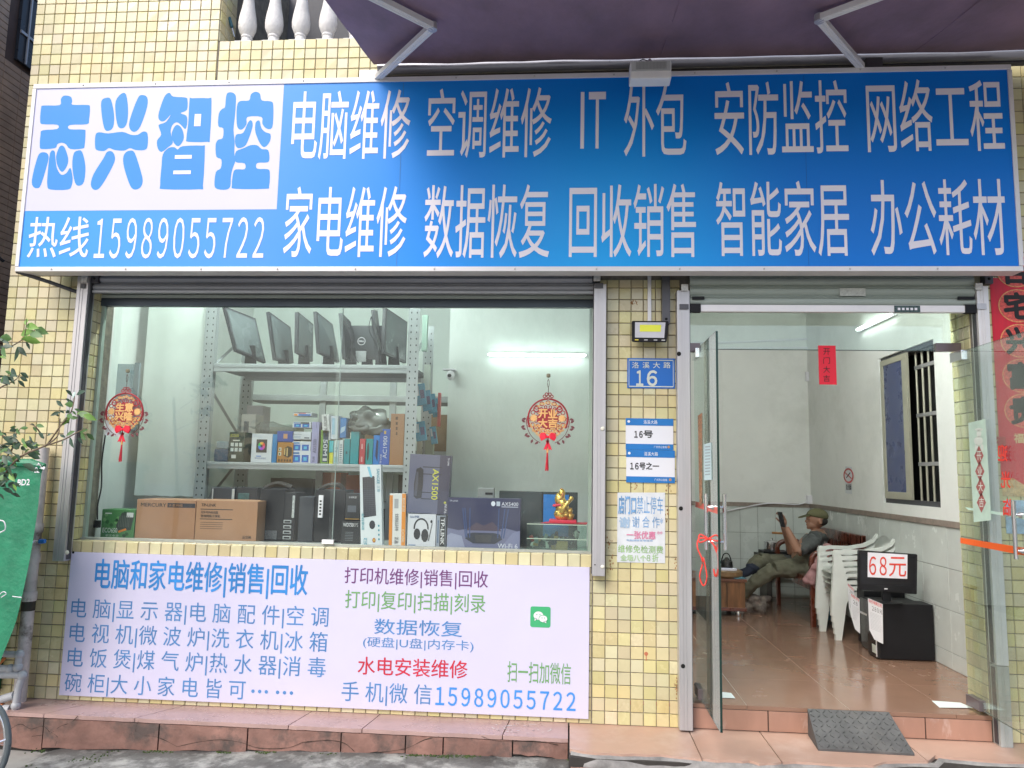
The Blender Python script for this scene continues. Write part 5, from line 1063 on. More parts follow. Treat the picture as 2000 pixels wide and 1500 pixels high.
# blue packs hanging at the shelf side
for i, (x, y, w_, h_, lb) in enumerate(((824, 770, 20, 42, 'nearest blue blister pack hanging in the upper row beside the shelf'), (836, 782, 18, 40, 'second blue blister pack in the upper row'), (846, 788, 16, 38, 'third blue blister pack in the upper row'), (853, 796, 14, 36, 'farthest blue blister pack in the upper row'), (824, 842, 20, 38, 'blue blister pack hanging in the lower row'), (849, 850, 12, 34, 'small blue blister pack at the back of the lower row'))):
    Y = SYF+.12+.1*i if i < 4 else SYF+.12+.2*(i-4); t, pr, tx, pl, a_, b_ = sbox(lb, x-w_/2, x+w_/2, y-h_/2, y+h_/2, (50, 150, 185), dep=.03, Y=Y, tilt=-9, name='blister_pack'); pr(.1, .45, .4, .9, (210, 220, 225)); pr(.5, .3, .9, .7, (60, 70, 120))
    t['category'] = 'pack'
for x, y, w_, h_, c3, lb in ((833, 612+130, 12, 60, (205, 215, 205), 'tall white roll box on the shelf side'), (857, 800, 5, 66, (190, 60, 60), 'thin red carton edge on the rear shelf'), (818, 880, 9, 40, (215, 210, 195), 'white strip card hanging low at the shelf side'), (838, 878, 16, 36, (150, 160, 140), 'bag of grey connectors hanging low at the shelf side'), (829, 650, 10, 70, (170, 200, 185), 'pale green carton standing behind the rear post')):
    sbox(lb, x-w_/2, x+w_/2, y-h_/2, y+h_/2, c3, dep=.05, Y=SYF+.35, name='carton')
# ------------------------------------------------------------------ low dark computers behind the glass
M_CASE = mat('case_black', (.008, .009, .012, 1), .45, var=.2, spec=.25); M_CASE2 = mat('case_navy', (.012, .017, .026, 1), .4, var=.2)
def pc(label, x0, x1, y0, Y, dep, m, z0=None):
    z0 = ZD if z0 is None else z0
    a, b = at(x0, 1010, Y).x, at(x1, 1010, Y).x; z1 = at((x0+x1)/2, y0, Y).z; t = thing('computer_case', label, 'computer', ((a+b)/2, Y, z0)); box('body', a, b, Y, Y+dep, z0, z1, m, t, bev=.006); return t, a, b, z1
FY = .30
t, a, b, z1 = pc('open computer case with bright metal frame behind the brown cartons', 409, 456, 952, .5, .1, M_CASE2)
for q in ((a+.01, a+.02, 1.0, z1), (b-.02, b-.0, 1.0, z1)): box('frame', q[0], q[1], .492, .499, ZD+.1, q[3]-.01, M_GALV, t)
box('frame', a+.01, b, .490, .499, z1-.10, z1-.09, M_GALV, t)
t, a, b, z1 = pc('dark open case beside the metal framed one', 458, 500, 952, .5, .1, M_CASE)
box('frame', a+.02, a+.10, .492, .499, ZD+.1, z1-.04, mat('teal_board', (.02, .07, .07, 1), .5, var=.5, scale=40), t)
t, a, b, z1 = pc('large black tower case with rounded handle top, left of the silver back panel', 506, 554, 955, .34, .2, M_CASE)
bm = BM(); atube(bm, smooth_poly([(a+.02, .36, z1), (a+.08, .36, z1+.03), ((a+b)/2+.05, .36, z1+.035), (b+.04, .36, z1+.01)], 4, False), .02, 6); fixn(bm); obj('handle_top', bm, M_CASE, t, smooth=True)
box('grille', a+.05, b-.04, .334, .3395, ZD+.01, ZD+.07, mat('grille_grey', (.10, .11, .12, 1), .5, var=.6, scale=90), t)
t, a, b, z1 = pc('computer back panel with silver power supply and slots', 554, 576, 962, .33, .2, M_CASE)
box('side_metal', a+.058, b-.004, .322, .3295, ZD+.16, z1-.02, mat('perforated', (.42, .45, .45, 1), .4, .4, var=.5, scale=120), t)
for k in range(4): box('slot', a+.004, b-.02, .32, .3295, ZD+.015+k*.036, ZD+.037+k*.036, M_GALV, t); box('slot_mesh', a+.012, b-.028, .3185, .3199, ZD+.020+k*.036, ZD+.032+k*.036, M_CASE, t, bev=0)
t, a, b, z1 = pc('flat black panel case right of the silver back panel', 583, 612, 970, .33, .2, M_CASE2)
t, a, b, z1 = pc('black tower case with white port panel near the sash joint', 614, 673, 957, .34, .2, M_CASE)
bm = BM(); atube(bm, smooth_poly([(a+.02, .36, z1), (a+.08, .36, z1+.03), ((a+b)/2+.05, .36, z1+.035), (b-.02, .36, z1+.0)], 4, False), .018, 6); fixn(bm); obj('handle_top', bm, M_CASE, t, smooth=True)
q = at(626, 990, .33); box('port_panel', q.x-.015, q.x+.018, .325, .3395, at(626, 1011, .33).z, at(626, 967, .33).z, M_WHITE, t)
for k in range(5): box('port', q.x-.006, q.x+.008, .3235, .3249, q.z-.055+k*.022, q.z-.043+k*.022, M_BLACK, t, bev=0)
t, pr, tx, pl, w_, h_ = sbox('black box with white lettering, the upper of two small ones', 675, 703, 964, 1007, (26, 27, 32), at(690, 1016, .3).z, Y=.30); tx('长城电源', .2, .82, .75, .9, (210, 210, 215), .01); pr(.15, .3, .75, .55, (90, 95, 105)); pr(.0, .03, 1, .06, (170, 130, 40))
t, pr, tx, pl, w_, h_ = sbox('dark power supply box with white lettering at the bottom right of the cases', 667, 704, 1018, 1060, (28, 30, 36), ZD, Y=.28); tx('WD750', .08, .76, .62, .92, (225, 225, 228), .03); tx('EPS', .64, .76, .86, .92, (180, 180, 180), 0)
for k in range(6): pr(.2, .15+.07*k, .62, .17+.07*k, (120, 125, 130))
# boxes along the front of the display ledge
GYB = .20
t, pr, tx, pl, w_, h_ = sbox('green camouflage power supply box at the left end of the display', 198, 263, 995, 1046, (70, 130, 75), ZD, dep=.14, Y=GYB)
for k in range(16):
    u, v = random.uniform(.08, .9), random.uniform(.1, .9); pl([(u+.07*math.cos(i*.9)*random.uniform(.6, 1), v+.08*math.sin(i*.9)*random.uniform(.6, 1)) for i in range(7)], random.choice(((40, 90, 50), (110, 165, 100), (30, 70, 45))), 1)
pl([(.45, .45), (.6, .9), (.98, .85), (.9, .3), (.5, .25)], (50, 60, 58), 2); tx('ECO650', .06, .20, .5, .36, (225, 230, 225), .01); pr(.1, .84, .3, .88, (225, 230, 225), 3); pr(.75, .74, .95, .9, (210, 215, 215), 3); pl([(.55, .2), (.78, .3), (.75, .36), (.52, .26)], (220, 130, 40), 3); tx('额定电源', .16, .06, .55, .14, (200, 220, 200), 0)
for k in range(7): pr(.52+.05*k, .4, .54+.05*k, .8, (85, 95, 92), 3)
M_CARD = mat('kraft_carton', (.46, .29, .17, 1), .75, var=.10, scale=5)
t, pr, tx, pl, w_, h_ = sbox('long brown carton with a black brand line, left one of the pair', 265.5, 381, 976, 1048, (170, 125, 92), ZD, dep=.25, Y=GYB)
tx('MERCURY', .07, .82, .50, .91, (35, 30, 35), .02); pr(.52, .81, .99, .92, (45, 42, 52)); tx('水星网络', .54, .83, .78, .90, (170, 125, 92), .01)
t, pr, tx, pl, w_, h_ = sbox('brown carton with printed lines and code corner, right one of the pair', 382, 502, 978, 1054, (174, 130, 96), ZD, dep=.25, Y=GYB)
tx('TP-LINK', .08, .85, .32, .92, (40, 35, 38), .02); pr(.07, .77, .60, .79, (50, 42, 40)); tx('可外可内布线箱', .08, .67, .36, .74, (50, 42, 40), .01); tx('管理网络交换机', .08, .58, .40, .65, (50, 42, 40), .01); pr(.07, .53, .60, .55, (50, 42, 40))
for k in range(4): pr(.08, .30+.05*k, .45, .315+.05*k, (110, 82, 62))
tx('云交换', .78, .08, .92, .16, (50, 42, 40), .01)
t, pr, tx, pl, w_, h_ = sbox('tall white keyboard and mouse box leaning at the sash', 708, 750, 908, 1061, (222, 230, 234), ZD, dep=.05, Y=GYB-.02, tilt=-3.4)
kb = flat(40, 42, 50); 
kx0, kx1, kz0, kz1 = .13, .68, .35, .86
pl([(kx0+.02, kz0), (kx1+.06, kz0+.02), (kx1, kz1), (kx0, kz1-.01)], (38, 40, 48), 1)
bm = BM()
for i in range(7):
    for j in range(19):
        u = kx0+.05+i*.077; v = kz0+.02+j*.0255; apoly(bm, [((u-.5)*w_, -.0016, v*h_), ((u+.06-.5)*w_, -.0016, v*h_), ((u+.06-.5)*w_, -.0016, (v+.019)*h_), ((u-.5)*w_, -.0016, (v+.019)*h_)])
obj('picture', bm, flat(70, 73, 84), t, local=True)
pl([(.55+.14*math.cos(i*.63), .26+.055*math.sin(i*.63)) for i in range(10)], (45, 46, 55)); tx('SANGEE', .80, .76, .93, .95, (60, 150, 175), .02, -90); tx('三哥', .80, .66, .93, .74, (60, 150, 175), 0, -90); tx('舒适快手', .06, .20, .18, .41, (70, 170, 185), .01, 90); tx('G2', .14, .02, .30, .10, (60, 160, 180), .02, 0)
pl([(.35, .98), (.48, .98), (.60, .84), (.50, .84)], (130, 200, 225)); pl([(.62+.08*math.cos(i*.7), .07+.03*math.sin(i*.7)) for i in range(9)], (190, 110, 50)); pl([(.62+.04*math.cos(i*.7), .07+.015*math.sin(i*.7)) for i in range(9)], (225, 190, 90), 3)
for k in range(4): pl([(.85+.04*math.cos(i*.8), .08+.055*k+.014*math.sin(i*.8)) for i in range(8)], (60, 150, 170))
t, pr, tx, pl, w_, h_ = sbox('narrow white box with orange side bands beside the headset box', 761, 793, 964, 1064, (225, 226, 224), ZD, dep=.06, Y=GYB-.01, tilt=-1)
pr(0, 0, .2, .97, (225, 140, 50)); pr(.76, 0, 1, 1, (232, 150, 60)); tx('全新原装正品手柄', .36, .3, .58, .62, (60, 60, 70), .0, -90); tx('正品', .36, .06, .58, .18, (60, 60, 70), .01, -90); tx('DOBE', .80, .08, .93, .32, (235, 220, 190), .01, -90); pr(.3, .72, .55, .9, (170, 172, 175)); tx('数码家园', .8, .66, .95, .92, (235, 225, 200), 0, -90)
t, pr, tx, pl, w_, h_ = sbox('white box with a black headset picture', 796, 851, 1004, 1066, (215, 218, 225), ZD, dep=.1, Y=GYB-.015)
ring = [(.48+.27*math.cos(R(a)), .58+.30*math.sin(R(a))) for a in range(-10, 200, 15)]; pl(ring+[(.48+.22*math.cos(R(a)), .58+.25*math.sin(R(a))) for a in range(190, -15, -15)], (38, 40, 46))
pl([(.34+.12*math.cos(i*.63), .40+.17*math.sin(i*.63)) for i in range(10)], (40, 42, 48), 3); pl([(.62+.13*math.cos(i*.63), .36+.2*math.sin(i*.63)) for i in range(10)], (34, 36, 42), 3); pl([(.74, .2), (.77, .2), (.88, .72), (.86, .73)], (30, 32, 38), 3); pl([(.84+.04*math.cos(i*.7), .78+.05*math.sin(i*.7)) for i in range(9)], (30, 32, 38), 3)
tx('Salar声籁', .08, .88, .4, .95, (70, 100, 150), .01); pr(.05, .05, .3, .08, (130, 150, 185))
t, pr, tx, pl, w_, h_ = sbox('narrow grey box with a black brand strip right of the headset box', 852, 870.5, 1007, 1066, (150, 158, 172), ZD, dep=.1, Y=GYB-.015); pr(.36, .04, .95, .97, (30, 32, 38)); tx('TP-LINK', .48, .1, .85, .92, (230, 232, 235), .03, -90); pr(.12, .15, .26, .85, (90, 110, 140))
# big router boxes
t, pr, tx, pl, w_, h_ = sbox('grey violet router box stacked sideways on the headset box', 796, 876, 888, 1003, (100, 103, 128), at(830, 1003.5, GYB).z+.002, dep=.09, Y=GYB-.01, tilt=1.6)
pr(.74, 0, 1, 1, (62, 60, 84)); pl([(.15, .28), (.22, .24), (.34, .26), (.36, .5), (.35, .74), (.28, .78), (.18, .75), (.14, .5)], (42, 42, 52), 2); pl([(.16, .3), (.22, .28), (.24, .5), (.23, .7), (.18, .7)], (75, 76, 92), 3)
for v in (.24, .35, .66, .78): pl([(.33, v), (.80, v+.004), (.80, v+.014), (.33, v+.014)], (32, 32, 40), 3)
tx('AX1500', .58, .24, .73, .76, (225, 225, 60), .0, -90, 4); tx('TP-LINK', .93, .82, .97, .96, (225, 225, 235), .02, -90); tx('Wi-Fi6', .91, .02, .97, .18, (220, 220, 230), .01, -90); pl([(.92+.03*math.cos(i*.8), .2+.02*math.sin(i*.8)) for i in range(8)], (200, 200, 80), 3)
t, pr, tx, pl, w_, h_ = sbox('wide dark blue router box with a six antenna router picture', 874, 1016, 973, 1068, (44, 46, 84), ZD, dep=.10, Y=GYB-.02)
pl([(0, 0), (1, 0), (1, .35), (.8, .42), (.6, .36), (.35, .40), (.15, .36), (0, .40)], (112, 116, 150), 1); pl([(0, .02), (.25, .02), (.2, .25), (.05, .3), (0, .25)], (150, 156, 185), 2); pl([(.72, .0), (1, 0), (1, .38), (.9, .33)], (128, 132, 165), 2)
pl([(.25, .36), (.4, .52), (.5, .46), (.62, .54), (.75, .36)], (80, 66, 84), 2)
pl([(.25, .20), (.28, .30), (.36, .32), (.64, .32), (.72, .30), (.76, .20), (.66, .11), (.36, .11)], (46, 50, 66), 4); pl([(.38, .28), (.62, .28), (.60, .14), (.40, .14)], (66, 66, 70), 5)
for x0_, x1_ in ((.20, .25), (.23, .27), (.30, .305), (.70, .69), (.78, .74), (.83, .77)): pl([(x0_, .80), (x0_+.014, .80), (x1_+.014, .22), (x1_, .22)], (50, 75, 130), 5)
tx('AX5400', .74, .86, .97, .93, (225, 228, 240), 0); tx('TP-LINK', .02, .92, .14, .95, (210, 214, 230), 0); tx('Wi-Fi 6', .70, .03, .97, .12, (225, 228, 240), .01); pr(.74, .83, .97, .845, (190, 195, 215)); pl([(.625+.03*math.cos(i*.6), .895+.05*math.sin(i*.6)) for i in range(11)], (225, 230, 240)); pr(.67, .85, .72, .94, (190, 200, 215))
# right corner: silver gadget, tv, acrylic case, figurine
t, a, b, z1 = pc('small silver gadget standing behind the wide router box', 932, 964, 953, .36, .06, mat('silver_dark', (.26, .28, .28, 1), .35, .5)); t['category'] = 'gadget'; box('label', (a+b)/2-.005, b-.01, .357, .3595, z1-.045, z1-.03, M_BLACK, t)
t, a, b, z1 = pc('dark screen standing in the right corner of the display', 974, 1128, 960, .42, .05, mat('screen_green_black', (.03, .045, .05, 1), .2, var=.2)); t['category'] = 'monitor'
q0, q1 = at(1061, 990, .415), at(1082, 990, .415); box('blue_screen', q0.x, q1.x+.1, .415, .4195, at(1070, 1012, .415).z-.12, z1-.018, mat('screen_blue', (.01, .20, .62, 1), .3), t, bev=0)
box('bezel', at(1058, 990, .415).x, q0.x, .412, .4195, ZD, z1, M_BLACK, t, bev=0)
ac = thing('acrylic_case', 'clear acrylic case full of small parts in the right window corner', 'case', at(1088, 1066, .22))
x0, x1 = at(1029, 1040, .17).x, at(1152, 1040, .17).x; zt3 = at(1090, 1024, .17).z
M_ACR = glass('acrylic', (.72, .86, .80, 1), 1.0, .12)
bm = BM(); abox(bm, x0, x1-.02, .17, .38, ZD+.002, zt3); obj('box', bm, M_ACR, ac)
for z_ in (zt3, ZD+.08): box('edge', x0, x1-.02, .1685, .1695, z_-.004, z_, mat('acrylic_edge', (.65, .75, .62, 1), .3), ac, bev=0)
cols = ((150, 160, 160), (60, 75, 80), (110, 130, 125), (150, 130, 80), (40, 50, 60), (170, 60, 50), (190, 200, 190))
for k in range(26):
    bm = BM(); x_ = random.uniform(x0+.03, x1-.06); z_ = ZD+.008+random.random()**1.5*.09; s_ = random.uniform(.012, .035)
    if k % 3: abox(bm, -s_, s_, -s_*.6, s_*.6, -s_*.5, s_*.5, .002)
    else: ablob(bm, (0, 0, 0), (s_, s_*.7, s_*.6), 2, .6, k)
    bmesh.ops.rotate(bm, verts=bm.verts, cent=(0, 0, 0), matrix=Matrix.Rotation(random.uniform(0, 3), 3, 'Y') @ Matrix.Rotation(random.uniform(0, 1), 3, 'Z')); bmesh.ops.translate(bm, verts=bm.verts, vec=(x_, random.uniform(.20, .33), z_+s_*.5))
    obj('part_piece', bm, flat(*random.choice(cols)), ac)
box('yellow_carton', at(1085, 1060, .19).x, at(1109, 1060, .19).x, .185, .22, ZD+.004, at(1095, 1057, .19).z, flat(150, 130, 70), ac)
fg = thing('fortune_figurine', 'shiny golden fortune animal figurine with red scarf on a red cushion', 'figurine', at(1100, 1012, .27))
M_GOLD = mat('figurine_gold', (.75, .50, .12, 1), .22, .75, var=.1, scale=14); M_GOLDR = mat('figurine_copper', (.50, .20, .08, 1), .3, .6)
zc_ = zt3+.002; fx_ = at(1098, 1000, .27).x
k_ = .0031                                             # metres per photo pixel at this depth
def fp(x, y, dy=0): return Vector((fx_+(x-1098)*k_, .27+dy, zc_+.018+(1011-y)*k_))
bm = BM(); apoly(bm, [(fx_-.14, .19, zc_+.001), (fx_+.16, .19, zc_+.001), (fx_+.17, .35, zc_+.001), (fx_-.10, .35, zc_+.001)], (0, 0, .002)); fixn(bm); obj('cloth', bm, mat('cloth_red', (.50, .02, .04, 1), .6), fg)
bm = BM(); abox(bm, fx_-.085, fx_+.095, .21, .33, zc_+.003, zc_+.024, .009); obj('cushion', bm, mat('cushion_red', (.62, .02, .06, 1), .5, var=.1), fg)
bm = BM(); ablob(bm, fp(1100, 998), (.062, .05, .045), 3); ablob(bm, fp(1098, 985), (.045, .042, .05), 3); ablob(bm, fp(1093, 967), (.036, .036, .045), 3); ablob(bm, fp(1097, 955), (.022, .022, .035), 3); ablob(bm, fp(1099, 975, -.02), (.03, .03, .035), 3)
obj('body', bm, M_GOLD, fg, smooth='all')
bm = BM(); ablob(bm, fp(1096, 947, 0), (.010, .010, .014), 2); ablob(bm, fp(1099, 958, -.025), (.009, .008, .02), 2); ablob(bm, fp(1094, 966, -.036), (.006, .004, .012), 2); ablob(bm, fp(1085, 972, -.015), (.006, .01, .008), 2); obj('trim', bm, M_GOLDR, fg, smooth='all')
bm = BM(); atube(bm, smooth_poly([fp(1096, 995, -.045), fp(1102, 984, -.058), fp(1109, 974, -.058), fp(1116, 966, -.05)], 4, False), [.016]*5+[.014]*5+[.011]*3, 10); ablob(bm, fp(1117, 964, -.05), (.016, .014, .015), 2); fixn(bm); obj('arm', bm, M_GOLD, fg, smooth='all')
bm = BM(); atube(bm, [fp(1101, 998, -.047), fp(1112, 1000, -.05)], [.012, .016], 8); ablob(bm, fp(1115, 1002, -.04), (.026, .02, .026), 2, .35, 4); ablob(bm, fp(1115, 990, -.035), (.018, .016, .02), 2, .4, 7); fixn(bm); obj('gold_heap', bm, mat('figurine_gold_dark', (.55, .33, .08, 1), .3, .7), fg, smooth='all')
bm = BM(); atube(bm, [fp(1094, 978)+Vector((.043*math.cos(t), .040*math.sin(t), .006*math.cos(t))) for t in [i*math.pi/8 for i in range(17)]], .008, 7); ablob(bm, fp(1082, 980, -.02), (.014, .010, .010), 2, .3, 2); fixn(bm); obj('scarf', bm, _mats['cushion_red'], fg, smooth='all')
# security camera on the display wall
sc_ = thing('security_camera', 'small white dome camera on the pale wall behind the window', 'camera', at(880, 730, DWY-.05))
c = at(880, 733, DWY-.08); box('bracket', at(866, 722, DWY-.05).x, at(890, 722, DWY-.05).x, DWY-.10, DWY-.001, c.z+.045, c.z+.06, M_WHITE, sc_)
bm = BM(); ablob(bm, c, (.035, .035, .045), 3); obj('head', bm, M_WHITE, sc_, smooth='all'); bm = BM(); ablob(bm, c+Vector((-.003, -.02, -.004)), (.022, .018, .022), 3); obj('lens', bm, M_BLACK, sc_, smooth='all')
# ------------------------------------------------------------------ things in the doorway room
M_WOOD = mat('red_brown_wood', (.12, .028, .014, 1), .28, var=.3, scale=5, stretch=(1, 6, 1), coat=.4)
M_TBW = mat('tea_table_wood', (.19, .085, .035, 1), .4, var=.4, scale=7, stretch=(4, 1, .6))
tb = thing('tea_table', 'low boxy wooden tea table on metal feet inside the doorway', 'table', (1.5, 3.1, FZ))
X1 = at(1458, 1165, 2.9).x; zt_ = at(1440, 1131, 2.9).z
box('body', .95, X1-.012, 2.9, 3.45, FZ+.06, zt_-.03, M_TBW, tb, .006); box('top', .93, X1+.005, 2.885, 3.47, zt_-.029, zt_, mat('table_top_wood', (.16, .06, .03, 1), .35, var=.3), tb, .006)
box('plinth', .94, X1, 2.892, 3.46, FZ+.052, FZ+.085, M_WOOD, tb, .004)
for x, y in ((X1-.07, 2.95), (X1-.07, 3.4), (1.0, 2.95), (1.0, 3.4)): lathe('foot', [(.028, 0), (.032, .01), (.024, .05)], (x, y, FZ), M_CHROME, tb, 12)
for k in range(3): box('panel_groove', .96+(k+1)*(X1-.95)/4, .966+(k+1)*(X1-.95)/4, 2.894, 2.8995, FZ+.09, zt_-.035, M_BLACK, tb, bev=0)
ty = thing('tea_tray', 'round wooden tray with a kettle on the tea table', 'tray', (1.4, 3.0, zt_))
c = at(1424, 1125, 3.05); lathe('tray', [(.15, 0), (.17, .02), (.17, .06), (.15, .07)], (c.x-.04, 3.05, zt_+.001), mat('tray_wood', (.22, .13, .06, 1), .5, var=.2), ty, 24)
kt = thing('kettle', 'small dark metal kettle standing on the round tray', 'kettle', (c.x, 3.05, zt_+.07))
lathe('body', [(.05, 0), (.06, .03), (.055, .08), (.03, .10), (.012, .12)], (c.x-.02, 3.05, zt_+.072), mat('kettle_metal', (.10, .10, .10, 1), .3, .8), kt, 16)
tube('handle', smooth_poly([(c.x-.08, 3.05, zt_+.13), (c.x-.05, 3.05, zt_+.22), (c.x+.0, 3.05, zt_+.22), (c.x+.03, 3.05, zt_+.13)], 4, False), .006, M_BLACK, kt, 6)
box('clutter', c.x-.10, c.x+.05, 2.93, 2.97, zt_+.072, zt_+.10, M_CHROME, kt)
cl = thing('blue_cloth', 'small patterned blue cloth on the table edge', 'cloth', (X1-.1, 2.95, zt_))
bm = BM(); ablob(bm, (X1-.13, 2.98, zt_+.004), (.14, .08, .012), 3, .5, 3); obj('fabric', bm, mat('cloth_blue', (.10, .25, .32, 1), .8, var=.5, scale=40), cl, smooth='all')
# bench
be = thing('wooden_bench', 'glossy red brown wooden bench with curved arms against the right wall', 'bench', (2.5, 3.1, FZ))
zs = FZ+.43; bx0, bx1, by0, by1 = 2.24, 2.76, 2.50, 3.70
for k in range(6): box('seat_slat', bx0+.01+k*.083, bx0+.087+k*.083, by0+.03, by1-.03, zs-.03, zs, M_WOOD, be, .006)
box('seat_rail', bx0, bx0+.03, by0+.02, by1-.02, zs-.10, zs-.031, M_WOOD, be); box('seat_rail', bx0+.03, bx1, by0+.03, by0+.06, zs-.09, zs-.031, M_WOOD, be)
zk = at(1640, 1038, 3.0).z
box('back_rail', bx1-.05, bx1-.01, by0, by1, zk-.10, zk, M_WOOD, be, .01); box('back_rail', bx1-.05, bx1-.015, by0, by1, zs+.08, zs+.13, M_WOOD, be)
y = by0+.05
while y < by1-.05: box('back_slat', bx1-.04, bx1-.02, y, y+.035, zs+.13, zk-.10, M_WOOD, be, .003); y += .06
for y in (by0, by1-.045):
    box('leg', bx0, bx0+.045, y, y+.045, FZ, zs+.16, M_WOOD, be, .008); box('leg', bx1-.05, bx1-.01, y, y+.045, FZ, zk, M_WOOD, be, .006)
    bm = BM(); atube(bm, smooth_poly([(bx0+.02, y+.022, zs+.12), (bx0+.03, y+.022, zs+.20), (bx0+.10, y+.022, zs+.245), (bx0+.28, y+.022, zs+.25), (bx1-.03, y+.022, zs+.25)], 5, False), .026, 10); fixn(bm); obj('armrest', bm, M_WOOD, be, smooth=True)
# white plastic chairs, stacked
M_CH = mat('white_chair_plastic', (.74, .76, .72, 1), .38, var=.05, scale=5)
def chair_parts(t):
    # faces -x ; local frame, floor z=0
    bm = BM(); g = []
    for i in range(9):
        u = i/8; row = []
        for j in range(9):
            v = j/8; x = -.22+.42*u; y = (-.22+.02*u)*(1-v)+(.22-.02*u)*v; z = .425-.02*math.sin(math.pi*v)*math.sin(math.pi*u)-.012*u+(-.02 if i == 0 else 0)
            row.append(bm.verts.new((x, y, z)))
        g.append(row)
    for i in range(8):
        for j in range(8): bm.faces.new((g[i][j], g[i+1][j], g[i+1][j+1], g[i][j+1]))
    bmesh.ops.solidify(bm, geom=bm.faces[:], thickness=.012); fixn(bm); obj('seat', bm, M_CH, t, local=True, smooth=True)
    bm = BM(); g = []
    for i in range(11):
        u = i/10; row = []
        for j in range(11):
            v = j/10; hw = .20+.035*u-.05*max(0, u-.75)*4*abs(2*v-1)**3
            x = .19+.17*u-.03*math.sin(math.pi*v)+.035*u*u; y = -hw+2*hw*v; z = .43+.44*u-.035*u*abs(2*v-1)**3
            row.append(bm.verts.new((x, y, z)))
        g.append(row)
    for i in range(10):
        for j in range(10):
            if i in (3, 4) and j in (2, 7): continue
            if i == 8 and j == 7: continue
            bm.faces.new((g[i][j], g[i+1][j], g[i+1][j+1], g[i][j+1]))
    bmesh.ops.solidify(bm, geom=bm.faces[:], thickness=.012); fixn(bm); obj('backrest', bm, M_CH, t, local=True, smooth=True)
    for s in (-1, 1):
        def prism(pts, w0, w1):
            bm = BM(); rings = []
            for k, (x, z, w, d) in enumerate(pts):
                y0, y1 = s*(w0), s*(w0+w1)
                rings.append([bm.verts.new(p) for p in ((x, y0, z), (x+d, y0, z), (x+d, y1, z), (x, y1, z))])
            for k in range(len(rings)-1):
                for q in range(4): bm.faces.new((rings[k][q], rings[k][(q+1) % 4], rings[k+1][(q+1) % 4], rings[k+1][q]))
            bm.faces.new(rings[0]); bm.faces.new(rings[-1]); fixn(bm); return bm
        b = prism([(-.275, 0, 0, .055), (-.265, .2, 0, .075), (-.252, .36, 0, .085), (-.245, .45, 0, .125), (-.24, .50, 0, .075), (-.24, .61, 0, .07), (-.225, .655, 0, .13)], .205, .045); obj('leg', b, M_CH, t, local=True)
        b = prism([(.235, 0, 0, .05), (.215, .2, 0, .055), (.18, .42, 0, .07)], .19, .04); obj('leg', b, M_CH, t, local=True)
        bm = BM(); 
        for a_, b_ in zip([(-.235, .64), (-.12, .662), (.05, .66), (.20, .69), (.29, .74)], [(-.12, .662), (.05, .66), (.20, .69), (.29, .74), (.33, .80)]):
            pts = [(a_[0], s*.195, a_[1]), (b_[0], s*.195, b_[1]), (b_[0], s*.255, b_[1]), (a_[0], s*.255, a_[1])]; apoly(bm, pts, (0, 0, -.034))
        fixn(bm); obj('armrest', bm, M_CH, t, local=True)
        bm = BM(); apoly(bm, [(-.20, s*.222, .43), (.18, s*.222, .43), (.20, s*.222, .50), (-.20, s*.222, .46)], (0, .006, 0)); fixn(bm); obj('side_rail', bm, M_CH, t, local=True)
NCH = 5
CHS = (.93, .78, .84)
ch0 = thing('plastic_chair', 'white plastic armchair at the bottom of the stack beside the computers', 'chair', (2.52, 2.17, FZ), R(2), group='stacked white plastic chairs')
chair_parts(ch0); ch0.scale = CHS
names = ['second', 'third', 'fourth']
for k in range(1, NCH):
    c_ = ch0.copy(); COL.objects.link(c_); c_.location = (2.52-.008*k, 2.17-.002*k, FZ+.050*k)
    c_['label'] = 'white plastic armchair %s from the bottom in the stack beside the computers' % names[k-1] if k < 4 else 'topmost white plastic armchair of the stack beside the computers'
    for q in ch0.children: d = q.copy(); COL.objects.link(d); d.parent = c_
# computers on the floor
def tower(label, loc, rot, w_=.19, h_=.42, d_=.42):
    t = thing('computer_tower', label, 'computer', loc, R(rot)); bm = BM(); abox(bm, 0, w_, 0, d_, 0.005, h_, .006); obj('case', bm, mat('tower_black', (.010, .010, .012, 1), .42, var=.2), t, local=True); return t
M_PAP = mat('price_paper', (.66, .66, .68, 1), .7, var=.05)
def wsheet(t, P, U, V, lines, n):
    bm = BM(); apoly(bm, [P, P+U*.12+V*-.04, P+U*1, P+U+V, P+V]); obj('price_sheet', bm, M_PAP, t, local=True)
# front faces point to -X; the long sides face the camera
tw = thing('computer_tower', 'black computer tower carrying the small monitor, nearest the doorway', 'computer', (2.36, 1.30, FZ))
box('case', 2.375, 2.775, 1.31, 1.50, FZ+.006, at(1770, 1180, 1.31).z, M_BLACK, tw, .006)
ztw = at(1770, 1180, 1.31).z
box('front_bezel', 2.355, 2.374, 1.312, 1.498, FZ+.01, ztw-.004, mat('bezel_gloss', (.02, .02, .022, 1), .2), tw, .006)
box('front_trim', 2.349, 2.3545, 1.315, 1.322, FZ+.02, ztw-.06, M_ALU, tw, .001); box('label', 2.350, 2.3545, 1.33, 1.40, FZ+.04, FZ+.10, M_SIL, tw, .001)
tw2 = thing('computer_tower', 'black computer tower behind the first, half hidden by its price sheet', 'computer', (2.40, 1.75, FZ))
box('case', 2.42, 2.775, 1.56, 1.75, FZ+.006, FZ+.40, M_BLACK, tw2, .006); box('front_bezel', 2.40, 2.419, 1.562, 1.748, FZ+.01, FZ+.395, _mats['bezel_gloss'], tw2, .006); box('front_trim', 2.395, 2.3995, 1.57, 1.74, FZ+.27, FZ+.285, M_ALU, tw2, .001)
tw3 = thing('computer_tower', 'black computer tower farthest back, beside the white chairs', 'computer', (2.40, 1.95, FZ))
box('case', 2.45, 2.775, 1.79, 1.95, FZ+.006, FZ+.44, M_BLACK, tw3, .006)
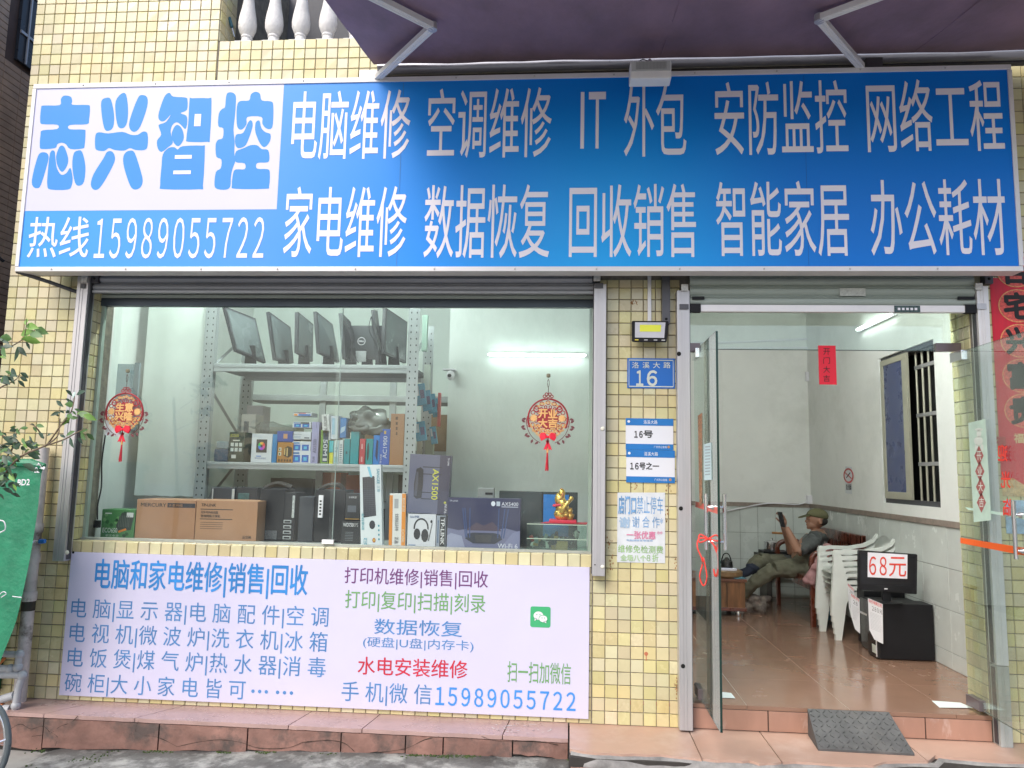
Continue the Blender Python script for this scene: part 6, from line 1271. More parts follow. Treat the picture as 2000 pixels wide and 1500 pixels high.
def sheet(label, pts, X, red, num, par_y):
    t = thing('price_sheet', label, 'price sheet', atX(pts[0][0], pts[0][1], X))
    Q = [Vector((X, p.y, p.z)) for p in (atX(x, y, X) for x, y in pts)]
    return t, Q
def price(label, x0, x1, y0, y1, Y, s1, s2, Xtilt=.0):
    """sheet hanging on the front of a tower, turned a little towards the camera"""
    t = thing('price_sheet', label, 'price sheet', at(x0, y0, Y))
    A, B, C_, D = at(x0, y0, Y), at(x1, y0+12, Y-.03), at(x1+1, y1, Y-.03), at(x0+3, y1-28, Y)
    mid = D.lerp(C_, .35)+Vector((0, 0, -.035)); poly('sheet', [A, B, C_, mid, D], None, M_PAP, t)
    U = B-A; V = D-A; O = Vector((0, -.002, 0))
    text('lettering', s1, A+U*.05+V*.13+O, U*.9, -V*.12, mat('price_red', (.60, .05, .03, 1), .7), t, .01)
    text('lettering', s2[:3].replace('元', ''), A+U*.25+V*.34+O, U*.45, -V*.14, M_INK, t, 0)
    if '元' in s2: text('lettering', '元', A+U*.74+V*.34+O, U*.2, -V*.13, M_INK, t, 0)
    bm = BM()
    for k in range(13): q = A+U*.1+V*(.42+.042*k)+O; apoly(bm, [q, q+U*random.uniform(.6, .8), q+U*.75+V*.006, q+V*.008])
    obj('small_print', bm, mat('small_ink', (.33, .33, .36, 1), .8), t)
price('white price sheet marked 280 taped to the nearest black computer', 1695, 1724, 1168, 1258, 1.30, '特价电脑主机', '280元')
price('white price sheet on the middle black computer', 1661, 1679, 1158, 1238, 1.60, '特价', '28', )
price('white price sheet farthest back, partly covered by another sheet', 1655, 1668, 1138, 1215, 1.80, '特价', '28')
mo = thing('monitor', 'small black monitor with a white 68 yuan price paper on its screen', 'monitor', at(1735, 1165, 1.36))
P = [at(1677, 1075, 1.36), at(1792, 1083, 1.30), at(1791, 1161, 1.30), at(1677, 1152, 1.36)]
n_ = (P[3]-P[0]).cross(P[1]-P[0]).normalized(); n_ = -n_ if n_.y > 0 else n_
bm = BM(); apoly(bm, P, -n_*.05); fixn(bm); bmesh.ops.bevel(bm, geom=bm.edges[:], offset=.004, segments=2, affect='EDGES'); obj('casing', bm, M_BLACK, mo)
def mp(u, v, o=.002): return P[0].lerp(P[1], u).lerp(P[3].lerp(P[2], u), v)+n_*o
poly('screen', [mp(.04, .06, .001), mp(.96, .06, .001), mp(.96, .84, .001), mp(.04, .84, .001)], None, mat('screen_black', (.015, .015, .018, 1), .15), mo)
poly('price_paper', [mp(.155, .03), mp(.83, .02), mp(.83, .63), mp(.155, .66)], (0, -.001, 0), mat('price_white', (.78, .76, .82, 1), .6), mo)
O = mp(.18, .60, .0045); PR_ = mat('price_red_paint', (.66, .05, .03, 1), .6); text('lettering', '68', O, mp(.48, .585, .0045)-O, mp(.18, .13, .0045)-O, PR_, mo, .012); O = mp(.52, .60, .0045); text('lettering', '元', O, mp(.81, .58, .0045)-O, mp(.52, .11, .0045)-O, PR_, mo, .006)
c = mp(.47, .92, .002); box('emblem', c.x-.012, c.x+.012, c.y-.002, c.y, c.z-.004, c.z+.004, M_WHITE, mo, .0005)
c = mp(.5, 1.0, -.02); box('stand', c.x-.03, c.x+.03, c.y, c.y+.03, ztw+.012, c.z+.03, M_BLACK, mo); lathe('foot', [(.12, 0), (.12, .008), (.03, .014)], (c.x, c.y+.03, ztw+.001), M_BLACK, mo, 24)
# pots on a stone counter
co = thing('stone_counter', 'small dark stone slab shelf on the tiled back wall', 'counter', at(1515, 1090, 3.9))
c0, c1 = at(1490, 1085, 3.8), at(1545, 1095, 3.8)
box('slab', c0.x, c1.x+.15, 3.75, BY-.01, c0.z-.03, c0.z, mat('dark_stone', (.06, .055, .05, 1), .5, var=.3), co); box('support', c0.x+.06, c0.x+.12, 3.9, BY-.01, FZ, c0.z-.031, _mats['dark_stone'], co)
ho = thing('hot_plate', 'black induction hot plate on the stone counter', 'hot plate', (c0.x+.15, 3.85, c0.z)); box('body', c0.x+.0, c0.x+.28, 3.76, 4.0, c0.z+.001, c0.z+.05, M_BLACK, ho, .008)
po = thing('saucepan', 'steel saucepan with lid on the hot plate', 'pot', (c0.x+.12, 3.88, c0.z+.05)); lathe('body', [(.08, 0), (.085, .02), (.085, .09), (.088, .092)], (c0.x+.12, 3.88, c0.z+.052), M_CHROME, po, 20); lathe('lid', [(.086, 0), (.05, .02), (.012, .025), (.012, .04)], (c0.x+.12, 3.88, c0.z+.145), M_CHROME, po, 20)
fk = thing('flask', 'dark upright flask beside the saucepan with a wooden handle', 'flask', (c0.x+.3, 3.8, c0.z)); lathe('body', [(.045, 0), (.045, .2), (.035, .23)], (c0.x+.30, 3.82, c0.z+.002), M_BLACK, fk, 14); tube('handle', [(c0.x+.33, 3.82, c0.z+.24), (c0.x+.10, 3.78, c0.z+.25)], .012, mat('wood_handle', (.38, .17, .05, 1), .5), fk, 8)
# bag, papers, stickers on the walls
bg3 = thing('floor_bag', 'crumpled patterned bag on the floor under the man\'s legs', 'bag', (1.95, 3.2, FZ)); c = atZ(1478, 1192, FZ+.03)
bm = BM(); ablob(bm, (c.x, c.y+.05, FZ+.09), (.14, .10, .10), 4, .5, 4); obj('fabric', bm, mat('bag_fabric', (.16, .13, .11, 1), .8, var=.7, scale=22), bg3, smooth='all')
bb = thing('blue_basin', 'small blue plastic basin under the bench', 'basin', (2.5, 3.0, FZ)); lathe('bowl', [(.07, 0), (.10, .09)], (2.52, 2.95, FZ+.001), mat('basin_blue', (.03, .13, .22, 1), .4), bb, 16)
for nm, pts in (('white paper sheet lying on the floor at the left side of the doorway', [(1411, 1352), (1428, 1354), (1436, 1364), (1410, 1363)]), ('long white paper strip lying on the floor at the right side of the doorway', [(1820, 1369), (1876, 1373), (1900, 1383), (1835, 1382)])):
    Q = [atZ(x, y, FZ+.004) for x, y in pts]; t = thing('floor_paper', nm, 'paper', Q[0]); poly('sheet', Q[::-1], (0, 0, .002), mat('floor_paper', (.68, .74, .74, 1), .6), t)
def onR(x, y, o=.004): p = atX(x, y, RX-o); return Vector((RX-o, p.y, p.z))
t = thing('no_smoking_sign', 'small white no smoking sticker with red circle on the inner wall', 'sign', onR(1657, 950))
poly('sheet', [onR(1651, 911), onR(1664, 912), onR(1664, 965), onR(1651, 963)][::-1], None, mat('sticker_grey', (.62, .64, .66, 1), .5), t)
c = onR(1657, 929, .006); bm = BM(); prev = None
for k in range(24):
    a0, a1 = k*math.pi/12, (k+1)*math.pi/12; apoly(bm, [c+Vector((0, r_*1.9*math.cos(a), r_*math.sin(a)*1.05)) for r_, a in ((.055, a0), (.072, a0), (.072, a1), (.055, a1))])
apoly(bm, [c+Vector((-.001, .08, .035)), c+Vector((-.001, .09, .025)), c+Vector((-.001, -.08, -.035)), c+Vector((-.001, -.09, -.025))]); fixn(bm); obj('ring', bm, mat('ring_red', (.45, .06, .06, 1), .5), t)
bm = BM(); tube('cigarette', [c+Vector((-.001, .05, -.02)), c+Vector((-.001, -.05, .03))], .004, M_BLACK, t, 5); O = onR(1652.5, 957, .006); Uq = onR(1662.5, 957.5, .006)-O; text('lettering', '禁止吸烟', O, Uq, Vector((0, 0, .06)), M_INK, t, .02)
bm.free()
def wallbox(nm, label, cat, x, y, w_, h_): t = thing(nm, label, cat, (at(x, y, BY-.03))); c = at(x, y, BY-.05); box('box', c.x-w_, c.x+w_, BY-.05, BY-.001 if c.z > 1.25 else BY-.025, c.z-h_, c.z+h_, M_WHITE, t, .006); return t
wallbox('socket_box', 'white electrical socket on the brown trim in the room corner', 'socket', 1587, 976, .06, .05)
wallbox('switch_box', 'small white switch with dripping stain on the corner of the inner wall', 'switch', 1581, 735, .035, .055)
tag(tube('wall_cable', smooth_poly([at(1405, 1001, BY-.04), at(1450, 992, BY-.04), at(1500, 983, BY-.04), at(1560, 985, BY-.04), at(1582, 975, BY-.04)], 5, False), .008, M_WHITE, None, 6), 'white cable sagging along the brown trim of the back wall', 'cable')
# pink jacket over the bench arm
jk = thing('pink_jacket', 'dusty pink jacket draped over the near arm of the bench', 'jacket', (2.5, 2.5, .8))
bm = BM(); 
def jp(x, y, dy=0): return at(x, y, 2.53+dy)
for a_, b_, r0, r1 in (((1615, 1062), (1592, 1115), .035, .055), ((1618, 1062), (1606, 1120), .03, .05), ((1592, 1105), (1580, 1140), .05, .05), ((1604, 1110), (1597, 1145), .05, .035), ((1586, 1120), (1596, 1150), .045, .03), ((1612, 1062), (1624, 1082), .02, .02), ((1580, 1128), (1574, 1135), .04, .02)):
    A, B = jp(*a_), jp(*b_, dy=-.03); atube(bm, [A.lerp(B, k/5) for k in range(6)], [r0+(r1-r0)*k/5 for k in range(6)], 10)
me = bpy.data.meshes.new('m'); fixn(bm); bm.to_mesh(me); bm.free()
def remeshed(name, me, voxel, m, parent, smooth_it=2, disp=0.0, scale=10):
    o = bpy.data.objects.new('tmp', me); COL.objects.link(o); md = o.modifiers.new('r', 'REMESH'); md.mode = 'VOXEL'; md.voxel_size = voxel
    if smooth_it: s = o.modifiers.new('s', 'SMOOTH'); s.iterations = smooth_it; s.factor = .5
    dg = bpy.context.evaluated_depsgraph_get(); dg.update(); r = bpy.data.meshes.new_from_object(o.evaluated_get(dg)); bpy.data.objects.remove(o); r.materials.clear()
    if disp:
        for v in r.vertices: v.co += v.normal*disp*noise.noise(v.co*scale)
    org = ORG.get(parent.name, Vector()) if parent else Vector()
    for v in r.vertices: v.co -= org
    for p_ in r.polygons: p_.use_smooth = True
    r.name = name; q = link(bpy.data.objects.new(name, r)); q.parent = parent; ORG[q.name] = org
    for mm in (m if isinstance(m, list) else [m]): r.materials.append(mm)
    return q
remeshed('fabric', me, .012, mat('jacket_pink', (.36, .19, .19, 1), .85, var=.25, scale=20), jk, 2, .03, 16)
# ------------------------------------------------------------------ the person
man = thing('person', 'person in olive cap and grey shirt reclining on the bench, looking at a phone', 'person', (2.5, 3.1, FZ+.43))
MY = 3.12
def q_(x, y, dy=0): return at(x, y, MY+dy)
bm = BM(); SEG = []
def limb(pts, rad, lab, seg=14):
    P_ = smooth_poly(pts, 4, False); n = len(P_); R_ = []
    for i in range(n):
        t = i/(n-1)*(len(rad)-1); k = min(int(t), len(rad)-2); R_.append(rad[k]+(rad[k+1]-rad[k])*(t-k))
    atube(bm, P_, R_, seg)
    for i in range(n-1): SEG.append((P_[i], P_[i+1], lab))
# torso
limb([q_(1568, 1108), q_(1577, 1092), q_(1588, 1070), q_(1597, 1052)], [.15, .148, .15, .115], 1, 18)
limb([q_(1590, 1052, -.15), q_(1598, 1050), q_(1604, 1048, .15)], [.07, .09, .07], 1)
limb([q_(1598, 1048), q_(1596, 1034)], [.055, .05], 0)
# head
H = q_(1593, 1016)
ablob(bm, H+Vector((.012, 0, .02)), (.098, .075, .098), 3); ablob(bm, H+Vector((-.035, 0, -.045)), (.055, .052, .052), 3); ablob(bm, H+Vector((-.088, 0, -.012)), (.020, .013, .017), 2); ablob(bm, H+Vector((-.072, 0, .02)), (.022, .04, .02), 2); ablob(bm, H+Vector((-.082, 0, -.045)), (.014, .022, .009), 2); ablob(bm, H+Vector((-.072, 0, -.075)), (.02, .025, .018), 2); ablob(bm, H+Vector((.022, -.078, -.008)), (.022, .012, .034), 2); ablob(bm, H+Vector((.022, .078, -.008)), (.022, .012, .034), 2)
SEG.append((H+Vector((0, 0, -.07)), H+Vector((0, 0, .08)), 0))
# arms: near then far
W1 = q_(1535, 1030, -.24); W2 = q_(1530, 1028, -.02)
limb([q_(1592, 1054, -.17), q_(1577, 1067, -.23), q_(1562, 1076, -.27)], [.066, .060, .052], 1)
limb([q_(1562, 1076, -.27), q_(1557, 1077, -.27)], [.050, .046], 0)
limb([q_(1559, 1077, -.27), q_(1548, 1056, -.26), W1], [.048, .042, .028], 0)
limb([q_(1600, 1056, .15), q_(1570, 1075, .14), q_(1546, 1080, .08)], [.062, .055, .045], 1)
limb([q_(1546, 1080, .08), q_(1540, 1055, .04), W2], [.044, .04, .028], 0)
def hand(Wr, d, px_):
    pal = Wr+Vector((-.012, 0, .05)); ablob(bm, pal, (.022, .038, .046), 2); SEG.append((Wr, pal, 0))
    for k, (dy, ln) in enumerate(((-.030, .062), (-.010, .074), (.010, .070), (.028, .056))):
        b = pal+Vector((-.004, dy, .030)); pts = [b, b+Vector((-.010, dy*.1, ln*.45)), b+Vector((-.030, dy*.1, ln*.75)), b+Vector((-.048, 0, ln*.80))]; atube(bm, pts, [.0105, .0098, .009, .008], 7); SEG.append((pts[0], pts[-1], 0))
    th = [pal+Vector((-.004, -.03*d, -.01)), pal+Vector((-.03, -.042*d, .012)), pal+Vector((-.05, -.035*d, .034))]; atube(bm, th, [.012, .011, .009], 7); SEG.append((th[0], th[-1], 0))
hand(W1, 1, 0); hand(W2, -1, 0)
# legs
limb([q_(1570, 1110, -.08), q_(1545, 1110, -.10), q_(1512, 1112, -.12)], [.105, .098, .078], 2)
limb([q_(1512, 1112, -.12), q_(1490, 1126, -.10), q_(1470, 1142, -.05), q_(1452, 1160, .0)], [.078, .072, .062, .06], 2)
limb([q_(1570, 1106, .10), q_(1530, 1100, .10), q_(1484, 1094, .06)], [.10, .090, .072], 2)
limb([q_(1484, 1094, .06), q_(1473, 1104, .02), q_(1467, 1112, .0)], [.074, .07, .062], 2)
limb([q_(1470, 1110, .0), q_(1456, 1118, -.02), q_(1442, 1121, -.04), q_(1428, 1119, -.04)], [.046, .046, .044, .03], 3)
fixn(bm); me = bpy.data.meshes.new('m'); bm.to_mesh(me); bm.free()
M_SKIN = mat('skin', (.30, .155, .10, 1), .5, var=.06, scale=12); M_SHIRT = mat('shirt_grey', (.075, .080, .078, 1), .85, var=.18, scale=16, bump=.6, bscale=18)
M_PANTS = mat('trousers_olive', (.115, .11, .075, 1), .85, var=.2, scale=14, bump=.7, bscale=16); M_SOCK = mat('sock_navy', (.014, .018, .035, 1), .9, var=.2)
body = remeshed('body', me, .0065, [M_SKIN, M_SHIRT, M_PANTS, M_SOCK], man, 3)
mb = body.data; mo_ = ORG[man.name]
import numpy as np
cc_ = np.empty(len(mb.polygons)*3); mb.polygons.foreach_get('center', cc_); cc_ = cc_.reshape(-1, 3)+np.array(mo_)
best = np.full(len(cc_), 9.0); lab_ = np.zeros(len(cc_), dtype=np.int32); nearH = np.linalg.norm(cc_-np.array(H), axis=1) < .16
for a_, b_, lb in SEG:
    A_ = np.array(a_); d_ = np.array(b_)-A_; L2 = max(1e-9, float(d_@d_)); t_ = np.clip(((cc_-A_)@d_)/L2, 0, 1)
    ds = np.linalg.norm(cc_-(A_+t_[:, None]*d_), axis=1)
    if lb == 0: ds = np.where(nearH, ds*.5, ds)
    k_m = ds < best; best[k_m] = ds[k_m]; lab_[k_m] = lb
mb.polygons.foreach_set('material_index', lab_)
for v in mb.vertices:                                  # folds in the clothing
    pass
nv_ = len(mb.vertices); co_ = np.empty(nv_*3); mb.vertices.foreach_get('co', co_); co_ = co_.reshape(-1, 3)
no_ = np.empty(nv_*3); mb.vertices.foreach_get('normal', no_); no_ = no_.reshape(-1, 3)
lv_ = np.empty(len(mb.loops), dtype=np.int32); mb.loops.foreach_get('vertex_index', lv_)
lt_ = np.empty(len(mb.polygons), dtype=np.int32); mb.polygons.foreach_get('loop_total', lt_)
wr = np.zeros(nv_, bool); wr[lv_[np.repeat((lab_ == 1) | (lab_ == 2), lt_)]] = True
dis = np.array([.010*noise.noise(Vector(c)*13)+.006*noise.noise(Vector(c)*27) if w_ else 0 for c, w_ in zip(co_.tolist(), wr.tolist())])
mb.vertices.foreach_set('co', (co_+no_*dis[:, None]).ravel()); mb.update()
# cap, hair, eyes, phone
bm = BM(); ablob(bm, H+Vector((.018, 0, .042)), (.108, .088, .078), 3)
for v in list(bm.verts):
    lim = H.z+.028-.30*(v.co.x-H.x-.018)*.6
    if v.co.z < lim: v.co.z = lim
pts = [H+Vector((-.075, -.06, .045)), H+Vector((-.15, -.045, .022)), H+Vector((-.172, 0, .016)), H+Vector((-.15, .045, .022)), H+Vector((-.075, .06, .045))]
apoly(bm, pts, (0, 0, .008)); fixn(bm)
obj('cap', bm, mat('cap_olive', (.10, .095, .045, 1), .85, var=.2, scale=20), man, smooth='all')
bm = BM(); ablob(bm, H+Vector((.045, 0, -.008)), (.072, .079, .05), 3); obj('hair', bm, mat('hair_dark', (.02, .017, .015, 1), .7, var=.2, scale=40), man, smooth='all')
bm = BM()
for s in (-1, 1): ablob(bm, H+Vector((-.074, s*.032, .004)), (.006, .012, .006), 1)
obj('eyes', bm, mat('eye_dark', (.02, .015, .012, 1), .3), man)
ph = thing('phone', 'dark phone held up in both hands of the person', 'phone', q_(1527, 1014, -.15))
a_, b_ = q_(1522.5, 1000, -.33), q_(1529, 1030, -.33)
bm = BM(); apoly(bm, [a_, a_+Vector((.026, 0, 0)), b_+Vector((.026, 0, 0)), b_], (0, .075, 0)); fixn(bm); bmesh.ops.bevel(bm, geom=bm.edges[:], offset=.002, segments=1, affect='EDGES'); obj('body', bm, M_BLACK, ph)
# ------------------------------------------------------------------ rubber ramp with raised diamonds
ra = thing('rubber_ramp', 'black rubber kerb ramp with raised diamond tread at the door step', 'ramp', (1.6, -.1, 0))
A, B, C_, D = at(1577, 1384, -.03), at(1736, 1388, -.03), atZ(1781, 1468, .012), atZ(1598, 1462, .012)
B = Vector((B.x, -.03, A.z)); C_ = Vector((C_.x, D.y-.01, .012))
M_RUB = mat('rubber_black', (.085, .085, .085, 1), .65, var=.35, scale=9, stain=((.15, .14, .13, 1), 5, .5, .75, .6))
bm = BM(); lo = [Vector((v.x, v.y, .001)) for v in (A, B, C_, D)]
apoly(bm, [A, B, C_, D]); apoly(bm, [lo[0], lo[1], lo[2], lo[3]][::-1])
for i in range(4): P4 = [A, B, C_, D]; apoly(bm, [P4[i], lo[i], lo[(i+1) % 4], P4[(i+1) % 4]])
bmesh.ops.remove_doubles(bm, verts=bm.verts, dist=.0005); fixn(bm); obj('body', bm, M_RUB, ra)
bm = BM(); U, V = (B-A), (D-A); nrm = V.cross(U).normalized(); nrm = nrm if nrm.z > 0 else -nrm; NU, NV = 13, 8
for i in range(NU):
    for j in range(NV):
        c = A+U*((i+.5+(.0 if j % 2 else 0))/NU)+V*((j+.5)/NV)+(C_-D-U)*((i+.5)/NU)*((j+.5)/NV); a = (1 if (i+j) % 2 else -1)*R(45)
        d = U.normalized()*math.cos(a)*.017+V.normalized()*math.sin(a)*.017; s = U.normalized()*-math.sin(a)*.005+V.normalized()*math.cos(a)*.005
        lo4 = [bm.verts.new(c+k1+nrm*.0005) for k1 in (-d, s, d, -s)]; t4 = [bm.verts.new(c+k1*.6+nrm*.005) for k1 in (-d, s, d, -s)]
        bm.faces.new(t4)
        for k1 in range(4): bm.faces.new((lo4[k1], lo4[(k1+1) % 4], t4[(k1+1) % 4], t4[k1]))
fixn(bm); obj('diamonds', bm, M_RUB, ra, kind='stuff')
# ------------------------------------------------------------------ left edge: tarp, pipes, tap, wheel
tp = thing('green_tarp', 'green plastic tarp hanging at the left edge with white print', 'tarp', (-3.3, -.5, .5))
TY = -.42; edge = [(86, 912), (84, 930), (80, 990), (72, 1040), (62, 1090), (48, 1150), (34, 1210), (20, 1250), (6, 1285), (2, 1300)]
bm = BM(); g = []
for k, (x, y) in enumerate(smooth_poly([(a, b, 0) for a, b in edge], 3, False)[i] [:2] for i in range(28)):
    e = at(x, y, TY); row = []
    for i in range(16):
        u = i/15; row.append(bm.verts.new((e.x-1.0*u, TY-.02*math.sin(u*9+k*.12)-.012*math.sin(u*23+k*.3)-.05*u, e.z+.08*u-.05*u*u)))
    g.append(row)
for k in range(len(g)-1):
    for i in range(15): bm.faces.new((g[k][i], g[k+1][i], g[k+1][i+1], g[k][i+1]))
obj('sheet', bm, mat('tarp_green', (.022, .22, .115, 1), .45, var=.22, scale=7, bump=.5, bscale=30), tp, smooth='all')
tube('rolled_edge', [at(86, 912, TY-.02), at(60, 905, TY-.03), at(20, 903, TY-.04), at(-40, 903, TY-.05)], [.022, .028, .02, .02], _mats['tarp_green'], tp, 8)
bm = BM()
for k in range(9):
    c = at(random.uniform(64, 88), random.uniform(908, 922), TY-.05); apoly(bm, [c+Vector((random.uniform(-.02, .02), 0, random.uniform(-.015, .015))) for _ in range(4)])
obj('white_print', bm, M_WHITE, tp)
text('lettering', 'BD2', at(34, 948, TY-.07), Vector((.075, 0, .004)), Vector((0, 0, .035)), M_WHITE, tp, .04)
bm = BM(); atube(bm, smooth_poly([at(0, 1040, TY-.09), at(10, 1034, TY-.09), at(8, 1019, TY-.09), at(-4, 1016, TY-.09)], 4, False), .004, 4); atube(bm, smooth_poly([at(-6, 1165, TY-.09), at(6, 1156, TY-.09), at(12, 1160, TY-.09), at(2, 1167, TY-.09)], 4, False), .003, 4); atube(bm, [at(24, 1165, TY-.08), at(42, 1167, TY-.07)], .003, 4)
fixn(bm); obj('white_print', bm, M_WHITE, tp)
M_PIPE = mat('old_pvc', (.64, .59, .56, 1), .55, var=.25, scale=9, stain=((.10, .08, .06, 1), 4, .52, .64, .8)); M_PIPE2 = mat('grey_pvc', (.40, .41, .43, 1), .45, var=.12)
dp = thing('drain_pipe', 'stained vertical drain pipe at the left corner of the tiled wall', 'pipe', at(45, 1370, -.09))
pts = [(69, 960), (64, 1060), (58, 1130), (50, 1190), (44, 1280), (36, 1375)]
xs_ = at(60, 1100, -.09).x
tube('pipe', [(xs_, -.075, z) for z in (0, .5, 1.0, 1.6)], .038, M_PIPE, dp, 14); 
for z in (.62, .86, 1.05): lathe('collar', [(.043, 0), (.046, .01), (.046, .05), (.043, .06)], (xs_, -.075, z), M_PIPE, dp, 14)
tube('dark_section', [(xs_, -.075, .56), (xs_, -.075, .62)], .0395, mat('pipe_dark', (.05, .045, .035, 1), .8, var=.5, scale=30), dp, 14)
wp = thing('water_pipes', 'grey pvc water pipes with elbows in front of the left wall corner', 'pipe', at(40, 1380, -.2))
WY = -.22
def pp(x, y): return at(x, y, WY)
for pts, r_ in (([pp(-10, 1276), pp(22, 1278), pp(38, 1278)], .020), ([pp(38, 1278), pp(34, 1308)], .020), ([pp(-10, 1305), pp(20, 1306)], .022), ([pp(0, 1318), pp(30, 1318), pp(44, 1320)], .022), ([pp(44, 1320), pp(36, 1345), pp(30, 1385)], .021), ([pp(-10, 1370), pp(14, 1362), pp(28, 1358)], .024), ([pp(-10, 1385), pp(20, 1385)], .026)):
    tube('pipe', pts, r_, M_PIPE2, wp, 12)
for x, y in ((38, 1278), (44, 1319), (35, 1303), (31, 1378), (20, 1306)):
    bm = BM(); ablob(bm, pp(x, y), .029, 2); obj('elbow', bm, M_PIPE2, wp, smooth='all')
bm = BM(); atube(bm, smooth_poly([pp(-4, 1300), pp(6, 1290), pp(10, 1284), pp(2, 1292)], 3, False), .008, 5); atube(bm, [pp(-4, 1375), pp(4, 1380)], .02, 6); fixn(bm); tag(obj('orange_rag', bm, mat('orange_rag', (.5, .16, .05, 1), .8)), 'scrap of orange rag tied round the water pipes', 'rag')
ta = thing('water_tap', 'chrome tap with blue lever in front of the tiles at left', 'tap', at(65, 1058, -.3))
tube('body', [at(66, 1054, -.05), at(66, 1056, -.16), at(64, 1056, -.22)], .012, M_CHROME, ta); tube('spout', smooth_poly([at(70, 1057, -.2), at(62, 1058, -.24), at(58, 1064, -.24), at(59, 1073, -.24)], 3, False), [.011]*9+[.013], M_CHROME, ta)
tube('lever', [at(70, 1058, -.2), at(77, 1058, -.2)], .008, M_CHROME, ta); tube('grip', [at(76, 1058, -.2), at(79, 1057.5, -.2), at(88, 1057, -.2)], [.011, .016, .013], mat('tap_blue', (.02, .16, .55, 1), .35), ta)
gp = box('leaning_board', -4.4, -3.62, -.05, -.01, .05, .55, mat('panel_green_dark', (.03, .12, .06, 1), .7, var=.3), None); tag(gp, 'dark green and brown board leaning behind the water pipes', 'board')
wh = thing('bicycle_wheel', 'part of a bicycle wheel with thin spokes at the lower left edge', 'bicycle wheel', atZ(0, 1500, -.2))
wc = at(-42, 1452, -.75); rr_w = at(17, 1452, -.75).x-wc.x
bm = BM(); atube(bm, [(wc.x+rr_w*math.cos(t), -.75+.25*rr_w*math.cos(t)*0, wc.z+rr_w*1.35*math.sin(t)) for t in [i*math.pi/16 for i in range(33)]], .014, 8, cap=False); fixn(bm); obj('tyre', bm, mat('tyre_grey', (.10, .12, .13, 1), .6), wh, smooth='all')
bm = BM(); atube(bm, [(wc.x+(rr_w-.02)*math.cos(t), -.75, wc.z+(rr_w*1.35-.02)*math.sin(t)) for t in [i*math.pi/16 for i in range(33)]], .008, 8, cap=False); fixn(bm); obj('rim', bm, M_CHROME, wh, smooth='all')
bm = BM()
for i in range(18): t = i*math.pi/9; atube(bm, [(wc.x, -.75, wc.z), (wc.x+rr_w*.95*math.cos(t), -.75, wc.z+rr_w*1.28*math.sin(t))], .0012, 4)
atube(bm, [(wc.x+rr_w*.5, -.755, wc.z-.0), (wc.x+rr_w*.95, -.755, wc.z+.03)], .006, 5); fixn(bm); obj('spokes', bm, M_CHROME, wh)
# ------------------------------------------------------------------ young tree at the left
tree = thing('tree', 'young tree whose thin branches reach over the left side of the facade', 'tree', (-3.45, -.9, -.2))
BYY = -.95
def bt(x, y, dy=0): return at(x, 600+0*y+y, BYY+dy) if False else at(x, y, BYY+dy)
M_BARK = mat('twig_bark', (.20, .15, .10, 1), .8, var=.3, scale=30)
root_ = bt(-60, 1000)
bm = BM(); atube(bm, smooth_poly([(root_.x-.05, BYY+.03, -.2), (root_.x-.02, BYY+.01, .6), tuple(root_), tuple(bt(-60, 700))], 5, False), [.028]*6+[.02]*5+[.012]*5, 8); fixn(bm); obj('trunk', bm, M_BARK, tree, smooth='all')
z_ = lambda x, y: (x/4.69, 600+y/4.69)
BR = [[(-60, 990), (0, 940), z_(70, 1490), z_(200, 1360), z_(400, 1275), z_(520, 1190), z_(545, 1100), z_(550, 1020)], [z_(400, 1275), z_(580, 1215), z_(700, 1150), z_(800, 1105)], [z_(440, 1250), z_(560, 1080), z_(650, 960), z_(682, 830), z_(672, 800)], [(-60, 800), z_(0, 740), z_(60, 710), z_(150, 660), z_(180, 610)], [(-60, 730), z_(0, 395), z_(80, 370), z_(200, 300), z_(230, 240), z_(245, 110)],
      [(-60, 860), z_(0, 1280), z_(100, 1330), z_(160, 1355)], [z_(20, 1420), z_(110, 1300), z_(140, 1180), z_(190, 1110)], [z_(200, 1360), z_(290, 1310), z_(270, 1180)], [z_(0, 1160), z_(60, 1200), z_(130, 1240)], [z_(400, 1200), z_(330, 1100), z_(270, 1070)]]
for k, b in enumerate(BR):
    pts = smooth_poly([bt(x, y, .05*math.sin(i*1.3+k)) for i, (x, y) in enumerate(b)], 3, False); n = len(pts)
    bm = BM(); atube(bm, pts, [(.008 if k in (0,) else .005)*(1-.72*i/n) for i in range(n)], 6); fixn(bm); obj('branch', bm, M_BARK, tree, smooth='all')
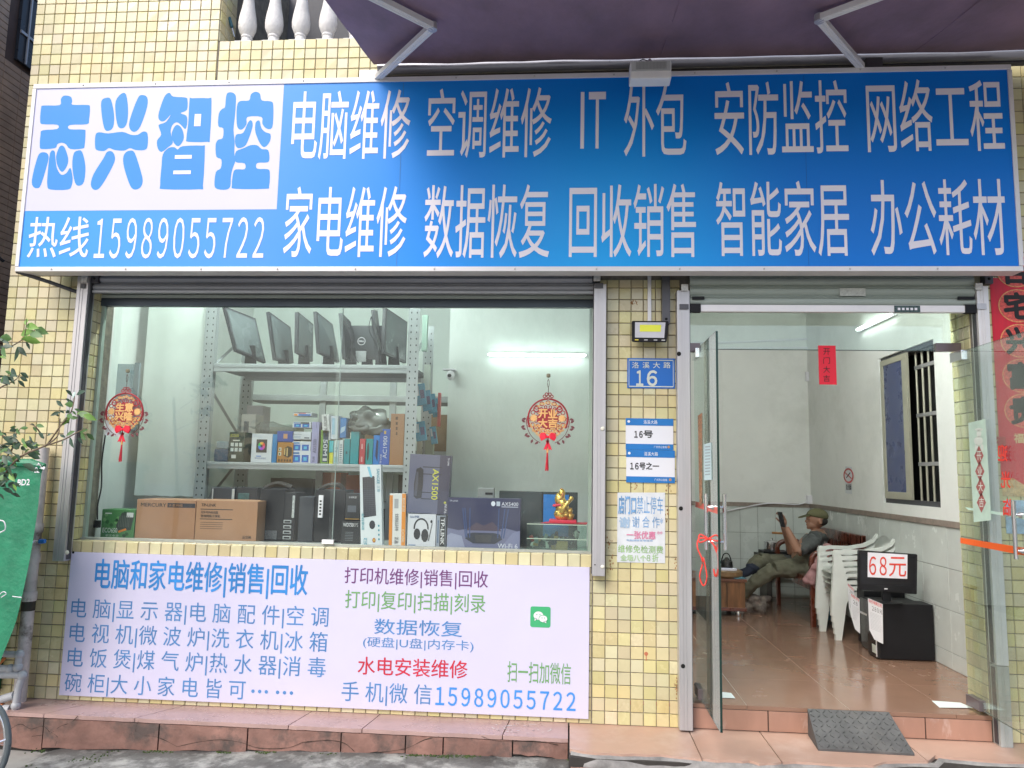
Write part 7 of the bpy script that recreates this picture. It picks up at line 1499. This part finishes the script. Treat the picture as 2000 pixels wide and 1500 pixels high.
LV = [(235,170,360,180,2),(190,260,320,200,2),(320,200,450,230,1),(190,290,380,310,2),(270,245,400,260,1),(0,275,110,275,1),(160,360,130,490,0),(160,360,250,440,0),(235,315,275,385,0),(20,290,90,330,0),(0,375,130,350,0),(45,585,110,610,1),(105,560,160,630,0),(180,600,265,640,0),(180,640,255,670,0),(160,670,230,725,0),(80,640,130,670,0),(40,650,70,690,0),(85,620,165,620,0),(0,660,50,700,0),(-40,690,10,650,0),
 (600,755,665,810,0),(690,770,670,830,3),(700,805,790,755,0),(515,855,585,905,0),(590,890,680,885,1),(610,850,680,880,0),(680,930,745,955,1),(700,975,830,965,2),(640,1000,570,1075,2),(760,985,890,1025,2),(720,970,830,1000,1),(560,960,460,985,0),(600,970,640,940,0),(540,1000,500,970,0),(690,1135,605,1170,1),(640,1190,680,1280,0),(710,1190,760,1250,0),(740,1150,790,1210,1),(790,1155,865,1210,1),(730,1150,810,1110,1),(600,1195,545,1160,0),(580,1215,570,1260,0),
 (20,1190,130,1230,0),(120,1160,160,1190,0),(180,1110,260,1095,1),(150,1095,90,1100,1),(330,1080,410,1090,1),(320,1085,270,1065,0),(200,1200,240,1250,1),(270,1180,300,1235,0),(190,1240,130,1260,0),(190,1280,245,1305,0),(180,1290,100,1265,0),(30,1350,70,1440,0),(70,1360,120,1420,0),(250,1350,370,1370,0),(290,1310,375,1350,1),(270,1300,220,1340,2),(0,1270,120,1340,0),(0,1440,60,1490,0),(200,1440,340,1490,0),(130,1350,190,1390,0),(250,110,235,160,2),(230,130,250,100,2),(0,450,60,465,2),(-30,300,40,290,0),
 (60,1480,110,1540,0),(130,1600,190,1650,0),(50,1540,150,1560,0),(0,1520,80,1580,0),(-10,1600,60,1640,0),(20,1660,130,1700,0),(60,1580,10,1630,0),(30,1500,0,1560,0),(90,1640,150,1690,0),(-20,1700,40,1760,0),(100,1710,190,1730,0),(150,1110,190,1160,1),(300,1095,340,1140,1),(350,1150,400,1195,0),(430,1180,480,1150,0),(-30,1110,20,1160,0),(-40,1240,10,1290,0),(120,1230,170,1290,1),(60,1180,20,1140,0),(640,860,600,830,0),(660,950,700,985,1)]
rl_ = random.Random(5)
for (cx_, cy_, sx_, sy_, n_) in ((60, 1250, 130, 90, 16), (40, 1480, 70, 90, 18), (250, 1260, 70, 60, 8), (60, 640, 70, 40, 7), (650, 980, 60, 60, 5), (60, 1620, 70, 60, 10), (0, 340, 50, 50, 5)):
    for _ in range(n_):
        x_, y_ = cx_+rl_.gauss(0, .5)*sx_, cy_+rl_.gauss(0, .5)*sy_; a_ = rl_.uniform(-.7, 1.3) if rl_.random() < .7 else rl_.uniform(2, 4); q3 = rl_.uniform(60, 105)
        LV.append((x_, y_, x_+q3*math.cos(a_), y_+q3*math.sin(a_), rl_.choice((0, 0, 0, 1, 1, 2))))
LC = [mat('leaf_dark', (.035, .075, .045, 1), .42, var=.25, scale=20), mat('leaf_mid', (.08, .17, .05, 1), .45, var=.25, scale=20), mat('leaf_bright', (.17, .33, .06, 1), .45, var=.2, scale=20), mat('leaf_pale', (.30, .42, .38, 1), .3, var=.1)]
for k, (x0, y0, x1, y1, ci) in enumerate(LV):
    A = bt(*z_(x0, y0), .04*math.sin(k)); B = bt(*z_(x1, y1), .04*math.sin(k)+random.uniform(-.03, .02)); d = B-A; L_ = d.length
    s = d.cross(Vector((0, 1, random.uniform(-.6, .6)))).normalized()*L_*random.uniform(.17, .25); dn = s.cross(d).normalized()*L_*.10
    dn = dn if dn.z > 0 else -dn
    prof = [(0, 0), (.2, .62), (.45, 1), (.7, .72), (.88, .3), (1, 0)]
    bm = BM(); mid = [bm.verts.new(A+d*t-dn*(4*t*(1-t))*-.4+dn*0-Vector((0, 0, L_*.10*t*t))) for t, w_ in prof]
    for sg in (1, -1):
        ed = [mid[0]]+[bm.verts.new(A+d*t+s*w_*sg+dn*(.5*w_+.4*4*t*(1-t))-Vector((0, 0, L_*.10*t*t))) for t, w_ in prof[1:-1]]+[mid[-1]]
        for i in range(5):
            f_ = [mid[i], mid[i+1], ed[i+1], ed[i]]; f2 = []
            for v in f_:
                if v not in f2: f2.append(v)
            if len(f2) > 2: bm.faces.new(f2 if sg > 0 else f2[::-1])
    obj('leaf', bm, LC[ci], tree, smooth='all')
